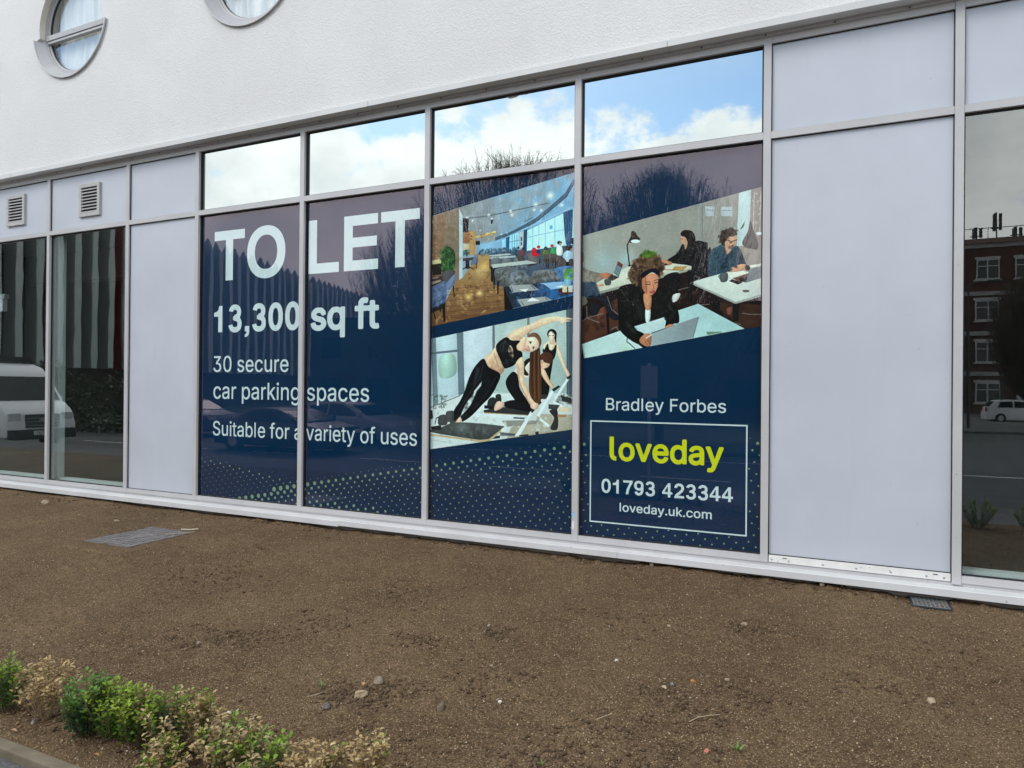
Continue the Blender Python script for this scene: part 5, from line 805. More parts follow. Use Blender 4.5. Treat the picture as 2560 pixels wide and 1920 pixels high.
    (3,0,[[-1417,678,-1421,678,-1429,681,-1437,685,-1442,689,-1446,694,-1449,700,-1451,707,-1452,710,-1451,710,-1448,711,-1430,714,-1430,713,-1428,708,-1427,705,-1425,704,-1424,702,-1420,700,-1415,699,-1406,699,-1403,700,-1398,702,-1394,705,-1393,708,-1392,713,-1392,719,-1393,724,-1395,727,-1399,731,-1406,733,-1414,733,-1415,735,-1422,736,-1423,736,-1423,737,-1423,750,-1415,751,-1415,752,-1414,756,-1408,756,-1405,757,-1401,758,-1399,760,-1397,763,-1395,767,-1395,773,-1396,776,-1397,778,-1399,781,-1403,783,-1408,784,-1415,784,-1421,782,-1424,780,-1426,778,-1427,774,-1428,773,-1448,776,-1449,777,-1449,778,-1447,785,-1445,789,-1442,793,-1437,798,-1434,800,-1428,803,-1421,805,-1415,806,-1406,806,-1395,803,-1388,800,-1385,798,-1381,793,-1378,789,-1376,785,-1373,775,-1373,766,-1374,759,-1376,754,-1382,746,-1376,739,-1372,732,-1370,725,-1369,721,-1369,711,-1371,704,-1372,700,-1375,694,-1379,689,-1384,685,-1392,681,-1400,678,-1406,678],[-1071,678,-1082,680,-1090,684,-1093,686,-1098,691,-1102,697,-1104,703,-1106,710,-1105,710,-1102,711,-1084,714,-1084,713,-1083,708,-1079,703,-1074,700,-1069,699,-1061,699,-1057,700,-1053,702,-1048,705,-1047,708,-1046,713,-1046,721,-1047,725,-1048,727,-1052,730,-1055,732,-1061,733,-1067,733,-1069,735,-1077,736,-1077,736,-1078,737,-1077,750,-1070,751,-1069,752,-1069,756,-1061,756,-1058,757,-1054,759,-1052,761,-1050,766,-1050,775,-1052,779,-1054,781,-1058,783,-1062,784,-1069,784,-1076,782,-1080,778,-1081,774,-1083,773,-1102,776,-1103,777,-1103,778,-1101,785,-1099,789,-1095,794,-1089,799,-1083,802,-1078,804,-1070,806,-1060,806,-1051,804,-1045,801,-1041,799,-1037,795,-1033,791,-1030,784,-1027,777,-1027,764,-1030,755,-1034,749,-1036,746,-1036,746,-1033,742,-1029,737,-1026,732,-1025,728,-1024,722,-1024,710,-1024,705,-1026,700,-1029,695,-1033,690,-1037,686,-1041,683,-1046,681,-1055,678,-1060,678],[-972,678,-983,680,-991,684,-994,686,-999,691,-1003,697,-1006,703,-1007,710,-1006,710,-1004,711,-986,714,-985,713,-984,708,-981,703,-975,700,-970,699,-962,699,-958,700,-954,702,-950,705,-948,708,-947,713,-947,721,-949,725,-950,727,-954,730,-956,732,-962,733,-968,733,-970,735,-978,736,-979,736,-979,737,-979,750,-971,751,-970,752,-970,756,-962,756,-960,757,-955,759,-953,761,-951,766,-951,775,-953,779,-955,781,-960,783,-963,784,-970,784,-977,782,-981,778,-982,774,-984,773,-1003,776,-1004,777,-1004,778,-1002,785,-1000,789,-996,794,-990,799,-984,802,-979,804,-972,806,-961,806,-952,804,-946,801,-942,799,-938,795,-935,791,-931,784,-929,777,-929,764,-931,755,-935,749,-937,746,-937,746,-934,742,-930,737,-928,732,-926,728,-925,722,-925,710,-926,705,-928,700,-930,695,-934,690,-938,686,-942,683,-947,681,-956,678,-961,678],[-1809,678,-1816,680,-1822,682,-1829,687,-1833,690,-1837,696,-1842,705,-1845,715,-1847,722,-1847,731,-1848,733,-1848,750,-1847,752,-1847,757,-1845,767,-1842,778,-1837,788,-1833,793,-1829,796,-1826,799,-1822,801,-1818,803,-1808,805,-1802,805,-1793,803,-1790,802,-1782,797,-1778,793,-1770,782,-1766,771,-1764,761,-1763,752,-1763,750,-1763,733,-1763,731,-1763,726,-1765,716,-1769,705,-1773,697,-1778,690,-1783,686,-1790,681,-1793,680,-1802,678],[-1517,678,-1523,680,-1528,681,-1536,687,-1540,691,-1544,696,-1548,704,-1548,705,-1536,710,-1528,713,-1528,713,-1524,706,-1519,702,-1514,700,-1507,700,-1502,702,-1497,707,-1494,711,-1492,717,-1492,721,-1492,723,-1493,724,-1496,722,-1503,721,-1517,721,-1526,723,-1536,728,-1543,735,-1546,739,-1549,746,-1551,753,-1552,757,-1552,769,-1549,778,-1546,787,-1543,791,-1536,798,-1526,803,-1521,804,-1517,805,-1503,805,-1494,803,-1490,801,-1484,797,-1477,791,-1473,783,-1470,776,-1469,768,-1469,724,-1471,713,-1473,704,-1479,694,-1481,691,-1486,687,-1491,683,-1499,680,-1505,678],[-1188,678,-1194,681,-1204,681,-1204,682,-1203,685,-1203,690,-1200,697,-1193,712,-1173,729,-1154,745,-1147,757,-1146,760,-1145,771,-1147,777,-1150,779,-1153,782,-1159,784,-1167,784,-1171,783,-1174,781,-1178,778,-1180,772,-1180,769,-1181,766,-1187,766,-1189,767,-1198,767,-1202,767,-1203,768,-1203,774,-1201,780,-1199,786,-1193,794,-1186,799,-1181,802,-1176,804,-1169,805,-1157,805,-1150,804,-1143,801,-1137,797,-1131,792,-1129,789,-1126,783,-1123,773,-1123,759,-1126,749,-1137,731,-1161,711,-1168,704,-1171,703,-1171,701,-1123,701,-1123,700,-1122,699,-1122,682,-1123,681,-1124,681,-1182,681,-1183,680,-1186,678],[-1711,681,-1712,681,-1712,682,-1712,753,-1713,753,-1714,754,-1742,754,-1743,755,-1743,771,-1741,772,-1719,777,-1711,787,-1708,801,-1707,802,-1690,802,-1690,802,-1689,801,-1689,682,-1690,681,-1691,681],[-1626,681,-1627,682,-1626,685,-1618,727,-1603,757,-1592,782,-1593,783,-1594,783,-1649,783,-1649,783,-1650,785,-1649,802,-1648,802,-1565,802,-1565,801,-1565,784,-1585,750,-1594,725,-1597,714,-1603,682,-1604,681,-1605,681],[-1257,681,-1257,681,-1258,682,-1258,707,-1258,708,-1306,708,-1306,708,-1307,710,-1307,727,-1261,795,-1258,800,-1257,802,-1256,802,-1238,802,-1237,802,-1237,801,-1237,727,-1236,726,-1221,726,-1220,725,-1219,709,-1220,708,-1235,708,-1236,708,-1237,682,-1237,681],[-861,681,-862,681,-862,682,-862,707,-863,708,-910,708,-911,708,-911,710,-911,727,-866,795,-862,800,-862,802,-861,802,-842,802,-842,802,-841,801,-841,727,-840,726,-826,726,-824,725,-824,709,-825,708,-840,708,-841,708,-841,682,-842,681],[-763,681,-763,681,-763,682,-763,707,-764,708,-812,708,-812,708,-813,710,-813,727,-767,795,-764,800,-763,802,-762,802,-743,802,-743,802,-742,801,-742,727,-741,726,-727,726,-726,725,-725,709,-726,708,-741,708,-742,708,-742,682,-743,681],[-1808,700,-1804,700,-1801,700,-1798,702,-1794,705,-1792,708,-1790,713,-1788,718,-1786,724,-1785,734,-1785,749,-1786,752,-1786,755,-1786,760,-1790,771,-1793,777,-1797,781,-1801,783,-1804,784,-1808,783,-1813,782,-1817,778,-1819,775,-1821,771,-1823,765,-1825,756,-1825,752,-1826,749,-1826,734,-1825,732,-1825,727,-1823,718,-1821,713,-1819,708,-1816,705,-1813,702],[-1286,726,-1260,726,-1258,726,-1258,776,-1259,776,-1262,771,-1280,739,-1286,727],[-891,726,-865,726,-863,726,-863,776,-863,776,-867,771,-884,739,-891,727],[-792,726,-766,726,-764,726,-764,776,-764,776,-768,771,-786,739,-792,727],[-1516,743,-1505,742,-1500,744,-1496,747,-1494,750,-1492,755,-1491,758,-1491,767,-1492,773,-1494,777,-1497,780,-1500,782,-1504,783,-1516,784,-1521,782,-1525,778,-1528,771,-1529,767,-1529,760,-1528,753,-1525,748,-1523,746,-1521,744]]),
    (3,0,[[-1335,505,-1338,505,-1340,507,-1339,511,-1338,515,-1336,516,-1334,516,-1330,516,-1327,517,-1325,520,-1322,527,-1344,581,-1344,582,-1343,583,-1341,583,-1333,583,-1331,582,-1316,543,-1315,543,-1315,544,-1313,548,-1301,582,-1298,583,-1288,583,-1287,582,-1287,580,-1313,518,-1315,514,-1317,511,-1319,509,-1324,506,-1329,505],[-1630,525,-1633,525,-1637,527,-1641,528,-1644,531,-1648,535,-1652,542,-1653,547,-1654,551,-1654,558,-1653,561,-1652,567,-1648,574,-1644,578,-1640,581,-1634,583,-1629,584,-1622,584,-1619,584,-1612,581,-1608,579,-1604,575,-1602,573,-1600,568,-1598,562,-1597,559,-1597,549,-1600,541,-1602,536,-1604,534,-1609,529,-1615,526,-1619,525,-1622,525],[-1505,525,-1510,526,-1516,528,-1521,532,-1525,537,-1527,541,-1530,548,-1530,561,-1528,565,-1526,571,-1523,575,-1518,580,-1516,581,-1510,583,-1505,584,-1499,584,-1493,583,-1488,581,-1486,580,-1480,575,-1477,568,-1476,565,-1475,557,-1475,551,-1476,550,-1477,550,-1516,550,-1517,548,-1515,543,-1513,540,-1509,537,-1505,536,-1501,535,-1496,536,-1493,537,-1490,539,-1488,542,-1486,544,-1477,542,-1476,540,-1477,537,-1479,533,-1483,530,-1487,528,-1492,526,-1497,525],[-1445,525,-1448,525,-1453,527,-1459,531,-1463,536,-1465,541,-1467,546,-1467,550,-1467,560,-1465,568,-1464,572,-1461,575,-1456,580,-1452,582,-1448,584,-1442,584,-1438,584,-1435,584,-1431,582,-1427,580,-1425,578,-1425,578,-1424,601,-1423,602,-1414,602,-1412,601,-1412,600,-1412,527,-1414,526,-1423,526,-1424,527,-1425,531,-1425,531,-1425,531,-1429,528,-1433,526,-1438,525],[-1385,525,-1389,526,-1393,527,-1397,530,-1400,533,-1402,537,-1402,540,-1402,546,-1401,550,-1398,554,-1395,556,-1392,558,-1384,560,-1371,561,-1366,562,-1365,563,-1365,567,-1366,570,-1367,571,-1370,573,-1374,574,-1377,574,-1380,573,-1384,572,-1386,570,-1389,567,-1390,566,-1399,568,-1401,569,-1401,570,-1399,574,-1396,577,-1392,580,-1388,582,-1379,584,-1373,584,-1367,583,-1361,581,-1357,578,-1355,575,-1353,572,-1353,570,-1352,566,-1352,527,-1354,526,-1363,526,-1364,527,-1365,530,-1365,530,-1369,527,-1374,525,-1378,525],[-1078,525,-1084,526,-1088,528,-1093,531,-1096,535,-1099,541,-1102,548,-1102,554,-1102,561,-1100,565,-1098,571,-1095,575,-1090,580,-1088,581,-1082,583,-1077,584,-1071,584,-1063,583,-1059,581,-1055,578,-1051,574,-1050,572,-1049,569,-1049,567,-1050,566,-1059,564,-1060,565,-1063,570,-1067,572,-1071,573,-1076,573,-1081,572,-1084,570,-1086,568,-1087,565,-1089,560,-1089,557,-1089,552,-1088,546,-1087,544,-1086,541,-1083,539,-1079,536,-1077,536,-1071,536,-1066,537,-1063,539,-1061,542,-1060,545,-1059,546,-1050,544,-1048,542,-1048,541,-1050,537,-1051,535,-1057,529,-1059,528,-1063,526,-1067,525,-1071,525],[-1017,525,-1020,525,-1024,527,-1028,528,-1032,532,-1036,536,-1038,539,-1040,545,-1041,551,-1041,558,-1040,564,-1038,568,-1035,574,-1030,579,-1025,582,-1021,583,-1015,584,-1009,584,-1006,584,-999,581,-995,579,-991,575,-987,568,-985,563,-984,559,-984,549,-987,541,-989,536,-991,534,-995,530,-998,528,-1004,526,-1009,525],[-1273,525,-1275,526,-1278,529,-1280,532,-1280,534,-1278,537,-1276,539,-1274,541,-1271,541,-1266,540,-1264,538,-1263,536,-1262,532,-1263,530,-1266,526,-1270,525],[-1233,525,-1237,526,-1241,528,-1246,533,-1249,539,-1250,546,-1250,582,-1249,583,-1247,583,-1239,583,-1238,582,-1237,546,-1237,543,-1235,539,-1233,538,-1228,536,-1223,536,-1220,537,-1216,539,-1214,542,-1213,546,-1213,582,-1211,583,-1201,583,-1200,582,-1200,581,-1200,527,-1202,526,-1211,526,-1212,527,-1212,531,-1212,531,-1213,531,-1217,528,-1222,526,-1225,525],[-1122,525,-1126,527,-1128,530,-1128,531,-1128,536,-1126,538,-1123,541,-1120,541,-1117,541,-1115,539,-1112,536,-1111,535,-1112,531,-1112,529,-1116,526,-1119,525],[-1679,526,-1680,527,-1680,528,-1680,601,-1679,602,-1678,602,-1670,602,-1668,602,-1668,600,-1668,528,-1669,526,-1670,526],[-1569,526,-1570,527,-1572,532,-1592,581,-1592,582,-1591,583,-1589,583,-1581,583,-1579,582,-1564,544,-1564,543,-1563,543,-1548,582,-1546,583,-1536,583,-1535,582,-1535,581,-1557,527,-1559,526],[-1186,526,-1187,527,-1187,528,-1187,601,-1186,602,-1185,602,-1176,602,-1175,602,-1174,601,-1174,561,-1172,562,-1150,583,-1138,583,-1137,582,-1137,581,-1152,567,-1153,566,-1160,559,-1160,558,-1135,528,-1135,527,-1136,526,-1149,526,-1151,528,-1169,549,-1170,550,-1174,547,-1174,546,-1174,527,-1176,526],[-973,526,-974,527,-974,529,-974,581,-974,582,-973,583,-963,583,-962,582,-962,579,-961,579,-959,581,-954,583,-951,584,-943,584,-939,583,-937,582,-932,576,-931,576,-926,581,-921,583,-917,584,-909,584,-903,582,-901,581,-897,578,-894,573,-893,569,-893,528,-893,527,-894,526,-904,526,-906,527,-906,566,-906,568,-909,571,-911,573,-916,574,-920,573,-923,571,-926,568,-927,565,-927,527,-929,526,-938,526,-939,526,-940,528,-940,564,-940,567,-941,570,-944,572,-947,573,-950,574,-953,573,-958,571,-960,569,-961,565,-961,527,-963,526],[-1381,535,-1378,535,-1373,536,-1369,538,-1368,540,-1365,545,-1365,552,-1366,552,-1382,549,-1385,549,-1389,546,-1389,545,-1390,543,-1389,539,-1388,537,-1385,536],[-1630,536,-1625,535,-1622,536,-1619,537,-1617,538,-1614,540,-1613,542,-1612,544,-1610,549,-1610,556,-1611,562,-1612,566,-1614,568,-1617,571,-1622,573,-1629,573,-1632,572,-1635,570,-1638,566,-1640,562,-1641,558,-1641,551,-1640,548,-1639,544,-1635,539,-1633,537],[-1443,536,-1437,536,-1431,538,-1429,540,-1427,544,-1425,552,-1425,558,-1425,561,-1426,564,-1428,568,-1431,571,-1433,572,-1437,573,-1443,573,-1447,572,-1449,570,-1451,568,-1453,564,-1454,560,-1455,554,-1454,547,-1453,544,-1449,539,-1447,537],[-1017,536,-1012,535,-1009,536,-1004,538,-1001,540,-1000,542,-998,547,-997,550,-997,555,-997,559,-999,564,-1001,568,-1004,571,-1009,573,-1016,573,-1019,572,-1022,570,-1026,565,-1028,558,-1028,551,-1027,546,-1026,544,-1024,540,-1022,539,-1020,537],[-1516,561,-1489,561,-1488,561,-1488,562,-1489,565,-1492,570,-1496,573,-1502,574,-1507,573,-1512,570,-1514,568,-1516,564,-1517,562]]),
]
# shape code, colour, second colour, size, count, points
PICTURE_ONE = ([[-3.652,3.3097],[-2.1231,3.5649],[-2.1128,2.4492],[-3.64,2.2048]], [
    [3,[158,165,172],[132,184,216],0,0,[-3,170,998,-12,1005,732,5,893]],
    [2,[160,128,104],[128,96,74],0,0,[4,171,214,133,219,611,9,600]],
    [3,[150,150,148],[150,160,170],0,0,[214,133,461,92,502,347,331,368,243,361]],
    [1,[136,176,206],0,0,0,[502,347,592,320,748,242,839,172,990,48,991,221,693,311,515,365]],
    [1,[140,122,106],0,0,0,[103,150,214,134,219,611,188,609,106,411]],
    [1,[192,205,210],0,0,0,[214,134,243,188,246,577,219,602]],
    [1,[150,190,218],0,0,0,[365,377,515,357,516,429,359,424]],
    [1,[78,92,108],0,0,0,[412,439,984,420,987,725,546,797,544,658,440,629]],
    [2,[190,154,104],[112,78,56],0,0,[184,612,247,577,362,433,438,438,460,636,544,655,546,797,12,887,11,783,123,727]],
    [10,[92,60,40],[214,172,120],11,170,[253,595,359,447,432,458,453,641,531,663,532,779,33,869,130,739]],
    [10,[130,140,150],[186,194,200],27,110,[221,144,981,8,839,183,592,296,263,291]],
    [10,[110,155,190],[160,200,225],20,60,[528,343,839,194,981,86,982,198,693,305]],
    [10,[112,84,62],[190,158,130],15,80,[11,172,207,142,211,563,29,491]],
    [7,[165,118,76],0,31,0,[122,630,537,617]],
    [7,[112,74,50],0,31,0,[122,648,537,634]],
    [7,[165,118,76],0,31,0,[122,666,538,652]],
    [7,[112,74,50],0,31,0,[123,684,538,669]],
    [7,[165,118,76],0,31,0,[123,703,538,687]],
    [7,[112,74,50],0,31,0,[123,721,538,704]],
    [7,[165,118,76],0,31,0,[123,739,538,722]],
    [7,[112,74,50],0,31,0,[123,757,539,739]],
    [7,[165,118,76],0,31,0,[124,775,539,768]],
    [7,[112,74,50],0,31,0,[124,793,539,785]],
    [7,[165,118,76],0,31,0,[124,811,539,803]],
    [7,[112,74,50],0,31,0,[124,830,539,820]],
    [7,[165,118,76],0,31,0,[124,848,539,838]],
    [7,[112,74,50],0,31,0,[125,866,540,855]],
    [9,[245,224,160],0,0,0,[376,549,449,553,377,614]],
    [9,[255,225,140],0,0,0,[288,704,328,706,288,740]],
    [9,[255,225,150],0,0,0,[367,684,403,686,367,717]],
    [9,[240,200,120],0,0,0,[399,515,445,518,400,556]],
    [7,[84,104,124],0,202,0,[990,51,940,124,839,197,754,254,692,282,592,322,476,352]],
    [7,[70,96,120],0,82,0,[990,65,943,138,845,206,757,263,696,291]],
    [7,[160,205,232],0,60,0,[991,201,858,247,693,300,567,341]],
    [7,[112,120,128],0,75,0,[827,165,654,182,423,204,282,204]],
    [1,[196,238,246],0,0,0,[687,319,991,212,993,426,688,442]],
    [7,[132,188,212],0,36,0,[727,305,728,440]],
    [7,[132,188,212],0,35,0,[767,292,768,443]],
    [7,[132,188,212],0,35,0,[809,276,811,446]],
    [7,[132,188,212],0,35,0,[870,256,872,450]],
    [7,[132,188,212],0,35,0,[693,360,767,351,930,333]],
    [1,[110,175,205],0,0,0,[837,301,855,302,855,322,837,323]],
    [1,[40,82,118],0,0,0,[923,231,985,217,978,419,961,435,942,422,932,354]],
    [7,[66,116,156],0,35,0,[938,232,945,406]],
    [7,[66,116,156],0,34,0,[953,234,959,407]],
    [7,[66,116,156],0,34,0,[968,235,974,408]],
    [1,[38,78,112],0,0,0,[668,315,690,311,688,431,679,453,664,417]],
    [1,[196,206,206],0,0,0,[639,324,665,319,664,423,640,421]],
    [1,[70,80,90],0,0,0,[647,353,656,353,656,380,647,379]],
    [1,[70,80,90],0,0,0,[647,385,656,385,656,405,647,405]],
    [1,[176,224,244],0,0,0,[572,341,636,326,637,433,571,428]],
    [7,[80,140,180],0,30,0,[589,337,590,429]],
    [7,[80,140,180],0,30,0,[605,338,606,430]],
    [7,[80,140,180],0,30,0,[621,339,622,432]],
    [7,[80,140,180],0,30,0,[573,379,637,372]],
    [1,[48,98,138],0,0,0,[548,351,571,344,569,430,548,429]],
    [1,[156,212,242],0,0,0,[519,363,548,353,548,429,519,427]],
    [1,[192,152,102],0,0,0,[290,294,334,286,334,446,292,437]],
    [1,[160,118,84],0,0,0,[244,278,290,282,291,365,245,361]],
    [1,[205,190,160],0,0,0,[245,361,291,371,291,407,245,403]],
    [4,[226,200,84],0,0,0,[331,328,397,315,466,304,471,318,414,329,339,332]],
    [4,[170,150,110],0,0,0,[358,329,430,314,463,314,411,333]],
    [1,[28,30,36],0,0,0,[242,200,284,204,282,293,243,289]],
    [1,[30,34,44],0,0,0,[336,353,367,355,367,380,336,378]],
    [1,[50,54,60],0,0,0,[441,230,460,229,452,255,443,255]],
    [7,[60,66,74],0,42,0,[673,262,723,242]],
    [1,[150,96,66],0,0,0,[245,333,260,321,275,335]],
    [1,[150,96,66],0,0,0,[273,311,288,299,303,314]],
    [1,[150,96,66],0,0,0,[289,324,304,313,319,327]],
    [1,[150,96,66],0,0,0,[249,354,264,342,279,356]],
    [1,[150,96,66],0,0,0,[286,342,301,330,316,344]],
    [1,[150,96,66],0,0,0,[269,350,284,338,299,352]],
    [1,[150,96,66],0,0,0,[366,322,381,310,395,324]],
    [1,[150,96,66],0,0,0,[366,337,381,325,396,339]],
    [10,[150,120,90],[230,200,150],5,40,[371,300,473,309,473,368,371,360]],
    [9,[255,255,245],0,0,0,[838,121,875,125,839,155]],
    [9,[255,255,245],0,0,0,[745,165,767,167,745,185]],
    [9,[255,255,245],0,0,0,[735,196,750,198,735,210]],
    [9,[255,255,245],0,0,0,[781,203,797,204,781,217]],
    [9,[255,255,245],0,0,0,[576,188,595,190,576,205]],
    [9,[255,255,245],0,0,0,[586,212,604,214,587,228]],
    [9,[255,255,245],0,0,0,[426,198,443,199,426,213]],
    [9,[255,255,245],0,0,0,[448,222,461,223,448,234]],
    [9,[255,255,245],0,0,0,[274,200,292,201,274,215]],
    [9,[255,255,245],0,0,0,[313,222,325,224,313,233]],
    [9,[255,255,245],0,0,0,[912,185,930,187,912,202]],
    [9,[255,255,245],0,0,0,[18,203,33,204,18,216]],
    [9,[255,255,245],0,0,0,[367,288,376,289,367,297]],
    [9,[255,255,245],0,0,0,[469,306,479,307,470,314]],
    [9,[255,255,245],0,0,0,[515,325,523,325,515,332]],
    [9,[255,255,245],0,0,0,[554,321,561,322,554,328]],
    [10,[150,100,70],[214,186,150],5,60,[10,334,105,347,106,447,11,453]],
    [1,[208,198,150],0,0,0,[7,456,92,446,92,476,8,480]],
    [1,[44,38,38],0,0,0,[15,481,93,480,86,549,23,551]],
    [4,[44,74,46],0,0,0,[92,410,126,373,165,388,189,429,178,525,93,531]],
    [10,[26,50,30],[112,152,92],8,170,[76,409,81,391,126,370,182,411,180,531,93,531]],
    [10,[50,66,60],[96,120,110],6,40,[245,409,291,401,292,442,246,439]],
    [10,[40,58,78],[96,122,140],7,150,[362,412,631,415,631,473,412,445,362,448]],
    [1,[74,70,76],0,0,0,[244,456,325,454,320,473,245,474]],
    [1,[44,40,42],0,0,0,[265,470,292,472,293,526,265,524]],
    [7,[40,36,38],0,64,0,[245,526,279,507,316,527]],
    [4,[104,114,134],0,0,0,[325,454,349,434,349,494,302,500,312,474]],
    [7,[40,36,38],0,63,0,[343,496,343,526]],
    [1,[186,192,192],0,0,0,[425,449,568,448,593,459,451,460]],
    [1,[182,186,188],0,0,0,[438,462,612,464,616,476,442,477]],
    [7,[44,42,48],0,75,0,[438,474,439,535]],
    [4,[112,116,120],0,0,0,[445,486,465,469,504,472,509,503,447,506]],
    [4,[112,116,120],0,0,0,[523,485,539,476,576,480,589,503,525,505]],
    [4,[112,116,120],0,0,0,[606,483,657,479,669,499,608,501]],
    [4,[108,104,104],0,0,0,[700,461,731,461,775,503,757,527,704,506]],
    [4,[80,74,72],0,0,0,[628,455,663,463,670,504,632,498]],
    [1,[205,40,60],0,0,0,[719,450,747,441,775,474,750,481,724,473]],
    [8,[214,44,62],0,0,0,[737,437,751,438,737,448]],
    [1,[56,60,88],0,0,0,[750,438,779,441,775,467,751,461]],
    [8,[210,44,60],0,0,0,[766,424,777,425,766,433]],
    [4,[86,106,62],0,0,0,[790,456,811,443,838,453,848,491,796,484]],
    [8,[40,40,42],0,0,0,[813,436,824,437,813,447]],
    [4,[48,150,92],0,0,0,[846,443,868,436,881,457,877,484,849,477]],
    [8,[205,36,52],0,0,0,[854,424,865,425,855,433]],
    [4,[216,222,218],0,0,0,[882,434,901,425,918,437,920,482,885,479]],
    [8,[44,36,38],0,0,0,[901,409,916,410,901,420]],
    [8,[190,150,130],0,0,0,[906,418,914,419,906,427]],
    [4,[166,192,208],0,0,0,[926,477,955,459,988,476,988,528,926,524]],
    [8,[44,38,38],0,0,0,[961,445,981,446,961,461]],
    [8,[180,140,120],0,0,0,[978,458,986,459,978,468]],
    [1,[40,36,44],0,0,0,[975,389,989,387,989,426,978,422]],
    [4,[82,74,72],0,0,0,[802,476,842,471,881,479,880,525,806,520]],
    [4,[80,72,72],0,0,0,[883,485,932,505,956,557,889,547]],
    [4,[74,64,66],0,0,0,[962,516,988,515,989,566,963,564]],
    [1,[26,26,30],0,0,0,[932,522,962,529,962,557,944,551]],
    [7,[30,30,34],0,53,0,[819,503,819,554]],
    [7,[30,30,34],0,53,0,[830,504,830,554]],
    [7,[30,30,34],0,52,0,[860,506,861,556]],
    [7,[30,30,34],0,52,0,[877,507,877,557]],
    [7,[30,30,34],0,53,0,[775,500,775,551]],
    [4,[128,66,78],0,0,0,[647,436,663,429,675,464,650,468]],
    [8,[50,44,44],0,0,0,[664,426,671,427,664,434]],
    [8,[60,60,64],0,0,0,[632,418,639,418,632,426]],
    [1,[188,194,190],0,0,0,[447,509,694,500,762,522,511,529,459,532]],
    [1,[52,48,48],0,0,0,[459,532,511,529,762,522,760,530,465,546]],
    [1,[40,36,38],0,0,0,[444,518,460,536,460,618,445,615]],
    [1,[36,32,34],0,0,0,[460,542,476,541,474,663,463,660]],
    [4,[98,106,112],0,0,0,[591,530,645,525,694,528,690,594,598,574]],
    [4,[74,86,104],0,0,0,[695,554,744,529,803,527,801,575,702,609]],
    [5,[122,130,138],[84,76,68],0,0,[473,543,530,530,583,530,583,614,505,621,476,602]],
    [1,[34,28,28],0,0,0,[489,614,503,618,499,698,490,696]],
    [10,[66,60,54],[150,156,160],9,60,[485,544,575,535,576,607,505,615]],
    [10,[60,66,74],[136,146,156],8,50,[600,534,689,534,686,585,604,572]],
    [5,[136,150,166],[96,86,76],0,0,[549,594,575,572,670,570,724,642,570,655,550,635]],
    [5,[132,140,150],[94,82,70],0,0,[728,582,751,567,861,570,915,635,727,642]],
    [4,[84,124,172],0,0,0,[867,565,988,556,989,639,921,636]],
    [10,[70,66,62],[160,170,180],11,90,[563,578,670,576,715,638,576,651]],
    [10,[70,64,58],[158,162,168],11,90,[739,583,861,576,903,632,739,637]],
    [10,[60,90,130],[120,160,205],11,50,[873,568,986,564,986,631,921,627]],
    [3,[46,50,58],[44,106,170],0,0,[533,653,933,634,989,653,990,726,591,789]],
    [9,[60,140,220],0,0,0,[838,690,928,695,838,775]],
    [1,[34,28,27],0,0,0,[533,654,600,788,590,794,542,798,538,698]],
    [10,[24,26,32],[90,130,180],12,70,[551,658,927,642,975,714,596,776]],
    [1,[168,170,170],0,0,0,[570,647,721,647,772,684,596,692]],
    [1,[150,188,220],0,0,0,[776,643,927,642,975,676,850,686]],
    [1,[166,168,168],0,0,0,[625,735,814,726,856,747,660,783]],
    [1,[236,240,240],0,0,0,[640,676,704,672,684,692]],
    [1,[236,240,240],0,0,0,[691,750,727,727,780,750]],
    [1,[236,240,240],0,0,0,[880,671,927,664,928,679]],
    [7,[60,62,66],0,36,0,[586,654,599,687]],
    [7,[60,62,66],0,36,0,[718,653,746,677]],
    [7,[50,52,60],0,35,0,[792,648,838,679]],
    [7,[60,62,66],0,35,0,[814,734,829,747]],
    [7,[60,62,66],0,36,0,[653,747,672,773]],
    [8,[88,42,40],0,0,0,[949,698,1000,701,949,719]],
    [1,[216,206,172],0,0,0,[922,666,951,665,952,706,922,706]],
    [1,[204,204,196],0,0,0,[958,669,987,667,987,708,959,707]],
    [4,[130,174,192],0,0,0,[936,623,971,616,975,664,936,664]],
    [10,[70,130,56],[140,196,92],9,34,[930,572,989,565,989,631,933,622]],
    [1,[74,58,54],0,0,0,[9,558,130,560,122,589,9,631]],
    [1,[146,124,110],0,0,0,[16,563,72,562,58,572,16,575]],
    [1,[158,140,128],0,0,0,[16,594,80,582,87,595,16,612]],
    [4,[84,82,84],0,0,0,[93,540,176,526,185,555,122,609]],
    [4,[112,124,152],0,0,0,[122,612,187,554,186,609,169,634,122,651]],
    [1,[34,28,28],0,0,0,[172,630,181,630,188,701,182,702]],
    [5,[100,120,158],[78,92,122],0,0,[9,642,66,612,120,598,122,730,67,755,11,768]],
    [1,[44,38,42],0,0,0,[11,768,122,730,118,763,11,798]],
    [1,[34,28,28],0,0,0,[95,753,118,740,120,855,107,857]],
    [1,[34,28,28],0,0,0,[76,761,89,762,87,792,78,790]],
    [7,[30,28,30],0,79,0,[32,790,47,833]],
    [10,[60,72,100],[140,158,190],11,70,[17,649,115,605,116,720,25,759]],
])
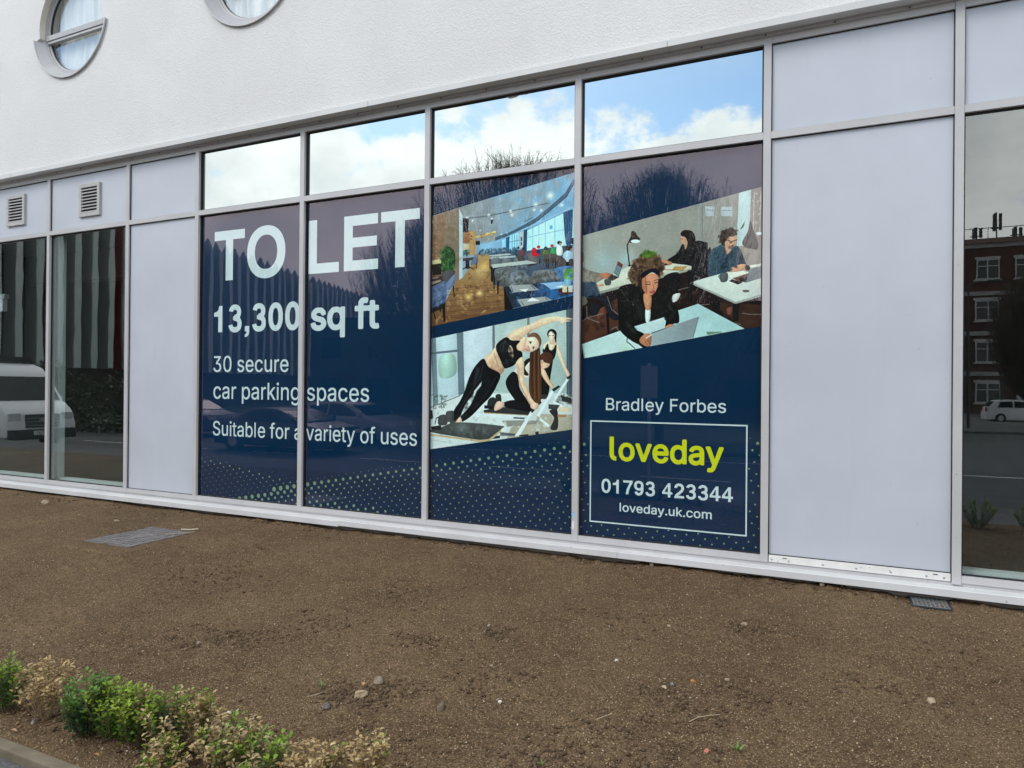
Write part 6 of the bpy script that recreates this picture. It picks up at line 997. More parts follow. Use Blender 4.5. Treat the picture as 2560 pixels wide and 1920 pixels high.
# shape code, colour, second colour, size, count, points
PICTURE_TWO = ([[-3.6528,2.0789],[-2.1288,2.3291],[-2.1187,1.2316],[-3.6409,0.9794]], [
    [3,[198,212,212],[186,202,196],0,0,[5,157,992,-5,999,727,13,886]],
    [10,[196,210,210],[214,224,222],25,60,[12,163,987,8,991,460,16,525]],
    [1,[178,196,192],0,0,0,[486,280,957,285,959,517,488,497]],
    [1,[214,222,220],0,0,0,[10,592,254,513,997,504,999,727,13,886]],
    [1,[182,174,156],0,0,0,[782,630,998,629,999,727,563,796,597,720]],
    [1,[150,148,140],0,0,0,[532,679,782,666,793,687,562,716]],
    [10,[186,192,188],[236,240,238],10,120,[23,592,254,521,981,512,983,712,39,857]],
    [1,[198,216,222],0,0,0,[51,155,206,128,224,522,69,574]],
    [4,[168,196,186],0,0,0,[85,277,188,266,202,389,87,411]],
    [1,[214,226,228],0,0,0,[13,265,33,259,43,586,17,592]],
    [1,[112,128,140],0,0,0,[206,129,253,121,268,513,224,527]],
    [1,[126,142,152],0,0,0,[12,163,51,155,73,586,38,595]],
    [1,[104,120,130],0,0,0,[13,249,221,232,221,247,13,262]],
    [1,[208,220,226],0,0,0,[253,121,461,88,462,237,401,312,266,474]],
    [1,[114,124,128],0,0,0,[461,88,477,86,487,486,467,486]],
    [1,[124,130,130],0,0,0,[698,50,714,46,715,161,699,161]],
    [1,[84,96,106],0,0,0,[951,4,992,-2,992,511,959,512]],
    [1,[104,116,126],0,0,0,[961,4,966,3,973,512,967,512]],
    [7,[90,102,108],0,49,0,[13,609,75,586,235,527]],
    [10,[60,66,66],[210,220,220],7,40,[29,524,133,517,134,618,30,620]],
    [7,[70,76,76],0,43,0,[38,614,40,541,68,529]],
    [7,[70,76,76],0,42,0,[99,613,98,535]],
    [7,[180,190,190],0,45,0,[476,486,577,501]],
    [10,[60,62,62],[190,196,190],9,40,[893,513,992,516,992,568,893,565]],
    [4,[32,30,32],0,0,0,[831,200,802,242,815,273,846,284,869,305,888,264,889,201,873,238,846,242]],
    [4,[30,30,32],0,0,0,[857,284,869,305,855,399,840,513,795,517,795,409,807,357]],
    [7,[30,28,30],0,49,0,[829,200,840,247]],
    [4,[228,204,180],0,0,0,[806,216,845,190,884,196,915,238,901,253,889,212,868,243,846,242,834,206,812,242]],
    [4,[224,198,172],0,0,0,[896,227,918,254,949,337,980,396,964,409,933,347,897,264]],
    [1,[216,186,160],0,0,0,[846,172,876,173,880,212,845,211]],
    [8,[34,28,30],0,0,0,[861,149,892,150,862,179]],
    [4,[228,200,180],0,0,0,[839,148,856,133,879,154,872,181,859,194,845,181]],
    [1,[60,45,45],0,0,0,[844,156,851,155,852,159,844,160]],
    [1,[60,45,45],0,0,0,[864,157,873,155,873,160,864,160]],
    [1,[34,28,30],0,0,0,[878,165,891,160,889,207,881,191]],
    [1,[62,62,64],0,0,0,[792,514,843,513,846,539,792,540]],
    [1,[58,58,60],0,0,0,[404,616,543,593,727,610,713,638,407,629]],
    [1,[176,150,110],0,0,0,[407,629,713,638,710,643,411,636]],
    [1,[222,230,230],0,0,0,[337,638,411,636,767,643,765,672,331,658]],
    [7,[50,52,54],0,78,0,[614,659,684,660]],
    [4,[48,48,50],0,0,0,[433,562,452,538,485,540,495,599,435,606]],
    [4,[50,50,52],0,0,0,[488,524,512,514,525,523,526,566,495,572]],
    [1,[36,36,38],0,0,0,[410,585,489,594,489,607,410,606]],
    [4,[222,212,202],0,0,0,[681,325,716,304,728,399,688,410,641,388]],
    [4,[30,30,33],0,0,0,[680,314,713,292,717,310,686,351,711,394,682,394,670,357]],
    [1,[226,216,206],0,0,0,[609,372,629,351,647,388,641,410]],
    [4,[216,182,152],0,0,0,[793,352,816,362,847,420,878,464,856,469,802,404]],
    [4,[214,180,152],0,0,0,[790,310,841,320,849,334,830,352,796,354]],
    [8,[92,56,42],0,0,0,[826,288,867,288,827,320]],
    [4,[84,52,40],0,0,0,[790,283,846,284,869,305,858,326,807,315]],
    [8,[214,178,150],0,0,0,[800,316,809,316,800,329]],
    [4,[28,28,31],0,0,0,[606,375,644,407,654,479,733,589,719,615,667,611,619,548,568,480,559,426]],
    [4,[27,27,30],0,0,0,[543,567,619,549,724,568,727,615,649,610,552,592]],
    [4,[218,186,166],0,0,0,[478,599,501,560,544,566,542,593,489,619]],
    [1,[226,236,238],0,0,0,[724,618,765,588,656,768,621,772]],
    [1,[226,236,238],0,0,0,[859,487,879,493,785,650,763,641]],
    [1,[226,236,238],0,0,0,[958,415,980,409,890,545,874,539]],
    [1,[226,236,238],0,0,0,[785,650,853,695,844,712,792,671]],
    [1,[226,236,238],0,0,0,[871,544,938,579,935,590,871,560]],
    [1,[52,50,50],0,0,0,[723,613,754,583,767,593,737,626]],
    [1,[52,50,50],0,0,0,[863,482,908,455,916,466,876,495]],
    [1,[52,50,50],0,0,0,[956,413,980,393,988,406,966,422]],
    [1,[52,50,50],0,0,0,[770,567,792,551,798,561,778,582]],
    [4,[48,48,50],0,0,0,[849,612,894,598,905,652,900,720,856,716,880,653]],
    [1,[176,124,84],0,0,0,[899,633,956,633,955,644,900,645]],
    [1,[58,58,60],0,0,0,[920,517,989,532,989,563,932,551]],
    [1,[222,206,180],0,0,0,[910,585,987,588,982,614,907,611]],
    [1,[70,70,72],0,0,0,[843,571,915,574,899,601,843,599]],
    [1,[122,126,126],0,0,0,[520,749,627,755,621,771,521,773]],
    [7,[60,62,62],0,45,0,[533,759,621,763]],
    [1,[60,60,60],0,0,0,[651,763,714,755,714,766,651,772]],
    [1,[54,54,54],0,0,0,[757,741,777,735,783,753,760,756]],
    [1,[50,50,50],0,0,0,[473,778,521,771,521,787,470,794]],
    [4,[222,190,160],0,0,0,[410,291,449,258,491,221,516,292,549,351,518,393,450,356]],
    [4,[190,150,122],0,0,0,[450,351,474,324,522,345,546,356,518,391,481,375]],
    [4,[206,170,140],0,0,0,[438,302,462,297,474,324,456,334]],
    [10,[212,176,146],[236,206,178],11,40,[425,302,491,237,534,335,499,367]],
    [7,[186,146,116],0,46,0,[474,259,498,324,517,378]],
    [4,[26,26,29],0,0,0,[401,293,438,345,518,390,494,464,452,529,398,579,318,655,248,695,239,666,311,586,354,498,393,433,335,507,274,587,207,713,166,696,192,622,236,560,270,494,300,411,343,339]],
    [10,[14,14,16],[50,50,54],14,90,[377,323,493,399,404,552,256,681,193,689,279,499]],
    [7,[62,62,66],0,41,0,[401,323,378,410,298,521,224,633]],
    [7,[56,56,60],0,40,0,[493,405,428,508,330,619]],
    [4,[48,48,52],0,0,0,[352,350,377,367,353,432,329,465,340,400]],
    [1,[206,216,214],0,0,0,[391,436,384,465,354,498,342,526,332,528,335,498]],
    [1,[72,72,74],0,0,0,[168,684,212,688,204,715,162,706]],
    [4,[220,190,170],0,0,0,[93,751,151,710,190,714,184,736,107,769]],
    [4,[216,182,160],0,0,0,[193,714,234,663,250,698,206,723]],
    [4,[190,150,130],0,0,0,[97,753,129,744,148,752,107,769]],
    [4,[228,198,168],0,0,0,[555,166,609,119,719,85,787,55,883,44,924,49,938,73,889,72,788,103,720,132,674,158,648,189,592,185]],
    [4,[200,164,134],0,0,0,[592,169,650,144,719,114,720,132,674,158,645,186]],
    [4,[230,196,170],0,0,0,[883,44,933,49,985,58,987,65,949,66,985,75,944,79,933,90,900,72]],
    [10,[218,186,156],[238,210,184],11,50,[574,164,719,98,872,53,883,71,720,124,639,176]],
    [4,[226,190,162],0,0,0,[645,186,688,161,692,224,663,253,631,250,629,213]],
    [4,[28,28,31],0,0,0,[553,162,592,181,651,186,629,213,634,239,663,253,668,282,646,303,611,335,576,350,546,352,522,308,487,216]],
    [4,[58,58,62],0,0,0,[515,211,557,179,551,217,528,259]],
    [4,[222,190,160],0,0,0,[584,212,604,239,606,292,587,281,570,238]],
    [10,[16,16,18],[64,64,68],12,50,[509,216,568,185,617,324,546,335]],
    [4,[228,196,168],0,0,0,[623,324,663,285,680,325,683,420,723,510,776,569,767,601,730,586,683,516,650,452,640,378]],
    [4,[198,160,132],0,0,0,[629,335,646,346,656,442,700,526,730,583,683,516,650,452]],
    [4,[222,188,164],0,0,0,[730,568,770,564,778,582,756,604,727,594]],
    [10,[216,182,154],[238,210,184],11,40,[635,330,669,304,676,420,747,562,730,573,653,452]],
    [5,[74,48,36],[104,66,46],0,0,[721,251,755,220,781,223,790,325,796,462,792,551,755,561,715,494,717,357]],
    [7,[58,38,30],0,50,0,[732,251,734,409,739,541]],
    [7,[128,88,62],0,49,0,[747,251,748,409,753,541]],
    [7,[58,38,30],0,49,0,[761,252,762,409,767,541]],
    [7,[128,88,62],0,49,0,[775,252,777,409,781,540]],
    [4,[232,202,182],0,0,0,[685,219,703,161,749,154,786,194,777,228,727,255,680,248,671,229]],
    [4,[112,82,62],0,0,0,[702,164,731,139,767,144,792,181,789,215,777,228,775,194,749,165]],
    [4,[206,168,146],0,0,0,[674,235,703,214,721,251,686,251]],
    [8,[44,34,34],0,0,0,[721,199,728,200,721,204]],
    [8,[44,34,34],0,0,0,[740,231,746,231,740,236]],
    [7,[110,80,66],0,33,0,[709,190,732,193]],
    [7,[110,80,66],0,33,0,[735,220,750,226]],
    [7,[170,96,92],0,50,0,[689,235,703,247]],
    [7,[190,150,130],0,33,0,[709,219,703,230]],
    [5,[82,86,86],[70,72,72],0,0,[18,767,97,734,224,698,525,710,530,730,443,796,382,804]],
    [9,[170,182,184],0,0,0,[256,742,331,740,257,808]],
    [1,[198,178,140],0,0,0,[19,780,382,804,443,796,530,732,526,748,450,810,382,817,19,791]],
    [10,[58,60,60],[120,126,126],16,60,[38,767,225,710,502,717,430,785]],
    [4,[72,72,74],0,0,0,[75,673,96,654,136,657,140,713,78,718]],
    [4,[76,76,78],0,0,0,[133,638,160,626,189,631,183,689,138,693]],
    [1,[34,34,36],0,0,0,[19,733,96,720,98,753,25,751]],
    [7,[40,40,42],0,61,0,[51,716,60,676,89,664]],
    [1,[56,58,58],0,0,0,[14,626,30,626,37,677,14,686]],
    [7,[190,200,198],0,48,0,[19,818,181,834]],
])
# shape code, colour, second colour, size, count, points
PICTURE_THREE = ([[-2.0732,2.9773],[-0.5189,3.2515],[-0.5105,2.1217],[-2.0631,1.8686]], [
    [3,[172,172,164],[146,142,134],0,0,[0,176,999,-6,1004,726,7,889]],
    [9,[176,214,222],0,0,0,[157,341,312,352,158,494]],
    [9,[190,226,232],0,0,0,[276,324,358,330,277,405]],
    [1,[150,150,146],0,0,0,[662,53,693,52,694,267,661,265]],
    [7,[120,120,116],0,28,0,[695,52,694,267]],
    [1,[188,204,204],0,0,0,[882,15,942,3,933,303,871,298]],
    [1,[136,126,118],0,0,0,[942,3,999,-6,1002,412,942,329]],
    [10,[136,126,118],[230,224,210],5,36,[951,18,993,14,994,264,950,241]],
    [7,[220,216,206],0,23,0,[958,24,953,251]],
    [7,[220,216,206],0,23,0,[990,23,986,244]],
    [4,[58,58,50],0,0,0,[928,225,939,170,955,223,977,285,974,324,944,324,900,288]],
    [8,[224,236,236],0,0,0,[986,242,1005,244,986,250]],
    [4,[70,96,64],0,0,0,[890,213,906,181,912,173,906,200]],
    [1,[150,140,130],0,0,0,[880,301,1001,333,1002,412,907,387]],
    [1,[176,184,188],0,0,0,[708,72,758,81,754,130,712,126]],
    [7,[120,130,136],0,28,0,[715,92,751,99]],
    [1,[176,184,188],0,0,0,[790,84,849,90,849,140,793,134]],
    [7,[120,130,136],0,28,0,[797,104,842,108]],
    [1,[40,28,27],0,0,0,[3,450,298,436,660,390,1003,569,1004,730,738,785,7,889]],
    [1,[88,56,44],0,0,0,[15,667,159,580,247,534,243,709,17,811]],
    [1,[70,46,38],0,0,0,[736,585,1004,615,1004,730,910,733]],
    [1,[116,72,56],0,0,0,[106,609,148,590,159,631,112,655]],
    [10,[24,17,17],[96,66,54],16,160,[14,523,661,457,988,591,989,721,451,740,28,832]],
    [4,[142,132,122],0,0,0,[4,344,51,373,141,401,186,409,190,430,142,445,5,442]],
    [4,[62,74,92],0,0,0,[5,440,105,450,161,519,143,536,41,532,6,491]],
    [4,[34,34,42],0,0,0,[52,527,169,525,209,623,240,644,233,669,186,652,135,559]],
    [4,[150,98,80],0,0,0,[1,264,18,260,27,307,12,347,2,352]],
    [4,[120,112,98],0,0,0,[6,527,41,529,50,565,6,579]],
    [4,[34,34,40],0,0,0,[63,571,127,579,112,629,74,633]],
    [10,[112,102,94],[172,162,150],9,70,[10,357,56,381,141,407,136,437,13,438]],
    [10,[44,54,70],[92,104,120],9,60,[13,445,110,456,153,519,41,524]],
    [1,[210,210,194],0,0,0,[97,452,292,366,497,364,603,374,659,397,124,501]],
    [1,[156,156,144],0,0,0,[124,500,659,397,656,410,126,514]],
    [1,[128,120,112],0,0,0,[97,452,104,449,129,512,122,513]],
    [4,[176,116,90],0,0,0,[119,405,157,395,191,404,197,420,147,430]],
    [1,[66,60,60],0,0,0,[194,405,236,427,197,444,171,430]],
    [1,[112,132,138],0,0,0,[230,334,259,356,235,428,206,401]],
    [1,[116,62,60],0,0,0,[230,335,259,356,254,374,225,355]],
    [4,[74,80,78],0,0,0,[153,435,188,434,187,465,158,466]],
    [1,[210,160,120],0,0,0,[113,464,142,455,153,468,121,474]],
    [7,[34,30,28],0,66,0,[297,365,282,250,316,182]],
    [1,[34,30,28],0,0,0,[289,360,303,360,303,369,290,369]],
    [4,[60,48,42],0,0,0,[308,173,326,177,341,202,356,222,302,237,302,211]],
    [8,[226,244,246],0,0,0,[329,230,355,232,329,240]],
    [4,[24,24,26],0,0,0,[654,262,718,269,724,284,721,394,703,459,637,470,641,388]],
    [4,[24,24,26],0,0,0,[720,317,740,309,731,456,638,521,635,475]],
    [4,[30,29,30],0,0,0,[590,266,621,257,659,265,658,380,598,378,531,364,510,347,562,313]],
    [10,[14,14,16],[62,60,60],9,110,[659,269,715,279,707,431,642,456]],
    [10,[16,16,17],[56,54,54],8,80,[588,278,650,273,650,370,536,357]],
    [4,[34,28,26],0,0,0,[579,212,597,192,635,198,654,223,658,260,636,271,616,261,600,236]],
    [1,[196,154,130],0,0,0,[577,223,595,224,610,235,616,254,605,271,589,266,581,254,575,239]],
    [1,[70,50,44],0,0,0,[578,235,592,238,592,241,578,238]],
    [1,[190,150,126],0,0,0,[600,265,619,254,614,285,603,299]],
    [4,[184,130,100],0,0,0,[476,343,511,351,535,362,528,374,497,375]],
    [1,[188,148,88],0,0,0,[548,385,618,389,594,410,536,402]],
    [1,[120,100,70],0,0,0,[497,398,594,408,594,411,497,401]],
    [1,[70,60,55],0,0,0,[477,368,502,365,516,375,487,378]],
    [4,[26,26,28],0,0,0,[488,442,570,422,568,529,532,527]],
    [4,[52,74,88],0,0,0,[734,318,780,291,810,281,824,334,853,301,887,311,918,392,927,407,887,407,822,436,791,460,731,456,724,375]],
    [4,[34,52,64],0,0,0,[781,378,822,358,827,400,800,436,777,435]],
    [4,[48,40,34],0,0,0,[798,224,820,206,858,210,873,232,870,246,839,260,821,292,798,285,785,251]],
    [1,[204,160,134],0,0,0,[821,254,834,244,870,237,875,254,873,280,862,299,844,313,826,307,813,291,811,277]],
    [1,[140,100,82],0,0,0,[833,295,860,289,856,301,844,313,828,307]],
    [1,[206,160,134],0,0,0,[810,291,833,311,846,313,837,340,822,344]],
    [8,[48,40,34],0,0,0,[802,218,811,219,802,227]],
    [1,[48,40,34],0,0,0,[798,224,825,207,866,218,873,238,843,241,821,257,803,276]],
    [10,[34,28,24],[92,76,62],7,70,[783,274,782,239,798,214,820,200,863,208,877,235,825,247,812,277]],
    [7,[36,30,30],0,37,0,[821,261,844,274,873,266]],
    [7,[36,30,30],0,28,0,[835,279,846,280,848,272]],
    [7,[150,90,80],0,28,0,[846,296,858,294]],
    [4,[200,150,120],0,0,0,[818,421,885,397,922,400,919,425,865,432,823,440]],
    [10,[36,54,68],[78,104,118],10,110,[734,328,798,295,822,339,871,314,912,397,827,429,735,447]],
    [1,[208,214,206],0,0,0,[637,475,735,452,827,432,1002,440,1003,556,869,595]],
    [1,[160,164,158],0,0,0,[637,475,869,593,1003,555,1003,569,869,604,637,485]],
    [1,[226,222,210],0,0,0,[827,438,908,430,943,445,836,462]],
    [4,[84,90,92],0,0,0,[790,440,809,435,828,441,825,480,793,482]],
    [7,[84,90,92],0,47,0,[790,445,781,454,790,467]],
    [1,[42,38,40],0,0,0,[835,481,850,472,903,492,881,502]],
    [1,[112,78,68],0,0,0,[852,468,934,445,937,456,895,491]],
    [1,[30,28,28],0,0,0,[881,470,926,467,917,491,895,487]],
    [1,[118,124,130],0,0,0,[936,431,1002,410,1002,472,917,495]],
    [8,[80,80,76],0,0,0,[920,538,938,539,920,544]],
    [1,[222,218,206],0,0,0,[934,405,995,399,991,414,941,418]],
    [8,[40,34,32],0,0,0,[927,416,940,417,928,430]],
    [1,[30,30,32],0,0,0,[855,603,887,601,885,694,856,693]],
    [1,[26,24,26],0,0,0,[162,626,179,627,184,738,171,738]],
    [1,[24,24,26],0,0,0,[618,411,656,408,643,581,624,580]],
    [1,[26,26,28],0,0,0,[750,557,791,573,787,630,755,629]],
    [4,[200,200,196],0,0,0,[542,540,581,534,564,573,537,577]],
    [7,[128,124,120],0,42,0,[7,677,48,650,123,678]],
    [7,[128,124,120],0,41,0,[48,650,143,628]],
    [7,[128,124,120],0,42,0,[47,581,50,653]],
    [7,[128,124,120],0,41,0,[169,530,196,607,232,634]],
    [7,[128,124,120],0,38,0,[571,515,623,503]],
    [7,[128,124,120],0,38,0,[656,442,684,458,632,484]],
    [7,[128,124,120],0,38,0,[685,602,736,599]],
    [7,[128,124,120],0,36,0,[905,653,940,661,997,663]],
    [7,[128,124,120],0,37,0,[865,703,896,713]],
    [7,[128,124,120],0,41,0,[197,718,223,704,238,729]],
    [4,[120,76,62],0,0,0,[824,627,851,618,847,656,828,655]],
    [3,[190,220,220],[178,208,208],0,0,[567,627,676,594,916,735,417,819,325,707,499,659]],
    [3,[196,222,218],[206,224,222],0,0,[17,801,249,727,377,827,36,884]],
    [1,[150,168,166],0,0,0,[17,801,25,806,41,883,34,884]],
    [9,[186,214,188],0,0,0,[281,836,321,836,281,876]],
    [7,[40,36,36],0,45,0,[288,766,285,791,306,806,331,829]],
    [1,[110,140,116],0,0,0,[719,746,793,747,804,751,726,763]],
    [4,[24,24,23],0,0,0,[231,503,277,470,369,475,385,550,392,679,421,670,419,591,424,532,464,495,500,497,528,566,567,621,575,689,543,699,500,722,492,658,325,708,386,753,354,807,249,731,235,634]],
    [4,[44,44,42],0,0,0,[508,565,528,595,552,640,538,669,518,624]],
    [4,[40,40,38],0,0,0,[319,552,370,569,380,664,345,643]],
    [4,[46,46,44],0,0,0,[279,675,320,712,346,757,300,726]],
    [10,[14,14,14],[50,50,47],12,110,[247,513,369,490,391,669,320,702,371,787,259,725]],
    [10,[14,14,14],[52,52,48],10,60,[429,542,498,506,562,626,562,684,499,682,425,641]],
    [1,[196,214,214],0,0,0,[328,706,494,660,492,722,426,745,391,754]],
    [4,[204,218,216],0,0,0,[390,610,416,606,415,676,392,682]],
    [4,[190,132,98],0,0,0,[377,530,420,532,419,608,391,611]],
    [7,[214,190,150],0,25,0,[382,555,400,585,417,556]],
    [4,[94,72,56],0,0,0,[298,436,300,386,327,338,367,317,417,313,462,332,486,378,478,419,461,440,423,394,371,430,364,489,343,461,318,470]],
    [10,[58,42,32],[158,124,94],8,330,[290,430,292,381,322,330,365,308,420,307,467,325,493,379,484,425,461,440,455,396,423,374,378,401,366,470,344,488,318,472]],
    [10,[40,28,24],[120,92,70],7,120,[300,386,327,338,417,317,482,378,468,421,423,394,368,420,349,459,303,441]],
    [4,[50,38,32],0,0,0,[343,434,373,425,372,525,358,494]],
    [4,[74,100,42],0,0,0,[367,316,382,293,422,293,446,307,427,323]],
    [10,[50,76,30],[124,152,66],8,60,[360,318,362,306,387,290,445,302,432,323]],
    [1,[206,146,116],0,0,0,[371,440,393,423,423,414,457,425,459,455,457,489,445,518,427,535,409,533,389,522,373,495]],
    [4,[172,112,86],0,0,0,[370,440,391,436,397,526,371,495]],
    [4,[24,24,34],0,0,0,[366,413,423,388,464,404,461,430,423,410,370,440]],
    [7,[56,36,32],0,45,0,[391,475,416,475]],
    [7,[56,36,32],0,44,0,[438,470,455,466]],
    [7,[90,58,46],0,30,0,[386,461,416,462]],
    [7,[90,58,46],0,30,0,[435,458,455,451]],
    [4,[164,76,76],0,0,0,[410,516,429,511,443,509,435,524,420,526]],
    [7,[164,108,84],0,40,0,[429,478,438,502,424,504]],
    [3,[168,180,184],[140,150,156],0,0,[423,745,677,664,647,777,418,818]],
    [1,[120,130,134],0,0,0,[677,664,681,666,653,776,647,777]],
    [1,[60,62,64],0,0,0,[423,745,505,719,505,723,423,749]],
    [4,[178,122,92],0,0,0,[359,775,391,748,422,753,425,786,418,814,397,819,363,800]],
    [7,[128,80,60],0,30,0,[387,788,402,813]],
    [7,[128,80,60],0,30,0,[401,783,416,808]],
    [7,[240,240,236],0,54,0,[394,773,424,755]],
    [4,[184,128,98],0,0,0,[500,713,524,700,549,704,506,721]],
])
PLATE = [[(0.0155,-0.0014),(0.0144,-0.0003),(0.0144,0.0013),(0.0489,0.0701),(0.0486,0.0708),(0.0475,0.0709),(0.0097,0.0711),(0.0084,0.0728),(0.0085,0.0819),(0.0097,0.083),(0.0107,0.0832),(0.063,0.083),(0.0643,0.0813),(0.0642,0.0712),(0.0285,0.0003),(0.0262,-0.0016)],[(0.0822,-0.0014),(0.0809,0.0003),(0.0811,0.0079),(0.0836,0.0109),(0.1075,0.036),(0.1161,0.0456),(0.1197,0.0509),(0.1213,0.0541),(0.1219,0.0573),(0.1218,0.0627),(0.1202,0.0664),(0.119,0.0677),(0.1158,0.0702),(0.1099,0.072),(0.1073,0.072),(0.1035,0.0713),(0.1009,0.0702),(0.0974,0.0675),(0.0954,0.0637),(0.094,0.0579),(0.0929,0.0567),(0.0827,0.0567),(0.0816,0.0579),(0.0814,0.0616),(0.0826,0.0669),(0.0837,0.0696),(0.0865,0.074),(0.0902,0.0779),(0.0955,0.0814),(0.0982,0.0825),(0.1025,0.0837),(0.1099,0.0843),(0.1142,0.0837),(0.1201,0.082),(0.1251,0.0792),(0.1281,0.0763),(0.1309,0.0733),(0.1335,0.0685),(0.1347,0.0648),(0.1353,0.0605),(0.1341,0.052),(0.1309,0.0451),(0.1241,0.036),(0.1011,0.012),(0.1007,0.0109),(0.135,0.0105),(0.1363,0.0088),(0.1362,-0.0003),(0.135,-0.0014),(0.1339,-0.0016)],[(0.1846,-0.0014),(0.1834,-0.0003),(0.1833,0.0008),(0.1835,0.082),(0.1851,0.0832),(0.1942,0.0832),(0.1953,0.083),(0.1964,0.0819),(0.1966,0.0456),(0.1968,0.0445),(0.1974,0.0444),(0.2062,0.0547),(0.2326,0.0827),(0.2342,0.0832),(0.2472,0.0829),(0.2482,0.0819),(0.2478,0.0803),(0.2162,0.0461),(0.2181,0.0429),(0.2471,0.0024),(0.2482,0.0008),(0.2481,-0.0004),(0.247,-0.0014),(0.2459,-0.0016),(0.2353,-0.0016),(0.2337,-0.0011),(0.2321,0.0006),(0.2081,0.0346),(0.2065,0.0363),(0.2049,0.0352),(0.1968,0.0264),(0.1964,-0.0003),(0.1947,-0.0016)],[(0.2593,-0.0014),(0.2581,-0.0003),(0.2579,0.0008),(0.2579,0.0808),(0.2585,0.0824),(0.2598,0.0832),(0.271,0.0832),(0.2734,0.0813),(0.3098,0.0237),(0.3115,0.0218),(0.3118,0.0813),(0.3124,0.0824),(0.3137,0.0832),(0.3238,0.0832),(0.3249,0.0826),(0.3255,0.0819),(0.3257,0.0803),(0.3257,0.0008),(0.3251,-0.0008),(0.3243,-0.0014),(0.3222,-0.0016),(0.3115,-0.0016),(0.3102,-0.0008),(0.2815,0.044),(0.2727,0.0589),(0.271,0.0608),(0.2712,0.0003),(0.2707,-0.0008),(0.2694,-0.0016)],[(0.3659,-0.0014),(0.3648,-0.0003),(0.3646,0.0008),(0.3644,0.0328),(0.3354,0.0792),(0.3348,0.0808),(0.3349,0.0819),(0.3361,0.083),(0.3371,0.0832),(0.3478,0.0832),(0.3491,0.0824),(0.3713,0.0466),(0.3931,0.0821),(0.3947,0.0832),(0.4065,0.083),(0.4077,0.0813),(0.4066,0.0787),(0.3781,0.0328),(0.3778,-0.0003),(0.3761,-0.0016)]]


YF, YI = 0.0530, 0.0518                                # film and printing, just behind the glass
SIGNS = []
SLAB = ['navy window sign with TO and 13,300 in white, leftmost of the four', 'navy window sign with LET, sq ft and the words variety of uses',
        'navy window sign with a restaurant picture above an exercise class picture', 'navy window sign with an office picture and yellow lettering in a white box']
for i in range(4):
    a, b = MUL[4 + i] + 0.012, MUL[5 + i] - 0.012
    o = ((a + b) / 2, YF, 0.2835)
    s = thing('window_sign', SLAB[i], 'window sign', o, 'printed signs in the shopfront windows')
    g = MB(o); g.box(a, b, YF, YF + 0.0015, 0.270, 3.635); g.build('film', MT['navy'], s)
    SIGNS.append((s, o, a, b))

for si, ci, body in LETTERS:
    cs = [[(c[k] * 0.001, c[k + 1] * 0.001) for k in range(0, len(c), 2)] for c in body]
    s, o, a, b = SIGNS[si]
    me = stand(fill(cs), YI, MT['yellow'] if ci == 1 else MT['ink'])
    link('lettering', shift(me, o), s)

s, o, a, b = SIGNS[3]
g = MB(o); g.ring(-1.956, -0.615, 0.411, 1.319, 0.0115, YI - 0.0006, YI - 0.0002); g.build('border', MT['ink'], s)

# half-tone dots: a tilted square lattice, sizes swelling along three waves
ZB = np.array([(-6.9, .10), (-6.3, .285), (-5.9, .36), (-5.38, .505), (-4.98, .575), (-3.73, .792), (-3.545, .822), (-2.23, 1.052), (-2.04, 1.085), (-.45, 1.20)])
ZA = np.array([(-6.9, .735), (-6.77, .71), (-6.46, .66), (-6.15, .612), (-5.84, .568), (-5.44, .535), (-5.1, .53), (-4.98, .2)])


def dot_r(x, z):
    zb = np.interp(x, ZB[:, 0], ZB[:, 1]); za = np.interp(x, ZA[:, 0], ZA[:, 1]) if x < -5.0 else -1
    r = 0.0
    if z < za + 0.02:
        r = 0.0050 + 0.0058 * math.exp(-max(0, za - z) / 0.05)
    elif z < za + 0.075:
        r = 0.0034
    if z < zb + 0.015:
        d = max(0.0, zb - z)
        big = 0.0125 * math.exp(-(max(0, x + 5.35) / 0.55) ** 1.5)
        r = max(r, 0.0076 + 0.0082 * math.exp(-d / 0.06) + big * math.exp(-d / 0.16))
        if -5.3 < x < -4.1 and z < 0.36 - 0.02 * (x + 4.7):
            r = max(r, 0.0185 - abs(x + 4.75) * 0.006)
    elif z < zb + 0.075 and x > -5.2:
        r = max(r, 0.0036 if x > -3.7 else 0.0048)
    return r


DOT = 0.93
d1, d2, d0 = (0.0561, -0.0392), (0.0401, 0.0567), (-3.551, 0.8220)
dots = [MB(q[1]) for q in SIGNS]
for i in range(-110, 110):
    for j in range(-110, 110):
        x = d0[0] + i * d1[0] + j * d2[0]; z = d0[1] + i * d1[1] + j * d2[1]
        if not (0.27 < z < 1.35 and -6.87 < x < -0.48):
            continue
        if -1.965 < x < -0.605 and 0.402 < z < 1.33:
            continue
        r = dot_r(x, z) * DOT
        if r <= 0:
            continue
        for q, (s, o, a, b) in enumerate(SIGNS):
            if a < x < b:
                dots[q].add([(x + r * math.cos(t * math.pi / 7), YI + .0002, z + r * math.sin(t * math.pi / 7)) for t in range(14)], [tuple(range(14))])
for q, (s, o, a, b) in enumerate(SIGNS):
    dots[q].build('dot_pattern', MT['dots'], s, kind='stuff')


# pictures: flat print painted by code from traced shapes
def spline(P, k=6):
    P = np.asarray(P, float); n = len(P); o = []
    for i in range(n):
        a, b, c, d = P[i - 1], P[i], P[(i + 1) % n], P[(i + 2) % n]
        for t in np.arange(k) / k:
            o.append(0.5 * ((2 * b) + (c - a) * t + (2 * a - 5 * b + 4 * c - d) * t * t + (3 * b - a - 3 * c + d) * t ** 3))
    return np.array(o)


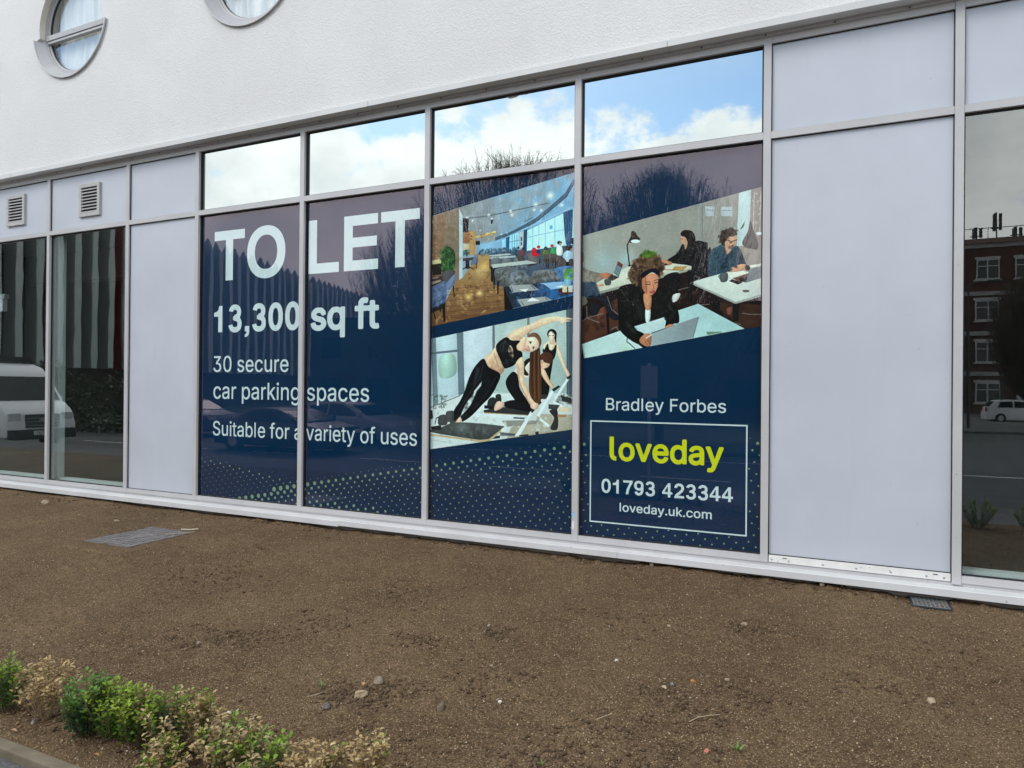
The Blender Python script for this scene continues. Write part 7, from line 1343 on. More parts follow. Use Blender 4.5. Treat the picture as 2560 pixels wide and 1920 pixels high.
def scan(C, P, col, col2=None, dr='v', form=0.0):
    H, W = C.shape[:2]
    P = np.asarray(P, float); Q = np.roll(P, -1, 0)
    y0, y1 = max(0, int(P[:, 1].min())), min(H - 1, int(P[:, 1].max()) + 1)
    lo, hi = (P[:, 1].min(), P[:, 1].max()) if dr == 'v' else (P[:, 0].min(), P[:, 0].max())
    for y in range(y0, y1 + 1):
        yc = y + 0.5
        m = (P[:, 1] > yc) != (Q[:, 1] > yc)
        if not m.any():
            continue
        a, b = P[m], Q[m]
        xs = np.sort(a[:, 0] + (yc - a[:, 1]) * (b[:, 0] - a[:, 0]) / (b[:, 1] - a[:, 1]))
        for xa, xb in zip(xs[::2], xs[1::2]):
            i0, i1 = max(0, int(round(xa))), min(W, int(round(xb)))
            if i1 <= i0:
                continue
            if col2 is None and form:
                t = (np.arange(i0, i1) + 0.5 - xa) / (xb - xa)
                v_ = (yc - lo) / (hi - lo + 1e-6)
                sh = 1.0 + form * (0.55 - 2.4 * np.abs(t - 0.40) ** 1.7 + 0.45 * (0.5 - v_))
                C[y, i0:i1] = np.clip(col * sh[:, None], 0, 1)
            elif col2 is None:
                C[y, i0:i1] = col
            else:
                t = np.full(i1 - i0, (yc - lo) / (hi - lo + 1e-6)) if dr == 'v' else (np.arange(i0, i1) - lo) / (hi - lo + 1e-6)
                t = np.clip(t, 0, 1)[:, None]
                C[y, i0:i1] = col * (1 - t) + col2 * t


def blur(C, k):
    ker = np.exp(-0.5 * (np.arange(-3, 4) / k) ** 2); ker /= ker.sum()
    for ax in (0, 1):
        pad = [(0, 0)] * 3; pad[ax] = (3, 3)
        D = np.pad(C, pad, mode='edge')
        n = C.shape[ax]
        C = sum(ker[i] * (D[i:i + n] if ax == 0 else D[:, i:i + n]) for i in range(7))
    return C


def picture(name, ops, N=1001):
    C = np.zeros((N, N, 3)); C[:] = 0.5
    rg = np.random.default_rng(5)
    for k, c1, c2, wd, cnt, body in ops:
        P = np.array(body, float).reshape(-1, 2)
        c1 = np.array(c1) / 255.0; c2 = np.array(c2) / 255.0 if c2 else None
        if k <= 3:
            scan(C, P, c1, c2, 'h' if k == 3 else 'v', 0.07)
        elif k <= 6:
            scan(C, spline(P), c1, c2, 'h' if k == 6 else 'v', 0.26)
        elif k == 7:
            h = wd / 20.0
            for a, b in zip(P[:-1], P[1:]):
                d = (b - a) / (np.hypot(*(b - a)) + 1e-6); nrm = np.array((-d[1], d[0])) * h; e = d * h * 0.6
                scan(C, [a - e + nrm, b + e + nrm, b + e - nrm, a - e - nrm], c1)
        elif k in (8, 9):
            c, u, v = P
            if k == 8:
                t = np.linspace(0, 2 * np.pi, 32)[:-1, None]
                scan(C, c + (u - c) * np.cos(t) + (v - c) * np.sin(t), c1)
            else:
                rx, ry = abs(u[0] - c[0]) + 1, abs(v[1] - c[1]) + 1
                x0, x1, y0, y1 = [int(np.clip(q, 0, N)) for q in (c[0] - rx, c[0] + rx, c[1] - ry, c[1] + ry)]
                yy, xx = np.mgrid[y0:y1, x0:x1]
                f = np.clip(1 - np.sqrt(((xx - c[0]) / rx) ** 2 + ((yy - c[1]) / ry) ** 2), 0, 1)[..., None] ** 1.4
                f = f * (0.95 if rx < 60 else 0.55)
                C[y0:y1, x0:x1] = C[y0:y1, x0:x1] * (1 - f) + c1 * f
        elif k == 10:
            sz = wd
            lo, hi = P.min(0), P.max(0); put = 0; tries = 0
            while put < cnt and tries < cnt * 12:
                tries += 1
                q = rg.uniform(lo, hi); Q = np.roll(P, -1, 0)
                ins = (((P[:, 1] > q[1]) != (Q[:, 1] > q[1])) & (q[0] < (Q[:, 0] - P[:, 0]) * (q[1] - P[:, 1]) / (Q[:, 1] - P[:, 1] + 1e-9) + P[:, 0])).sum() % 2
                if not ins:
                    continue
                put += 1
                t = rg.random(); s_ = sz * rg.uniform(0.5, 1.5)
                x0_, x1_, y0_, y1_ = [int(np.clip(v_, 0, N)) for v_ in (q[0] - s_ * 2, q[0] + s_ * 2, q[1] - s_ * 2, q[1] + s_ * 2)]
                if x1_ <= x0_ or y1_ <= y0_:
                    continue
                an = rg.uniform(0, 3.14); el = rg.uniform(1.0, 2.6)
                yy, xx = np.mgrid[y0_:y1_, x0_:x1_]
                dx, dy = xx - q[0], yy - q[1]
                u_, w_ = dx * np.cos(an) + dy * np.sin(an), dy * np.cos(an) - dx * np.sin(an)
                f = (np.clip(1.15 - np.sqrt((u_ / s_ / el ** .5) ** 2 + (w_ * el ** .5 / s_) ** 2), 0, 1) ** 0.8)[..., None] * (0.80 if np.abs(c1 - c2).sum() > 0.42 and sz < 14 else 0.46)
                C[y0_:y1_, x0_:x1_] = C[y0_:y1_, x0_:x1_] * (1 - f) + (c1 * (1 - t) + c2 * t) * f
    C = blur(C, 1.5)
    gx, gy = np.meshgrid(np.arange(N), np.arange(N))
    tex = 0.06 * (vn(gx / 60.0, gy / 60.0, 3) - 0.5) + 0.03 * (vn(gx / 14.0, gy / 14.0, 4) - 0.5) + 0.05 * (vn(gx / 5.0, gy / 5.0, 6) - 0.5)
    C = np.clip(C * (1 + tex[..., None]), 0, 1)
    C = C + 0.55 * (C - blur(blur(C, 3.0), 3.0))
    C = np.clip((C - 0.5) * 1.10 + 0.505 + rg.normal(0, 0.010, C.shape), 0, 1)
    img = bpy.data.images.new(name, N, N)
    A = np.ones((N, N, 4), np.float32)
    A[..., :3] = C[::-1]
    img.pixels.foreach_set(A.ravel())
    img.pack()
    m, nt = mat(name)
    tx = nt.n('ShaderNodeTexImage', image=img, interpolation='Cubic', extension='EXTEND')
    hs = nt.n('ShaderNodeHueSaturation', {'Saturation': 1.0, 'Value': PIC_GAIN, 'Color': tx.outputs[0]})
    b_ = nt.n('ShaderNodeBsdfPrincipled', {'Base Color': hs.outputs[0], 'Roughness': 0.6, 'Specular IOR Level': 0.1})
    finish(nt, b_.outputs[0])
    return m


PIC_GAIN = 1.20
for nm, (quad, ops), si, lab in (('restaurant_print', PICTURE_ONE, 2, 'printed picture of a restaurant dining room'), ('exercise_print', PICTURE_TWO, 2, 'printed picture of women exercising on reformer benches'),
                                 ('office_print', PICTURE_THREE, 3, 'printed picture of people working at office desks')):
    s, o, a, b = SIGNS[si]
    x0, x1 = min(p[0] for p in quad), max(p[0] for p in quad)
    z0, z1 = min(p[1] for p in quad), max(p[1] for p in quad)
    side = max(x1 - x0, z1 - z0)
    V = [(p[0] - o[0], YI - o[1], p[1] - o[2]) for p in (quad[3], quad[2], quad[1], quad[0])]
    me = mesh_from('photograph', V, [(0, 1, 2, 3)], picture(nm, ops))
    uv = me.uv_layers.new(name='uv')
    for li, p in enumerate((quad[3], quad[2], quad[1], quad[0])):
        uv.data[li].uv = ((p[0] - x0) / side, 1.0 - (z1 - p[1]) / side)
    link('photograph', me, s, label=lab)

# small things stuck on the frame
def sticker(name, label, cat, x, z, wd, ht, m):
    g = MB((x, 0, z)); n = 7
    prof = [(x - wd / 2, z - ht / 2), (x + wd * .45, z - ht * .47), (x + wd / 2, z + ht * .40), (x + wd * .2, z + ht / 2), (x - wd * .42, z + ht * .46), (x - wd * .5, z)]
    g.prism_y(prof, -0.0012, 0.0003)
    o = g.build(name, m, label=label, cat=cat); o.location = (x, 0, z)
sticker('sticker', 'small pale blue sticker low on the mullion beside the office sign', 'sticker', -2.091, 0.472, 0.022, 0.050, paint('blue_sticker', (0.25, 0.55, 0.75), 0.5, 0.3, 60.0))
sticker('paper_scrap', 'torn white paper scrap just below the blue sticker', 'scrap', -2.093, 0.378, 0.022, 0.072, paint('paper_scrap', (0.75, 0.74, 0.72), 0.7, 0.1, 40.0))

# ------------------------------------------------------------------ covers in the soil
ZC = 0.097
mh = thing('manhole_cover', 'flat grey cast iron manhole cover sunk level with the soil', 'manhole cover', (-6.205, -1.185, ZC))
mo = (-6.205, -1.185, ZC)
x0, x1, y0, y1 = -6.51, -5.90, -1.56, -0.81
g = MB(mo); g.box(x0, x1, y0, y1, ZC - 0.05, ZC - 0.009); g.build('base_plate', paint('iron_dark', (0.040, 0.036, 0.034), 0.8, 0.3, 30.0), mh)
cs = [[(x0, y0), (x1, y0), (x1, y1), (x0, y1)]]
nx, ny = 10, 12
for i in range(nx):
    for j in range(ny):
        cx = x0 + 0.035 + (i + (0.5 if j % 2 else 0.0)) * (x1 - x0 - 0.07) / nx
        cy = y0 + 0.035 + j * (y1 - y0 - 0.07) / (ny - 1)
        if cx > x1 - 0.03 or ((cx + 6.205) / 0.085) ** 2 + ((cy + 1.185) / 0.10) ** 2 < 1:
            continue
        cs.append([(cx - 0.008, cy - 0.021), (cx + 0.008, cy - 0.021), (cx + 0.012, cy), (cx + 0.008, cy + 0.021), (cx - 0.008, cy + 0.021), (cx - 0.012, cy)])
me = fill(cs, 0.004); me.transform(Matrix.Translation((-mo[0], -mo[1], -0.004))); me.materials.append(MT['ironwork'])
link('tread_plate', me, mh)
g = MB(mo); g.v = []; v = [(mo[0] + 0.07 * math.cos(t * math.pi / 12), mo[1] + 0.085 * math.sin(t * math.pi / 12), z) for z in (ZC, ZC + 0.003) for t in range(24)]
g.add(v, [tuple(range(24, 48))] + [(t, (t + 1) % 24, 24 + (t + 1) % 24, 24 + t) for t in range(24)]); g.build('oval_boss', MT['ironwork'], mh)

go = (0.645, -0.16, 0.112)
gr = thing('drain_grate', 'small square galvanised drain grate in a black surround under the sill', 'drain grate', go)
gx0, gx1, gy0, gy1, gz = 0.520, 0.770, -0.290, -0.03, 0.112
g = MB(go); g.box(gx0, gx1, gy0, gy0 + 0.018, gz - 0.07, gz); g.box(gx0, gx1, gy1 - 0.018, gy1, gz - 0.07, gz); g.box(gx0, gx0 + 0.014, gy0 + .018, gy1 - .018, gz - 0.07, gz); g.box(gx1 - 0.014, gx1, gy0 + .018, gy1 - .018, gz - 0.07, gz)
g.build('surround', MT['black_plastic'], gr, bevel=0.002)
g = MB(go); g.box(gx0 + .014, gx1 - .014, gy0 + .018, gy1 - .018, gz - 0.07, gz - 0.06); g.build('pit', MT['dark_void'], gr)
for i in range(9):
    xx = gx0 + 0.020 + i * (gx1 - gx0 - 0.040) / 8
    g = MB(go); g.box(xx - 0.0017, xx + 0.0017, gy0 + 0.018, gy1 - 0.018, gz - 0.012, gz + 0.002); g.build('bar', MT['galv'], gr)
for i in range(6):
    yy = gy0 + 0.035 + i * (gy1 - gy0 - 0.07) / 5
    g = MB(go); g.box(gx0 + 0.014, gx1 - 0.014, yy - 0.0014, yy + 0.0014, gz - 0.004, gz + 0.0005); g.build('cross_bar', MT['galv'], gr)

# ------------------------------------------------------------------ single stones, twigs and leaves on the soil
def gz_at(x, y):
    return float(soil_z(np.array([x]), np.array([y]))[0])


def stone_mesh(name, size, col, seed, flat=0.7, angular=0.35):
    bm = bmesh.new()
    bmesh.ops.create_icosphere(bm, subdivisions=2, radius=1.0)
    rg = random.Random(seed)
    pl = [(Vector((rg.gauss(0, 1), rg.gauss(0, 1), rg.gauss(0, 1))).normalized(), rg.uniform(0.55, 0.85)) for _ in range(9)]
    ax = Vector((rg.uniform(.8, 1.2), rg.uniform(.65, .95), flat))
    for v in bm.verts:
        c = v.co.copy()
        for n, d in pl:
            e = c.dot(n) - d
            if e > 0:
                c -= n * e * (0.55 + angular)
        c *= 1 + 0.06 * rg.gauss(0, 1)
        v.co = Vector((c.x * ax.x, c.y * ax.y, c.z * ax.z)) * size
    me = bpy.data.meshes.new(name)
    bm.to_mesh(me); bm.free()
    m = paint('stone_' + str(seed), col, 0.85, 0.22, 45.0, bump=0.5, bscale=180.0, spec=0.2)
    me.materials.append(m)
    return me


STONES = [  # x, y, radius, colour, label, kind
    (-1.704, -2.954, .031, (.155, .120, .088), 'squarish pale brown clod alone on open soil right of the hedge', 'clod'),
    (-2.126, -3.023, .036, (.34, .26, .17), 'large cream stone on the heap of dark clods above the hedge', 'stone'),
    (-2.200, -2.902, .016, (.40, .22, .13), 'small orange stone just behind the large cream stone on the clods', 'stone'),
    (-2.140, -2.850, .036, (.20, .155, .115), 'lumpy brown stone at the back of the dark clod heap', 'stone'),
    (0.460, -1.866, .024, (.36, .28, .19), 'lone cream stone at the far right of the soil', 'stone'),
    (-1.362, -0.075, .026, (.37, .27, .17), 'orange tan stone against the sill below the office sign', 'stone'),
    (-0.056, -0.085, .028, (.40, .29, .20), 'pinkish tan stone under the sill left of the drain grate', 'stone'),
    (-0.498, -1.192, .025, (.32, .23, .16), 'tan stone in the middle right of the soil on a dark patch', 'stone'),
    (-0.933, -1.400, .018, (.34, .27, .19), 'flat buff stone left of the tan stone on the dark patch', 'stone'),
    (-0.641, -2.173, .021, (.42, .17, .06), 'bright orange brick chip right of the grey and cream pebbles', 'brick chip'),
    (-0.766, -2.295, .017, (.48, .38, .26), 'cream pebble touching the grey one in the lower right soil', 'pebble'),
    (-0.735, -2.250, .018, (.20, .18, .19), 'smooth grey pebble behind the cream pebble in the lower right', 'pebble'),
    (-0.474, -2.798, .014, (.42, .16, .11), 'small red brick chip near the green weed at the bottom', 'brick chip'),
    (-0.487, -2.061, .014, (.33, .25, .18), 'round buff pebble behind the orange brick chip', 'pebble'),
    (-1.692, -2.433, .018, (.24, .19, .12), 'olive tan flat pebble in the centre of the soil', 'pebble'),
    (-1.978, -1.897, .014, (.45, .36, .26), 'small cream pebble in the centre of the soil nearest the wall', 'pebble'),
    (-1.085, -2.073, .012, (.50, .46, .40), 'tiny white pebble above the pair of cream and grey pebbles', 'pebble'),
    (-1.470, -2.779, .012, (.62, .58, .52), 'tiny bright white pebble right of the squarish clod', 'pebble'),
    (-2.596, -3.417, .012, (.66, .63, .58), 'tiny white pebble on open soil just above the hedge', 'pebble'),
    (-2.208, -3.191, .026, (.155, .130, .130), 'purplish grey stone at the front of the dark clod heap', 'stone'),
    (-3.422, -2.876, .024, (.24, .18, .13), 'brown stone on the clods above the left end of the hedge', 'stone'),
    (-3.128, -3.870, .012, (.64, .61, .58), 'white pebble in front of the dark green hedge plant', 'pebble'),
    (-3.348, -3.867, .020, (.26, .22, .19), 'grey brown pebble under the straw coloured dead plant', 'pebble'),
    (-8.833, -0.531, .050, (.42, .33, .22), 'pale angular stone near the sill at the far left', 'stone'),
    (-7.047, -0.845, .036, (.36, .28, .18), 'long buff stone between the manhole cover and the sill', 'stone'),
]
for i, (x, y, r, c, lab, cat) in enumerate(STONES):
    o = link(cat.replace(' ', '_'), stone_mesh(cat.replace(' ', '_'), r, c, i + 1, 0.55 if 'flat' in lab or 'long' in lab else 0.72, 0.2 if 'round' in lab or 'smooth' in lab else 0.42), label=lab, cat=cat)
    o.location = (x, y, gz_at(x, y) + r * 0.34)
    o.rotation_euler.z = random.uniform(0, 6.28)


def twig(label, pts, r, col):
    g = MB(pts[0])
    for a, b in zip(pts[:-1], pts[1:]):
        g.tube(a, b, r, r * 0.85, 5)
    o = g.build('twig', paint('twig_bark', col, 0.8, 0.15, 60.0), label=label, cat='twig')
    o.location = pts[0]


def on(x, y, h=0.006):
    return (x, y, gz_at(x, y) + h)


twig('thin curved pale twig arched over clods at the lower right', [on(-.59, -2.575, .006), on(-.555, -2.535, .016), on(-.51, -2.50, .018), on(-.47, -2.455, .010)], 0.0022, (.36, .27, .17))
twig('short straight pale twig in the lower middle of the soil', [on(-.99, -2.75, .004), on(-.93, -2.67, .010)], 0.0020, (.40, .31, .20))
twig('pale knobbly stick at the right corner of the manhole cover', [on(-6.03, -.86, .02), on(-5.93, -.83, .022), on(-5.86, -.80, .026)], 0.010, (.45, .38, .28))
twig('thin pale straw lying beside the right edge of the manhole cover', [on(-6.02, -1.06, .016), on(-5.90, -.95, .018), on(-5.82, -.88, .016)], 0.005, (.36, .29, .20))
twig('very thin pale straw on the soil above the hedge', [on(-2.36, -3.13, .006), on(-2.32, -3.08, .012)], 0.0018, (.42, .34, .22))

# ------------------------------------------------------------------ plants
MT['leaf'] = vcol_mat('box_leaf', rough=0.42, spec=0.4, trans=0.22)
MT['dead_leaf'] = vcol_mat('dead_leaf', rough=0.75, spec=0.15, trans=0.18)
MT['stem'] = paint('stem_bark', (0.13, 0.095, 0.06), 0.85, 0.25, 40.0)
MT['dead_stem'] = paint('dead_stem_bark', (0.27, 0.19, 0.115), 0.85, 0.25, 40.0)


def leaves(P, D, U, L, Wd, col, curl):
    """folded oval leaves: centres P, direction D, face normal U"""
    n = len(P)
    D = D / np.linalg.norm(D, axis=1, keepdims=True)
    S = np.cross(D, U); S /= np.linalg.norm(S, axis=1, keepdims=True) + 1e-9
    U = np.cross(S, D)
    L, Wd, curl = L[:, None], Wd[:, None], curl[:, None]
    a = P
    b = P + D * L * .45 + S * Wd * .5 + U * (Wd * .18 - curl * L * .05)
    c = P + D * L * .45 - S * Wd * .5 + U * (Wd * .18 - curl * L * .05)
    m = P + D * L * .5 - U * curl * L * .10
    e = P + D * L * .86 + S * Wd * .27 - U * curl * L * .22
    f = P + D * L * .86 - S * Wd * .27 - U * curl * L * .22
    t = P + D * L - U * curl * L * .34
    V = np.stack([a, b, c, m, e, f, t], 1).reshape(-1, 3)
    F = np.array([(0, 1, 3), (0, 3, 2), (1, 4, 3), (2, 3, 5), (3, 4, 6), (3, 6, 5)])
    F = (F[None] + (np.arange(n) * 7)[:, None, None]).reshape(-1, 3)
    return V, F, np.repeat(col, 7, 0)


def box_plant(name, label, x, y, h, wd, nst, mixg, seed, bare=0.35, lean=0.0, dens=1.0):
    """mixg: fraction of green leaves; bare: leafless share at the foot of each stem"""
    rg = np.random.default_rng(seed)
    z0 = gz_at(x, y) - 0.01
    t = thing(name, label, 'shrub', (x, y, z0), 'box hedge plants along the path')
    P, D, U, C, LL, WW, CU = [], [], [], [], [], [], []
    for s in range(nst):
        an = rg.uniform(0, 6.283); rr = math.sqrt(rg.random())
        dx, dy = math.cos(an) * rr * wd * .5, math.sin(an) * rr * wd * .42
        hh = h * (1 - 0.30 * rr ** 2) * rg.uniform(0.80, 1.03)
        r0 = 0.22 * rr * wd
        a = np.array((math.cos(an) * r0 * .5, math.sin(an) * r0 * .5, 0.0)); b = np.array((dx * .75 + lean * hh * .4, dy * .75, hh * .55)); c = np.array((dx + lean * hh, dy, hh))
        dead = rg.random() > mixg
        pts = [a * (1 - q) ** 2 + 2 * b * q * (1 - q) + c * q * q for q in np.linspace(0, 1, 6)]
        g = MB()
        for p, q in zip(pts[:-1], pts[1:]):
            g.tube(p, q, 0.0022, 0.0017, 4, False)
        g.build('stem', MT['dead_stem'] if mixg < .4 else MT['stem'], t)
        nl = int(rg.integers(16, 22) * 2 * dens * (1 - bare) / .65)
        for k in range(nl):
            q = bare + (1 - bare) * (k + .5) / nl
            p = a * (1 - q) ** 2 + 2 * b * q * (1 - q) + c * q * q
            side = k * 2.4 + rg.normal(0, .5)
            out = np.array((math.cos(side), math.sin(side), rg.uniform(.35, 1.0)))
            br = rg.uniform(.0, .028) * (1 - .5 * q)
            P.append(p + out * br + rg.normal(0, .004, 3)); D.append(out + rg.normal(0, .25, 3))
            U.append(np.array((-out[0] * .5, -out[1] * .5, 1.0)) + rg.normal(0, .35, 3))
            green = not dead and rg.random() < 0.55 + .5 * mixg
            if green:
                young = q > .72
                cc = np.array((0.170, 0.265, 0.026)) if young else np.array((0.072, 0.140, 0.024))
                cc = cc * GREEN.get(seed, 1.0)
                cc = cc * rg.uniform(.65, 1.3)
            else:
                cc = np.array([(0.47, 0.345, 0.165), (0.37, 0.25, 0.11), (0.54, 0.44, 0.25), (0.24, 0.145, 0.07)][rg.choice(4, p=[.42, .27, .19, .12])]) * rg.uniform(.7, 1.15)
            C.append(cc); LL.append(rg.uniform(.016, .026)); WW.append(rg.uniform(.010, .0150)); CU.append(rg.uniform(-.2, .7) if green else rg.uniform(.2, 2.0))
    V, F, T = leaves(np.array(P), np.array(D), np.array(U), np.array(LL), np.array(WW), np.array(C), np.array(CU))
    link('foliage', np_mesh('foliage', V, F, MT['leaf'] if mixg > .4 else MT['dead_leaf'], T), t, kind='stuff')
    return t


GREEN = {3: np.array((0.62, 0.80, 1.25)), 1: np.array((1.1, 1.1, .8)), 4: np.array((1.25, 1.18, .8)), 5: np.array((1.25, 1.1, .8))}
PL = [  # label, x, y, h, width, stems, green share, seed, bare, lean
    ('bright green box plant at the left end of the hedge', -3.60, -3.86, .27, .20, 16, 1.0, 1, .15, 0),
    ('straw coloured dead box plant with bare brown stems', -3.375, -3.80, .275, .27, 22, 0.0, 2, .48, 0),
    ('darkest green box plant right of the straw coloured one', -3.03, -3.83, .29, .23, 22, 1.0, 3, .10, 0),
    ('glossy bright green box plant beside the darkest one', -2.885, -3.80, .275, .25, 22, 1.0, 4, .15, 0),
    ('yellow green box plant with a few brown leaves', -2.74, -3.80, .255, .22, 20, .92, 5, .22, 0),
    ('green box plant with browned lower leaves in the middle of the hedge', -2.57, -3.76, .27, .23, 22, .80, 6, .22, 0),
    ('narrow box plant with pale bleached leaves on one upright side', -2.42, -3.72, .285, .15, 15, .16, 7, .12, 0),
    ('low half dead box plant of pale leaves on bent stems', -2.45, -3.90, .16, .22, 12, .30, 8, .25, .2),
    ('broad box plant of mixed brown and green leaves', -2.215, -3.76, .235, .30, 26, .42, 9, .15, 0),
    ('brown tipped box plant with green heart low at the bottom edge', -2.01, -3.80, .225, .26, 22, .60, 10, .18, 0),
    ('thin straw coloured dead box plant at the bottom edge', -1.83, -3.72, .20, .26, 17, .03, 11, .30, .05),
    ('upright dead straw sprig at the right end of the hedge', -1.605, -3.66, .265, .15, 12, .10, 12, .15, 0),
    ('dark box plant further along the bed by the right hand window', 1.55, -3.5, .36, .34, 20, .9, 13, .15, 0),
    ('smaller dark box plant further along the bed', 2.05, -3.55, .30, .28, 16, .8, 14, .15, 0),
]
for lab, x, y, h, wd, ns, mg, sd_, ba, le in PL:
    box_plant('box_plant', lab, x, y, h * 1.04, wd * 1.16, int(ns * 1.25), mg, sd_, ba * .8, le)


def weed(label, x, y, h, n, seed, cat='weed'):
    rg = np.random.default_rng(seed); z = gz_at(x, y)
    P = np.zeros((n, 3)) + rg.normal(0, .003, (n, 3)); an = np.arange(n) * 6.283 / n + rg.random(n)
    D = np.stack([np.cos(an) * .5, np.sin(an) * .5, rg.uniform(.5, 1.3, n)], 1); U = np.stack([-np.cos(an), -np.sin(an), np.ones(n) * .6], 1)
    V, F, T = leaves(P, D, U, np.full(n, h), np.full(n, h * .28), np.tile(np.array((.16, .22, .06)), (n, 1)) * rg.uniform(.7, 1.3, (n, 1)), rg.uniform(.2, 1.2, n))
    o = link('weed', np_mesh('weed', V, F, MT['leaf'], T), label=label, cat=cat); o.location = (x, y, z)


weed('small green weed sprout at the bottom right of the soil', -0.355, -2.736, .045, 5, 3)
weed('tiny green weed seedling at the bottom edge of the soil', -1.075, -3.19, .030, 5, 4)
weed('sparse yellowish grass seedling left of the clod heap', -2.38, -3.02, .05, 4, 5)
def fallen(label, x, y, r, col, seed):
    rg = np.random.default_rng(seed)
    V, F, T = leaves(np.zeros((1, 3)), np.array([(1.0, .3, .1)]), np.array([(0, 0.2, 1.0)]), np.array([r]), np.array([r * .62]), np.array([col]), np.array([.8]))
    o = link('fallen_leaf', np_mesh('fallen_leaf', V, F, MT['dead_leaf'], T), label=label, cat='leaf'); o.location = (x, y, gz_at(x, y) + .008)
fallen('orange fallen leaf on the soil in front of the hedge', -2.84, -3.925, .036, (.55, .28, .10), 1)
fallen('pale orange fallen leaf near the kerb at the far left', -3.37, -3.955, .034, (.55, .36, .20), 2)

rg = np.random.default_rng(77)
n = 260
lx = rg.uniform(-3.6, -1.5, n); ly = -3.82 + 0.06 * (lx + 3.6) + rg.normal(0, .085, n)
ok = (ly > -3.96); lx, ly = lx[ok], ly[ok]; n = len(lx)
an = rg.uniform(0, 6.283, n)
V, F, T = leaves(np.stack([lx, ly, soil_z(lx, ly) + rg.uniform(.006, .016, n)], 1), np.stack([np.cos(an), np.sin(an), rg.normal(0, .25, n)], 1), np.stack([rg.normal(0, .4, n), rg.normal(0, .4, n), np.ones(n)], 1),
                 rg.uniform(.012, .022, n), rg.uniform(.007, .012, n), np.array((.36, .25, .13)) * rg.uniform(.4, 1.3, (n, 1)), rg.uniform(.2, 1.8, n))
link('leaf_litter', np_mesh('leaf_litter', V, F, MT['dead_leaf'], T), kind='stuff', label='dry brown leaf litter under the box hedge', cat='leaves')

# ------------------------------------------------------------------ across the street (seen mirrored in the glass)
ZR = -0.452
MT['rubber'] = paint('tyre_rubber', (0.015, 0.015, 0.016), 0.8, 0.1)
MT['alloy'] = paint('alloy_wheel', (0.45, 0.45, 0.46), 0.35, 0.05, metallic=0.7)
MT['car_glass'] = paint('car_glass', (0.010, 0.012, 0.014), 0.16, 0.05, spec=0.4)
MT['lamp_glass'] = paint('headlamp_glass', (0.55, 0.57, 0.58), 0.12, 0.05, spec=0.7)
MT['trim'] = paint('black_trim', (0.02, 0.02, 0.022), 0.5, 0.1)
MT['plate'] = paint('number_plate', (0.75, 0.75, 0.72), 0.5, 0.03)


def vehicle(name, label, cat, loc, col, prof, hw, belt, top, side_glass, screen, rear, wheels, wr, lights, tumble=0.17, gloss=0.22, group=None):
    t = thing(name, label, cat, (loc[0], loc[1], ZR), group)
    m = paint(name + '_paint', col, gloss, 0.02, spec=0.6)
    ty = lambda z: hw * (1 - tumble * min(1.0, max(0.0, (z - belt) / (top - belt))))
    n = len(prof)
    V = [(x, -ty(z), z) for x, z in prof] + [(x, ty(z), z) for x, z in prof]
    F = [tuple(range(n)), tuple(range(2 * n - 1, n - 1, -1))] + [((i + 1) % n, i, n + i, n + (i + 1) % n) for i in range(n)]
    bm = bmesh.new()
    me = mesh_from('body', V, F, m)
    bm.from_mesh(me)
    bmesh.ops.bevel(bm, geom=[e for e in bm.edges if abs(e.verts[0].co.y - e.verts[1].co.y) < 1e-4 or e.calc_face_angle(0) > 0.5], offset=0.06, segments=3, affect='EDGES', profile=0.6, clamp_overlap=True)
    bmesh.ops.recalc_face_normals(bm, faces=bm.faces[:])
    bm.to_mesh(me); bm.free()
    me.polygons.foreach_set('use_smooth', [True] * len(me.polygons))
    me.set_sharp_from_angle(angle=R(24))
    link('body', me, t)
    for q in side_glass:
        for sgn in (-1, 1):
            g = MB(); k = len(q)
            v = [(x, sgn * (ty(z) - 0.02), z) for x, z in q] + [(x, sgn * (ty(z) + 0.006), z) for x, z in q]
            g.add(v, [tuple(range(k, 2 * k))] + [(i, (i + 1) % k, k + (i + 1) % k, k + i) for i in range(k)])
            g.build('side_window', MT['car_glass'], t)
    for nm, s in (('windscreen', screen), ('rear_window', rear)):
        if s:
            (xa, za), (xb, zb) = s
            g = MB(); d = 0.012 if nm == 'windscreen' else -0.012
            g.add([(xa + d, -ty(za) * .9, za + .008), (xa + d, ty(za) * .9, za + .008), (xb + d, ty(zb) * .92, zb + .008), (xb + d, -ty(zb) * .92, zb + .008),
                   (xa - d, -ty(za) * .9, za - .01), (xa - d, ty(za) * .9, za - .01), (xb - d, ty(zb) * .92, zb - .01), (xb - d, -ty(zb) * .92, zb - .01)],
                  [(0, 1, 2, 3), (7, 6, 5, 4), (0, 4, 5, 1), (1, 5, 6, 2), (2, 6, 7, 3), (3, 7, 4, 0)])
            g.build(nm, MT['car_glass'], t)
    for wx in wheels:
        for sgn in (-1, 1):
            g = MB(); g.tube((wx, sgn * (hw - .22), wr), (wx, sgn * (hw + .01), wr), wr, wr, 24)
            wh = g.build('wheel', MT['rubber'], t)
            g = MB(); g.tube((wx, sgn * (hw - .05), wr), (wx, sgn * (hw + .018), wr), wr * .62, wr * .55, 16); g.build('rim', MT['alloy'], wh)
    for nm, x, z, w2, h2, y_ in lights:
        for sgn in (-1, 1):
            g = MB(); g.box(x - .05, x + .03, sgn * y_ - w2, sgn * y_ + w2, z - h2, z + h2)
            g.build(nm, MT['lamp_glass'] if nm == 'headlight' else paint('tail_lamp', (.35, .02, .02), .2, .05), t, bevel=0.02)
    for sgn in (-1, 1):
        g = MB(); mx = screen[0][0] - .25; g.box(mx - .05, mx + .10, sgn * (hw + .02) - .02, sgn * (hw + .10) + .02, belt + .03, belt + .17)
        g.build('mirror', m, t, bevel=0.02)
    return t, m


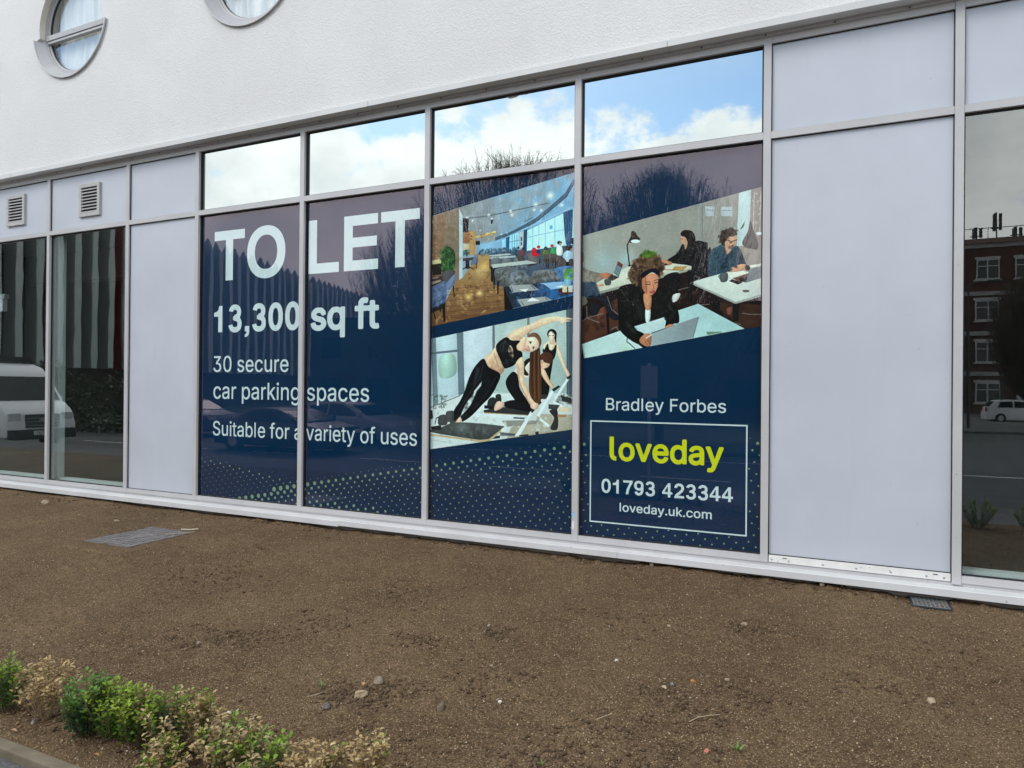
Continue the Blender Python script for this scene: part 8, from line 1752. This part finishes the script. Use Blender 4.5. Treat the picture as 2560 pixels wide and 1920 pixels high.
HATCH = [(0.02, .22), (0.0, .62), (.10, .98), (.42, 1.38), (.62, 1.44), (1.3, 1.475), (2.05, 1.45), (2.42, 1.36), (3.12, 1.0), (3.85, .84), (4.06, .66), (4.08, .22)]
SEDAN = [(0.02, .20), (0.0, .60), (.05, .88), (.75, .96), (1.45, 1.30), (1.85, 1.36), (2.45, 1.33), (2.85, 1.22), (3.5, .92), (4.3, .78), (4.5, .60), (4.52, .20)]
hg = [[(.55, .98), (.68, 1.32), (1.38, 1.38), (1.40, .98)], [(1.47, .98), (1.46, 1.38), (2.02, 1.36), (2.32, 1.28), (2.88, .99)]]
sg = [[(1.05, .97), (1.55, 1.24), (1.98, 1.28), (2.00, .95)], [(2.07, .95), (2.06, 1.28), (2.45, 1.26), (2.75, 1.17), (3.22, .93)]]
vehicle('parked_car', 'pale silver hatchback parked across the street mirrored behind the word uses', 'car', (-17.4, -14.0), (.36, .37, .39), HATCH, .87, .95, 1.46, hg, ((3.08, 1.03), (2.46, 1.35)), ((.12, 1.02), (.40, 1.35)), (.72, 3.22), .31, [('headlight', 4.03, .72, .17, .07, .62), ('tail_light', .03, .85, .08, .14, .70)], group='cars parked across the street')
vehicle('parked_car', 'low black coupe parked across the street mirrored between the two text signs', 'car', (-17.6, -10.6), (.012, .012, .014), SEDAN, .88, .92, 1.35, sg, ((3.46, .95), (2.88, 1.21)), ((.80, .97), (1.42, 1.29)), (.82, 3.62), .31, [('headlight', 4.46, .66, .17, .06, .64), ('tail_light', .03, .75, .16, .06, .62)], group='cars parked across the street')
vehicle('parked_car', 'dark estate car parked across the street mirrored behind the word Suitable', 'car', (-25.6, -13.8), (.035, .037, .042), HATCH, .87, .95, 1.46, hg, ((3.08, 1.03), (2.46, 1.35)), ((.12, 1.02), (.40, 1.35)), (.72, 3.22), .31, [('headlight', 4.03, .72, .17, .07, .62), ('tail_light', .03, .85, .08, .14, .70)], group='cars parked across the street')

VAN = [(0.0, .42), (0.0, 2.50), (.12, 2.60), (.6, 2.64), (3.9, 2.64), (4.35, 2.52), (4.70, 2.26), (5.25, 1.48), (5.62, 1.30), (5.82, 1.10), (5.90, .80), (5.90, .42)]
van, vmat = vehicle('white_van', 'white high roof van with dark roof rack mirrored in the leftmost window', 'van', (-27.4, -6.9), (.74, .75, .75), VAN, 1.0, 1.45, 2.64,
                    [[(4.0, 1.52), (4.0, 2.10), (4.55, 2.10), (4.95, 1.56)]], ((5.24, 1.50), (4.72, 2.22)), None, (1.0, 4.75), .36, [('headlight', 5.84, 1.02, .17, .12, .76)], 0.10, 0.55)
g = MB(); g.prism_y([(5.84, .70), (5.925, .70), (5.90, 1.10), (5.82, 1.10)], -.50, .50); g.build('grille', MT['trim'], van, bevel=0.02)
for q in range(3):
    g = MB(); g.box(5.90, 5.935, -.46, .46, .76 + q * .11, .78 + q * .11); g.build('grille_bar', MT['galv'], van)
g = MB(); v = [(x, .10 * math.cos(a * math.pi / 10), .93 + .045 * math.sin(a * math.pi / 10)) for x in (5.90, 5.945) for a in range(20)]
g.add(v, [tuple(range(20, 40))] + [(a, (a + 1) % 20, 20 + (a + 1) % 20, 20 + a) for a in range(20)]); g.build('emblem', MT['galv'], van)
g = MB(); g.box(5.80, 5.96, -.98, .98, .36, .66); g.build('bumper', MT['trim'], van, bevel=0.03)
g = MB(); g.box(5.955, 5.97, -.27, .27, .49, .61); pl = g.build('number_plate', MT['plate'], van)
for side_y, nm in ((0, 0),):
    me = fill(PLATE); me.transform(Matrix(((0, 0, 1, 5.9712), (1, 0, 0, -.20), (0, 1, 0, .505), (0, 0, 0, 1)))); me.materials.append(MT['trim']); link('lettering', me, pl)
rk = []
for q in (1.2, 2.2, 3.2):
    g = MB(); g.box(q, q + .05, -.85, .85, 2.76, 2.80); g.build('rack_bar', MT['trim'], van)
g = MB(); g.box(.9, 3.9, -.86, -.82, 2.68, 2.78); g.box(.9, 3.9, .82, .86, 2.68, 2.78); g.box(3.86, 3.9, -.82, .82, 2.68, 2.86); g.build('rack_frame', MT['trim'], van)


def segs_mesh(name, S, m):
    """S rows: ax ay az bx by bz ra rb -> three sided tapered rods"""
    S = np.asarray(S); A, B = S[:, :3], S[:, 3:6]; ra, rb = S[:, 6:7], S[:, 7:8]
    d = B - A; d /= np.linalg.norm(d, axis=1, keepdims=True) + 1e-9
    h = np.where(abs(d[:, 2:3]) > .9, np.array([[1.0, 0, 0]]), np.array([[0, 0, 1.0]]))
    e = np.cross(d, h); e /= np.linalg.norm(e, axis=1, keepdims=True) + 1e-9
    f = np.cross(d, e)
    V = []
    for P, r in ((A, ra), (B, rb)):
        for k in range(3):
            a = k * 2.0944
            V.append(P + r * (e * math.cos(a) + f * math.sin(a)))
    V = np.stack(V, 1).reshape(-1, 3); n = len(S)
    F = np.array([(0, 1, 4, 3), (1, 2, 5, 4), (2, 0, 3, 5)])
    F = (F[None] + (np.arange(n) * 6)[:, None, None]).reshape(-1, 4)
    return np_mesh(name, V, F, m)


MT['bark'] = paint('tree_bark', (0.055, 0.048, 0.038), 0.9, 0.3, 6.0)
MT['twigs'] = paint('winter_twigs', (0.075, 0.062, 0.040), 0.9, 0.3, 3.0)


def crown_mesh(H, Wd, seed, n=1200, low=0.20):
    rg = np.random.default_rng(seed); S = []
    while n > 0:
        t = rg.random() ** 0.75
        env = Wd * .5 * (math.sqrt(max(0.0, 1 - max(0.0, (t - .5) / .5) ** 2.6)) if t > .5 else (.45 + .55 * math.sin(math.pi * t)))
        env *= 1 + .10 * math.sin(3 * t + seed) + .05 * rg.normal()
        an = rg.uniform(0, 6.283); rr = env * (rg.random() ** .30)
        tip = np.array((rr * math.cos(an), rr * math.sin(an), H * (low + (1 - low) * t)))
        n -= 1
        h0 = max(H * .13, tip[2] - rr * rg.uniform(1.3, 2.4) - rg.uniform(.3, 1.6)); h0 = min(h0, tip[2] - .3)
        a = np.array((0, 0, h0)); L = tip[2] - h0
        b = a + np.array((tip[0] * .45, tip[1] * .45, L * .28)); c = a + np.array((tip[0] * .82, tip[1] * .82, L * .62))
        r = .010 + .006 * rg.random() + .010 * (rg.random() < .12)
        jit = lambda s: rg.normal(0, s, 3)
        b, c = b + jit(.06), c + jit(.09)
        S += [(*a, *b, r * 2.0, r * 1.5), (*b, *c, r * 1.5, r), (*c, *tip, r, r * .4)]
        for k in range(7):
            q = rg.uniform(.25, 1.0); p = c + (tip - c) * q
            dv = (tip - c); dv = dv / (np.linalg.norm(dv) + 1e-9); dv = dv + rg.normal(0, .42, 3) + np.array((0, 0, .35)); dv /= np.linalg.norm(dv)
            e = p + dv * rg.uniform(.25, .75)
            S.append((*p, *e, .0065, .003))
            for _ in range(2):
                f = p + (e - p) * rg.uniform(.3, .9); dd = dv + rg.normal(0, .5, 3); dd /= np.linalg.norm(dd)
                S.append((*f, *(f + dd * rg.uniform(.12, .3)), .005, .003))
    return segs_mesh('crown', S, MT['twigs'])


def tree(label, x, y, H, Wd, seed):
    t = thing('bare_tree', label, 'tree', (x, y, ZR), 'bare trees across the street')
    g = MB(); g.tube((0, 0, 0), (.03, .02, H * .3), .17, .13, 10); g.tube((.03, .02, H * .3), (0, 0, H * .62), .13, .05, 8)
    g.build('trunk', MT['bark'], t)
    link('crown', crown_mesh(H, Wd, seed), t)


tree('large rounded bare tree mirrored above the office picture', -5.76, -19.5, 9.75, 7.6, 21)
tree('widest bare tree mirrored above the restaurant picture', -11.0, -17.7, 10.35, 9.6, 22)
tree('smaller bare tree mirrored right of the word LET', -15.6, -19.4, 8.8, 7.0, 23)

# office block with tall fins, running away from the street
OF = (-41.75, -10.6, ZR); dirx = (-.271, -.963)
of = thing('office_block', 'long office block with tall pointed upright fins mirrored behind the word TO', 'building', OF, rz=math.atan2(dirx[1], dirx[0]))
MT['dark_glazing'] = paint('dark_glazing', (0.085, 0.095, 0.096), 0.3, 0.3, 0.3, spec=0.5)
MT['fin'] = paint('grey_fin', (0.26, 0.29, 0.28), 0.5, 0.05, 0.4)
MT['fin_sun_strip'] = paint('painted_fin_sunlight', (0.46, 0.49, 0.475), 0.5, 0.05, 0.4)  # lighter than the fin grey: sunlight on the fins put into the colour
MT['spandrel'] = paint('spandrel', (0.10, 0.11, 0.112), 0.5, 0.1, 0.4)
MT['red_panel'] = paint('red_cladding', (0.22, 0.03, 0.03), 0.5, 0.1, 0.4)
g = MB(); g.box(0, 67.3, -20, 0, 0, 13.2); g.build('body', MT['dark_glazing'], of)
for q in range(4):
    g = MB(); g.box(0, 67.3, 0.0005, .12, 3.2 + q * 3.2, 3.8 + q * 3.2); g.build('spandrel', MT['spandrel'], of)
g = MB(); g.box(0, 67.3, 0.0005, .16, 0, 3.0); g.build('base_wall', paint('base_brick', (.05, .035, .03), .8, .2), of)
fm = MB(); fm.prism_x([(0.12, 3.0), (1.0, 3.0), (1.0, 13.5), (.56, 14.4), (0.12, 13.5)], -.13, .13)
fmesh = mesh_from('fin', fm.v, fm.f, MT['fin'])
fe = MB(); fe.box(-.23, .23, 1.0005, 1.07, 3.0, 13.5); fsunlit = mesh_from('fin_sun_strip', fe.v, fe.f, MT['fin_sun_strip'])  # added pale strip on each fin front, painting its sunlit face
for i in range(47):
    o = link('fin', fmesh, of); o.location = (0.4 + i * 1.45, 0, 0)
    link('fin_sun_strip', fsunlit, o)
g = MB(); g.box(16.2, 17.4, .17, .8, 3.0, 13.6); g.build('red_panel', MT['red_panel'], of)

# low dark brick building behind the trees
lo = thing('low_brick_building', 'low dark brick building mirrored behind the parked cars', 'building', (-14.0, -34.0, ZR))
g = MB(); g.box(-21, 16, -12, 0, 0, 6.6); g.build('wall', paint('dark_brick', (.030, .024, .022), .85, .25, 1.0), lo)
g = MB(); g.box(-21.2, 16.2, -12.2, .2, 6.6, 6.85); g.build('roof_edge', MT['stucco_dark'], lo)
wmk = MB(); wmk.box(-.9, .9, .0005, .05, 0, 1.5); wmesh = mesh_from('window', wmk.v, wmk.f, MT['car_glass'])
for i in range(9):
    for z in (1.0, 4.0):
        o = link('window', wmesh, lo); o.location = (-19 + i * 4.1, 0, z)

# red brick block to the right with masts on its roof
bo = (8.0, -64.0, ZR)
bb_ = thing('red_brick_block', 'tall red brick block with white bands mirrored in the right hand window', 'building', bo)
g = MB(); g.box(-8, 34, -16, 0, 0, 14.6); g.build('wall', paint('red_brick', (.060, .026, .020), .9, .2, .8), bb_)
for z in (3.3, 6.7, 10.1, 14.2):
    g = MB(); g.box(-8.02, 34.02, .001, .12, z, z + .35); g.build('band', paint('stone_band', (.26, .25, .24), .8, .1), bb_)
wk = MB(); wk.ring(-.85, .85, 0, 1.75, .10, .001, .10); wk.box(-.05, .05, .001, .10, .10, 1.65); wk.box(-.75, -.05, .001, .09, 1.1, 1.18); wk.box(.05, .75, .001, .09, 1.1, 1.18); wf = mesh_from('window', wk.v, wk.f, paint('window_paint', (.34, .35, .35), .6, .1))
wk = MB(); wk.box(-.75, .75, .0015, .03, .10, 1.65); wk2 = mesh_from('pane', wk.v, wk.f, MT['car_glass'])
wk = MB(); wk.box(-.98, .98, .001, .16, -.14, -.001); wk.box(-.95, .95, .001, .06, 1.752, 1.98); wk3 = mesh_from('sill', wk.v, wk.f, paint('stone_sill', (.34, .33, .31), .8, .1))
for i in range(15):
    for k in range(4):
        if k == 0 and 5 <= i <= 9:
            continue
        o = link('window', wf, bb_); o.location = (-7 + i * 2.75, 0, .95 + k * 3.5)
        link('pane', wk2, o); link('sill', wk3, o)
g = MB()
for q in range(6):
    g.box(6.0 + q * 2.6, 6.4 + q * 2.6, .13, .45, 0, 3.2)
g.build('shopfront_pier', paint('shop_pier', (.42, .42, .40), .7, .1), bb_)
g = MB(); g.box(6.0, 19.4, .002, .05, .3, 2.9); g.build('shopfront_glazing', paint('shop_glazing', (.16, .20, .21), .2, .5, .9), bb_)
g = MB(); g.box(11.2, 14.2, .13, 1.1, 3.3, 14.0); g.build('bay', paint('bay_brick', (.12, .055, .042), .9, .25, .8), bb_)
for k in range(3):
    g = MB(); g.box(11.5, 13.9, 1.1, 1.16, 4.2 + k * 3.4, 6.1 + k * 3.4); g.build('bay_window', paint('bay_glass', (.30, .36, .40), .2, .3, .8), bb_)
g = MB(); g.box(-8.2, 34.2, -.4, .35, 14.55, 14.95); g.build('parapet', paint('parapet', (.16, .10, .08), .8, .2), bb_)
g = MB(); [g.tube((-8 + q * 2.0, -.1, 14.95), (-8 + q * 2.0, -.1, 15.9), .03, .03, 5) for q in range(22)]; g.box(-8, 34, -.12, -.08, 15.86, 15.92); g.build('roof_railing', MT['trim'], bb_)
for i, (x, h, lab) in enumerate(((11.4, 1.7, 'short antenna cluster on the brick block roof, nearest the mullion'), (12.9, 2.9, 'tall antenna frame on the brick block roof'), (14.3, 1.5, 'stubby antenna pair at the right of the brick block roof'))):
    mk = thing('antenna', lab, 'antenna', (x, -65.5, ZR + 14.6), 'antennas on the brick block roof')
    g = MB(); g.tube((0, 0, 0), (0, 0, h), .07, .05, 6); g.build('mast', MT['trim'], mk)
    for q in range(3):
        g = MB(); a = q * 2.1; g.box(.3 * math.cos(a) - .12, .3 * math.cos(a) + .12, .3 * math.sin(a) - .06, .3 * math.sin(a) + .06, h * .45, h * .95); g.build('antenna_panel', MT['trim'], mk)
    g = MB(); g.box(-.45, .45, -.04, .04, h * .5, h * .55); g.build('bracket', MT['trim'], mk)

def lamp_post(label, x, y, h):
    t = thing('lamp_post', label, 'street lamp', (x, y, ZR), 'street lamps across the street')
    g = MB(); g.tube((0, 0, 0), (0, 0, h), .09, .05, 8); g.build('post', MT['trim'], t)
    g = MB(); g.tube((0, 0, h), (.9, 0, h + .12), .04, .03, 6); g.box(.8, 1.35, -.09, .09, h + .08, h + .17); g.build('lamp_head', MT['trim'], t)


lamp_post('dark street lamp mirrored at the left of the right hand window', 6.4, -36.0, 7.5)
lamp_post('further street lamp mirrored in front of the brick block', 9.6, -46.0, 7.5)
vehicle('parked_car', 'small white car parked before the brick block mirrored at the right edge', 'car', (8.8, -46.5), (.72, .73, .73), HATCH, .87, .95, 1.46, hg, ((3.08, 1.03), (2.46, 1.35)), ((.12, 1.02), (.40, 1.35)), (.72, 3.22), .31, [('headlight', 4.03, .72, .17, .07, .62), ('tail_light', .03, .85, .08, .14, .70)], group='cars parked across the street')
tree('bare street tree mirrored in front of the brick block', 10.3, -40.0, 8.4, 4.6, 24)
g = MB(); g.box(-40, 60, -62, -33, ZR - .02, ZR + .115); g.build('far_pavement', ground_mat('far_paving', (.07, .07, .07), (.11, .11, .105), .85, 8.0), kind='structure')

sp = thing('sign_post', 'slim road sign on a pole mirrored below the office picture', 'road sign', (-3.35, -7.9, ZR))
g = MB(); g.tube((0, 0, 0), (0, 0, 2.55), .035, .035, 8); g.build('post', MT['galv'], sp)
g = MB(); g.box(-.17, .17, .03, .05, 1.85, 2.5); g.build('sign_plate', paint('sign_plate', (.30, .32, .34), .5, .1), sp)
for yy in (2.0, 2.15, 2.3):
    pass


def shrub(label, x, y, h, wd, seed):
    rg = np.random.default_rng(seed); n = 2600
    t = thing('shrub', label, 'shrub', (x, y, ZR), 'dark shrubs across the street')
    ph, cz = rg.uniform(0, 6.283, n), rg.uniform(-.2, 1, n)
    r = np.sqrt(np.clip(1 - cz ** 2, 0, 1)) * (1 + .18 * np.sin(ph * 3 + seed)) * rg.uniform(.75, 1.05, n)
    P = np.stack([r * np.cos(ph) * wd / 2, r * np.sin(ph) * wd / 2, np.clip(cz, 0, 1) * h * rg.uniform(.8, 1.05, n) + .1], 1)
    V, F, T = leaves(P, rg.normal(0, 1, (n, 3)), rg.normal(0, 1, (n, 3)), np.full(n, .18), np.full(n, .10), np.tile((.030, .045, .015), (n, 1)) * rg.uniform(.5, 1.4, (n, 1)), np.zeros(n))
    link('foliage', np_mesh('foliage', V, F, MT['leaf'], T), t)
    g = MB(); g.tube((0, 0, 0), (0, 0, h * .5), .06, .04, 6); g.build('stem', MT['bark'], t)


shrub('round dark evergreen shrub mirrored low in the second window from the left', -27.5, -14.5, 2.6, 4.2, 1)
shrub('smaller dark evergreen shrub mirrored beside the white van', -33.5, -14.0, 2.2, 3.4, 2)
shrub('wide dark evergreen shrub mirrored under the fins of the office block', -38.0, -17.0, 3.0, 5.0, 3)
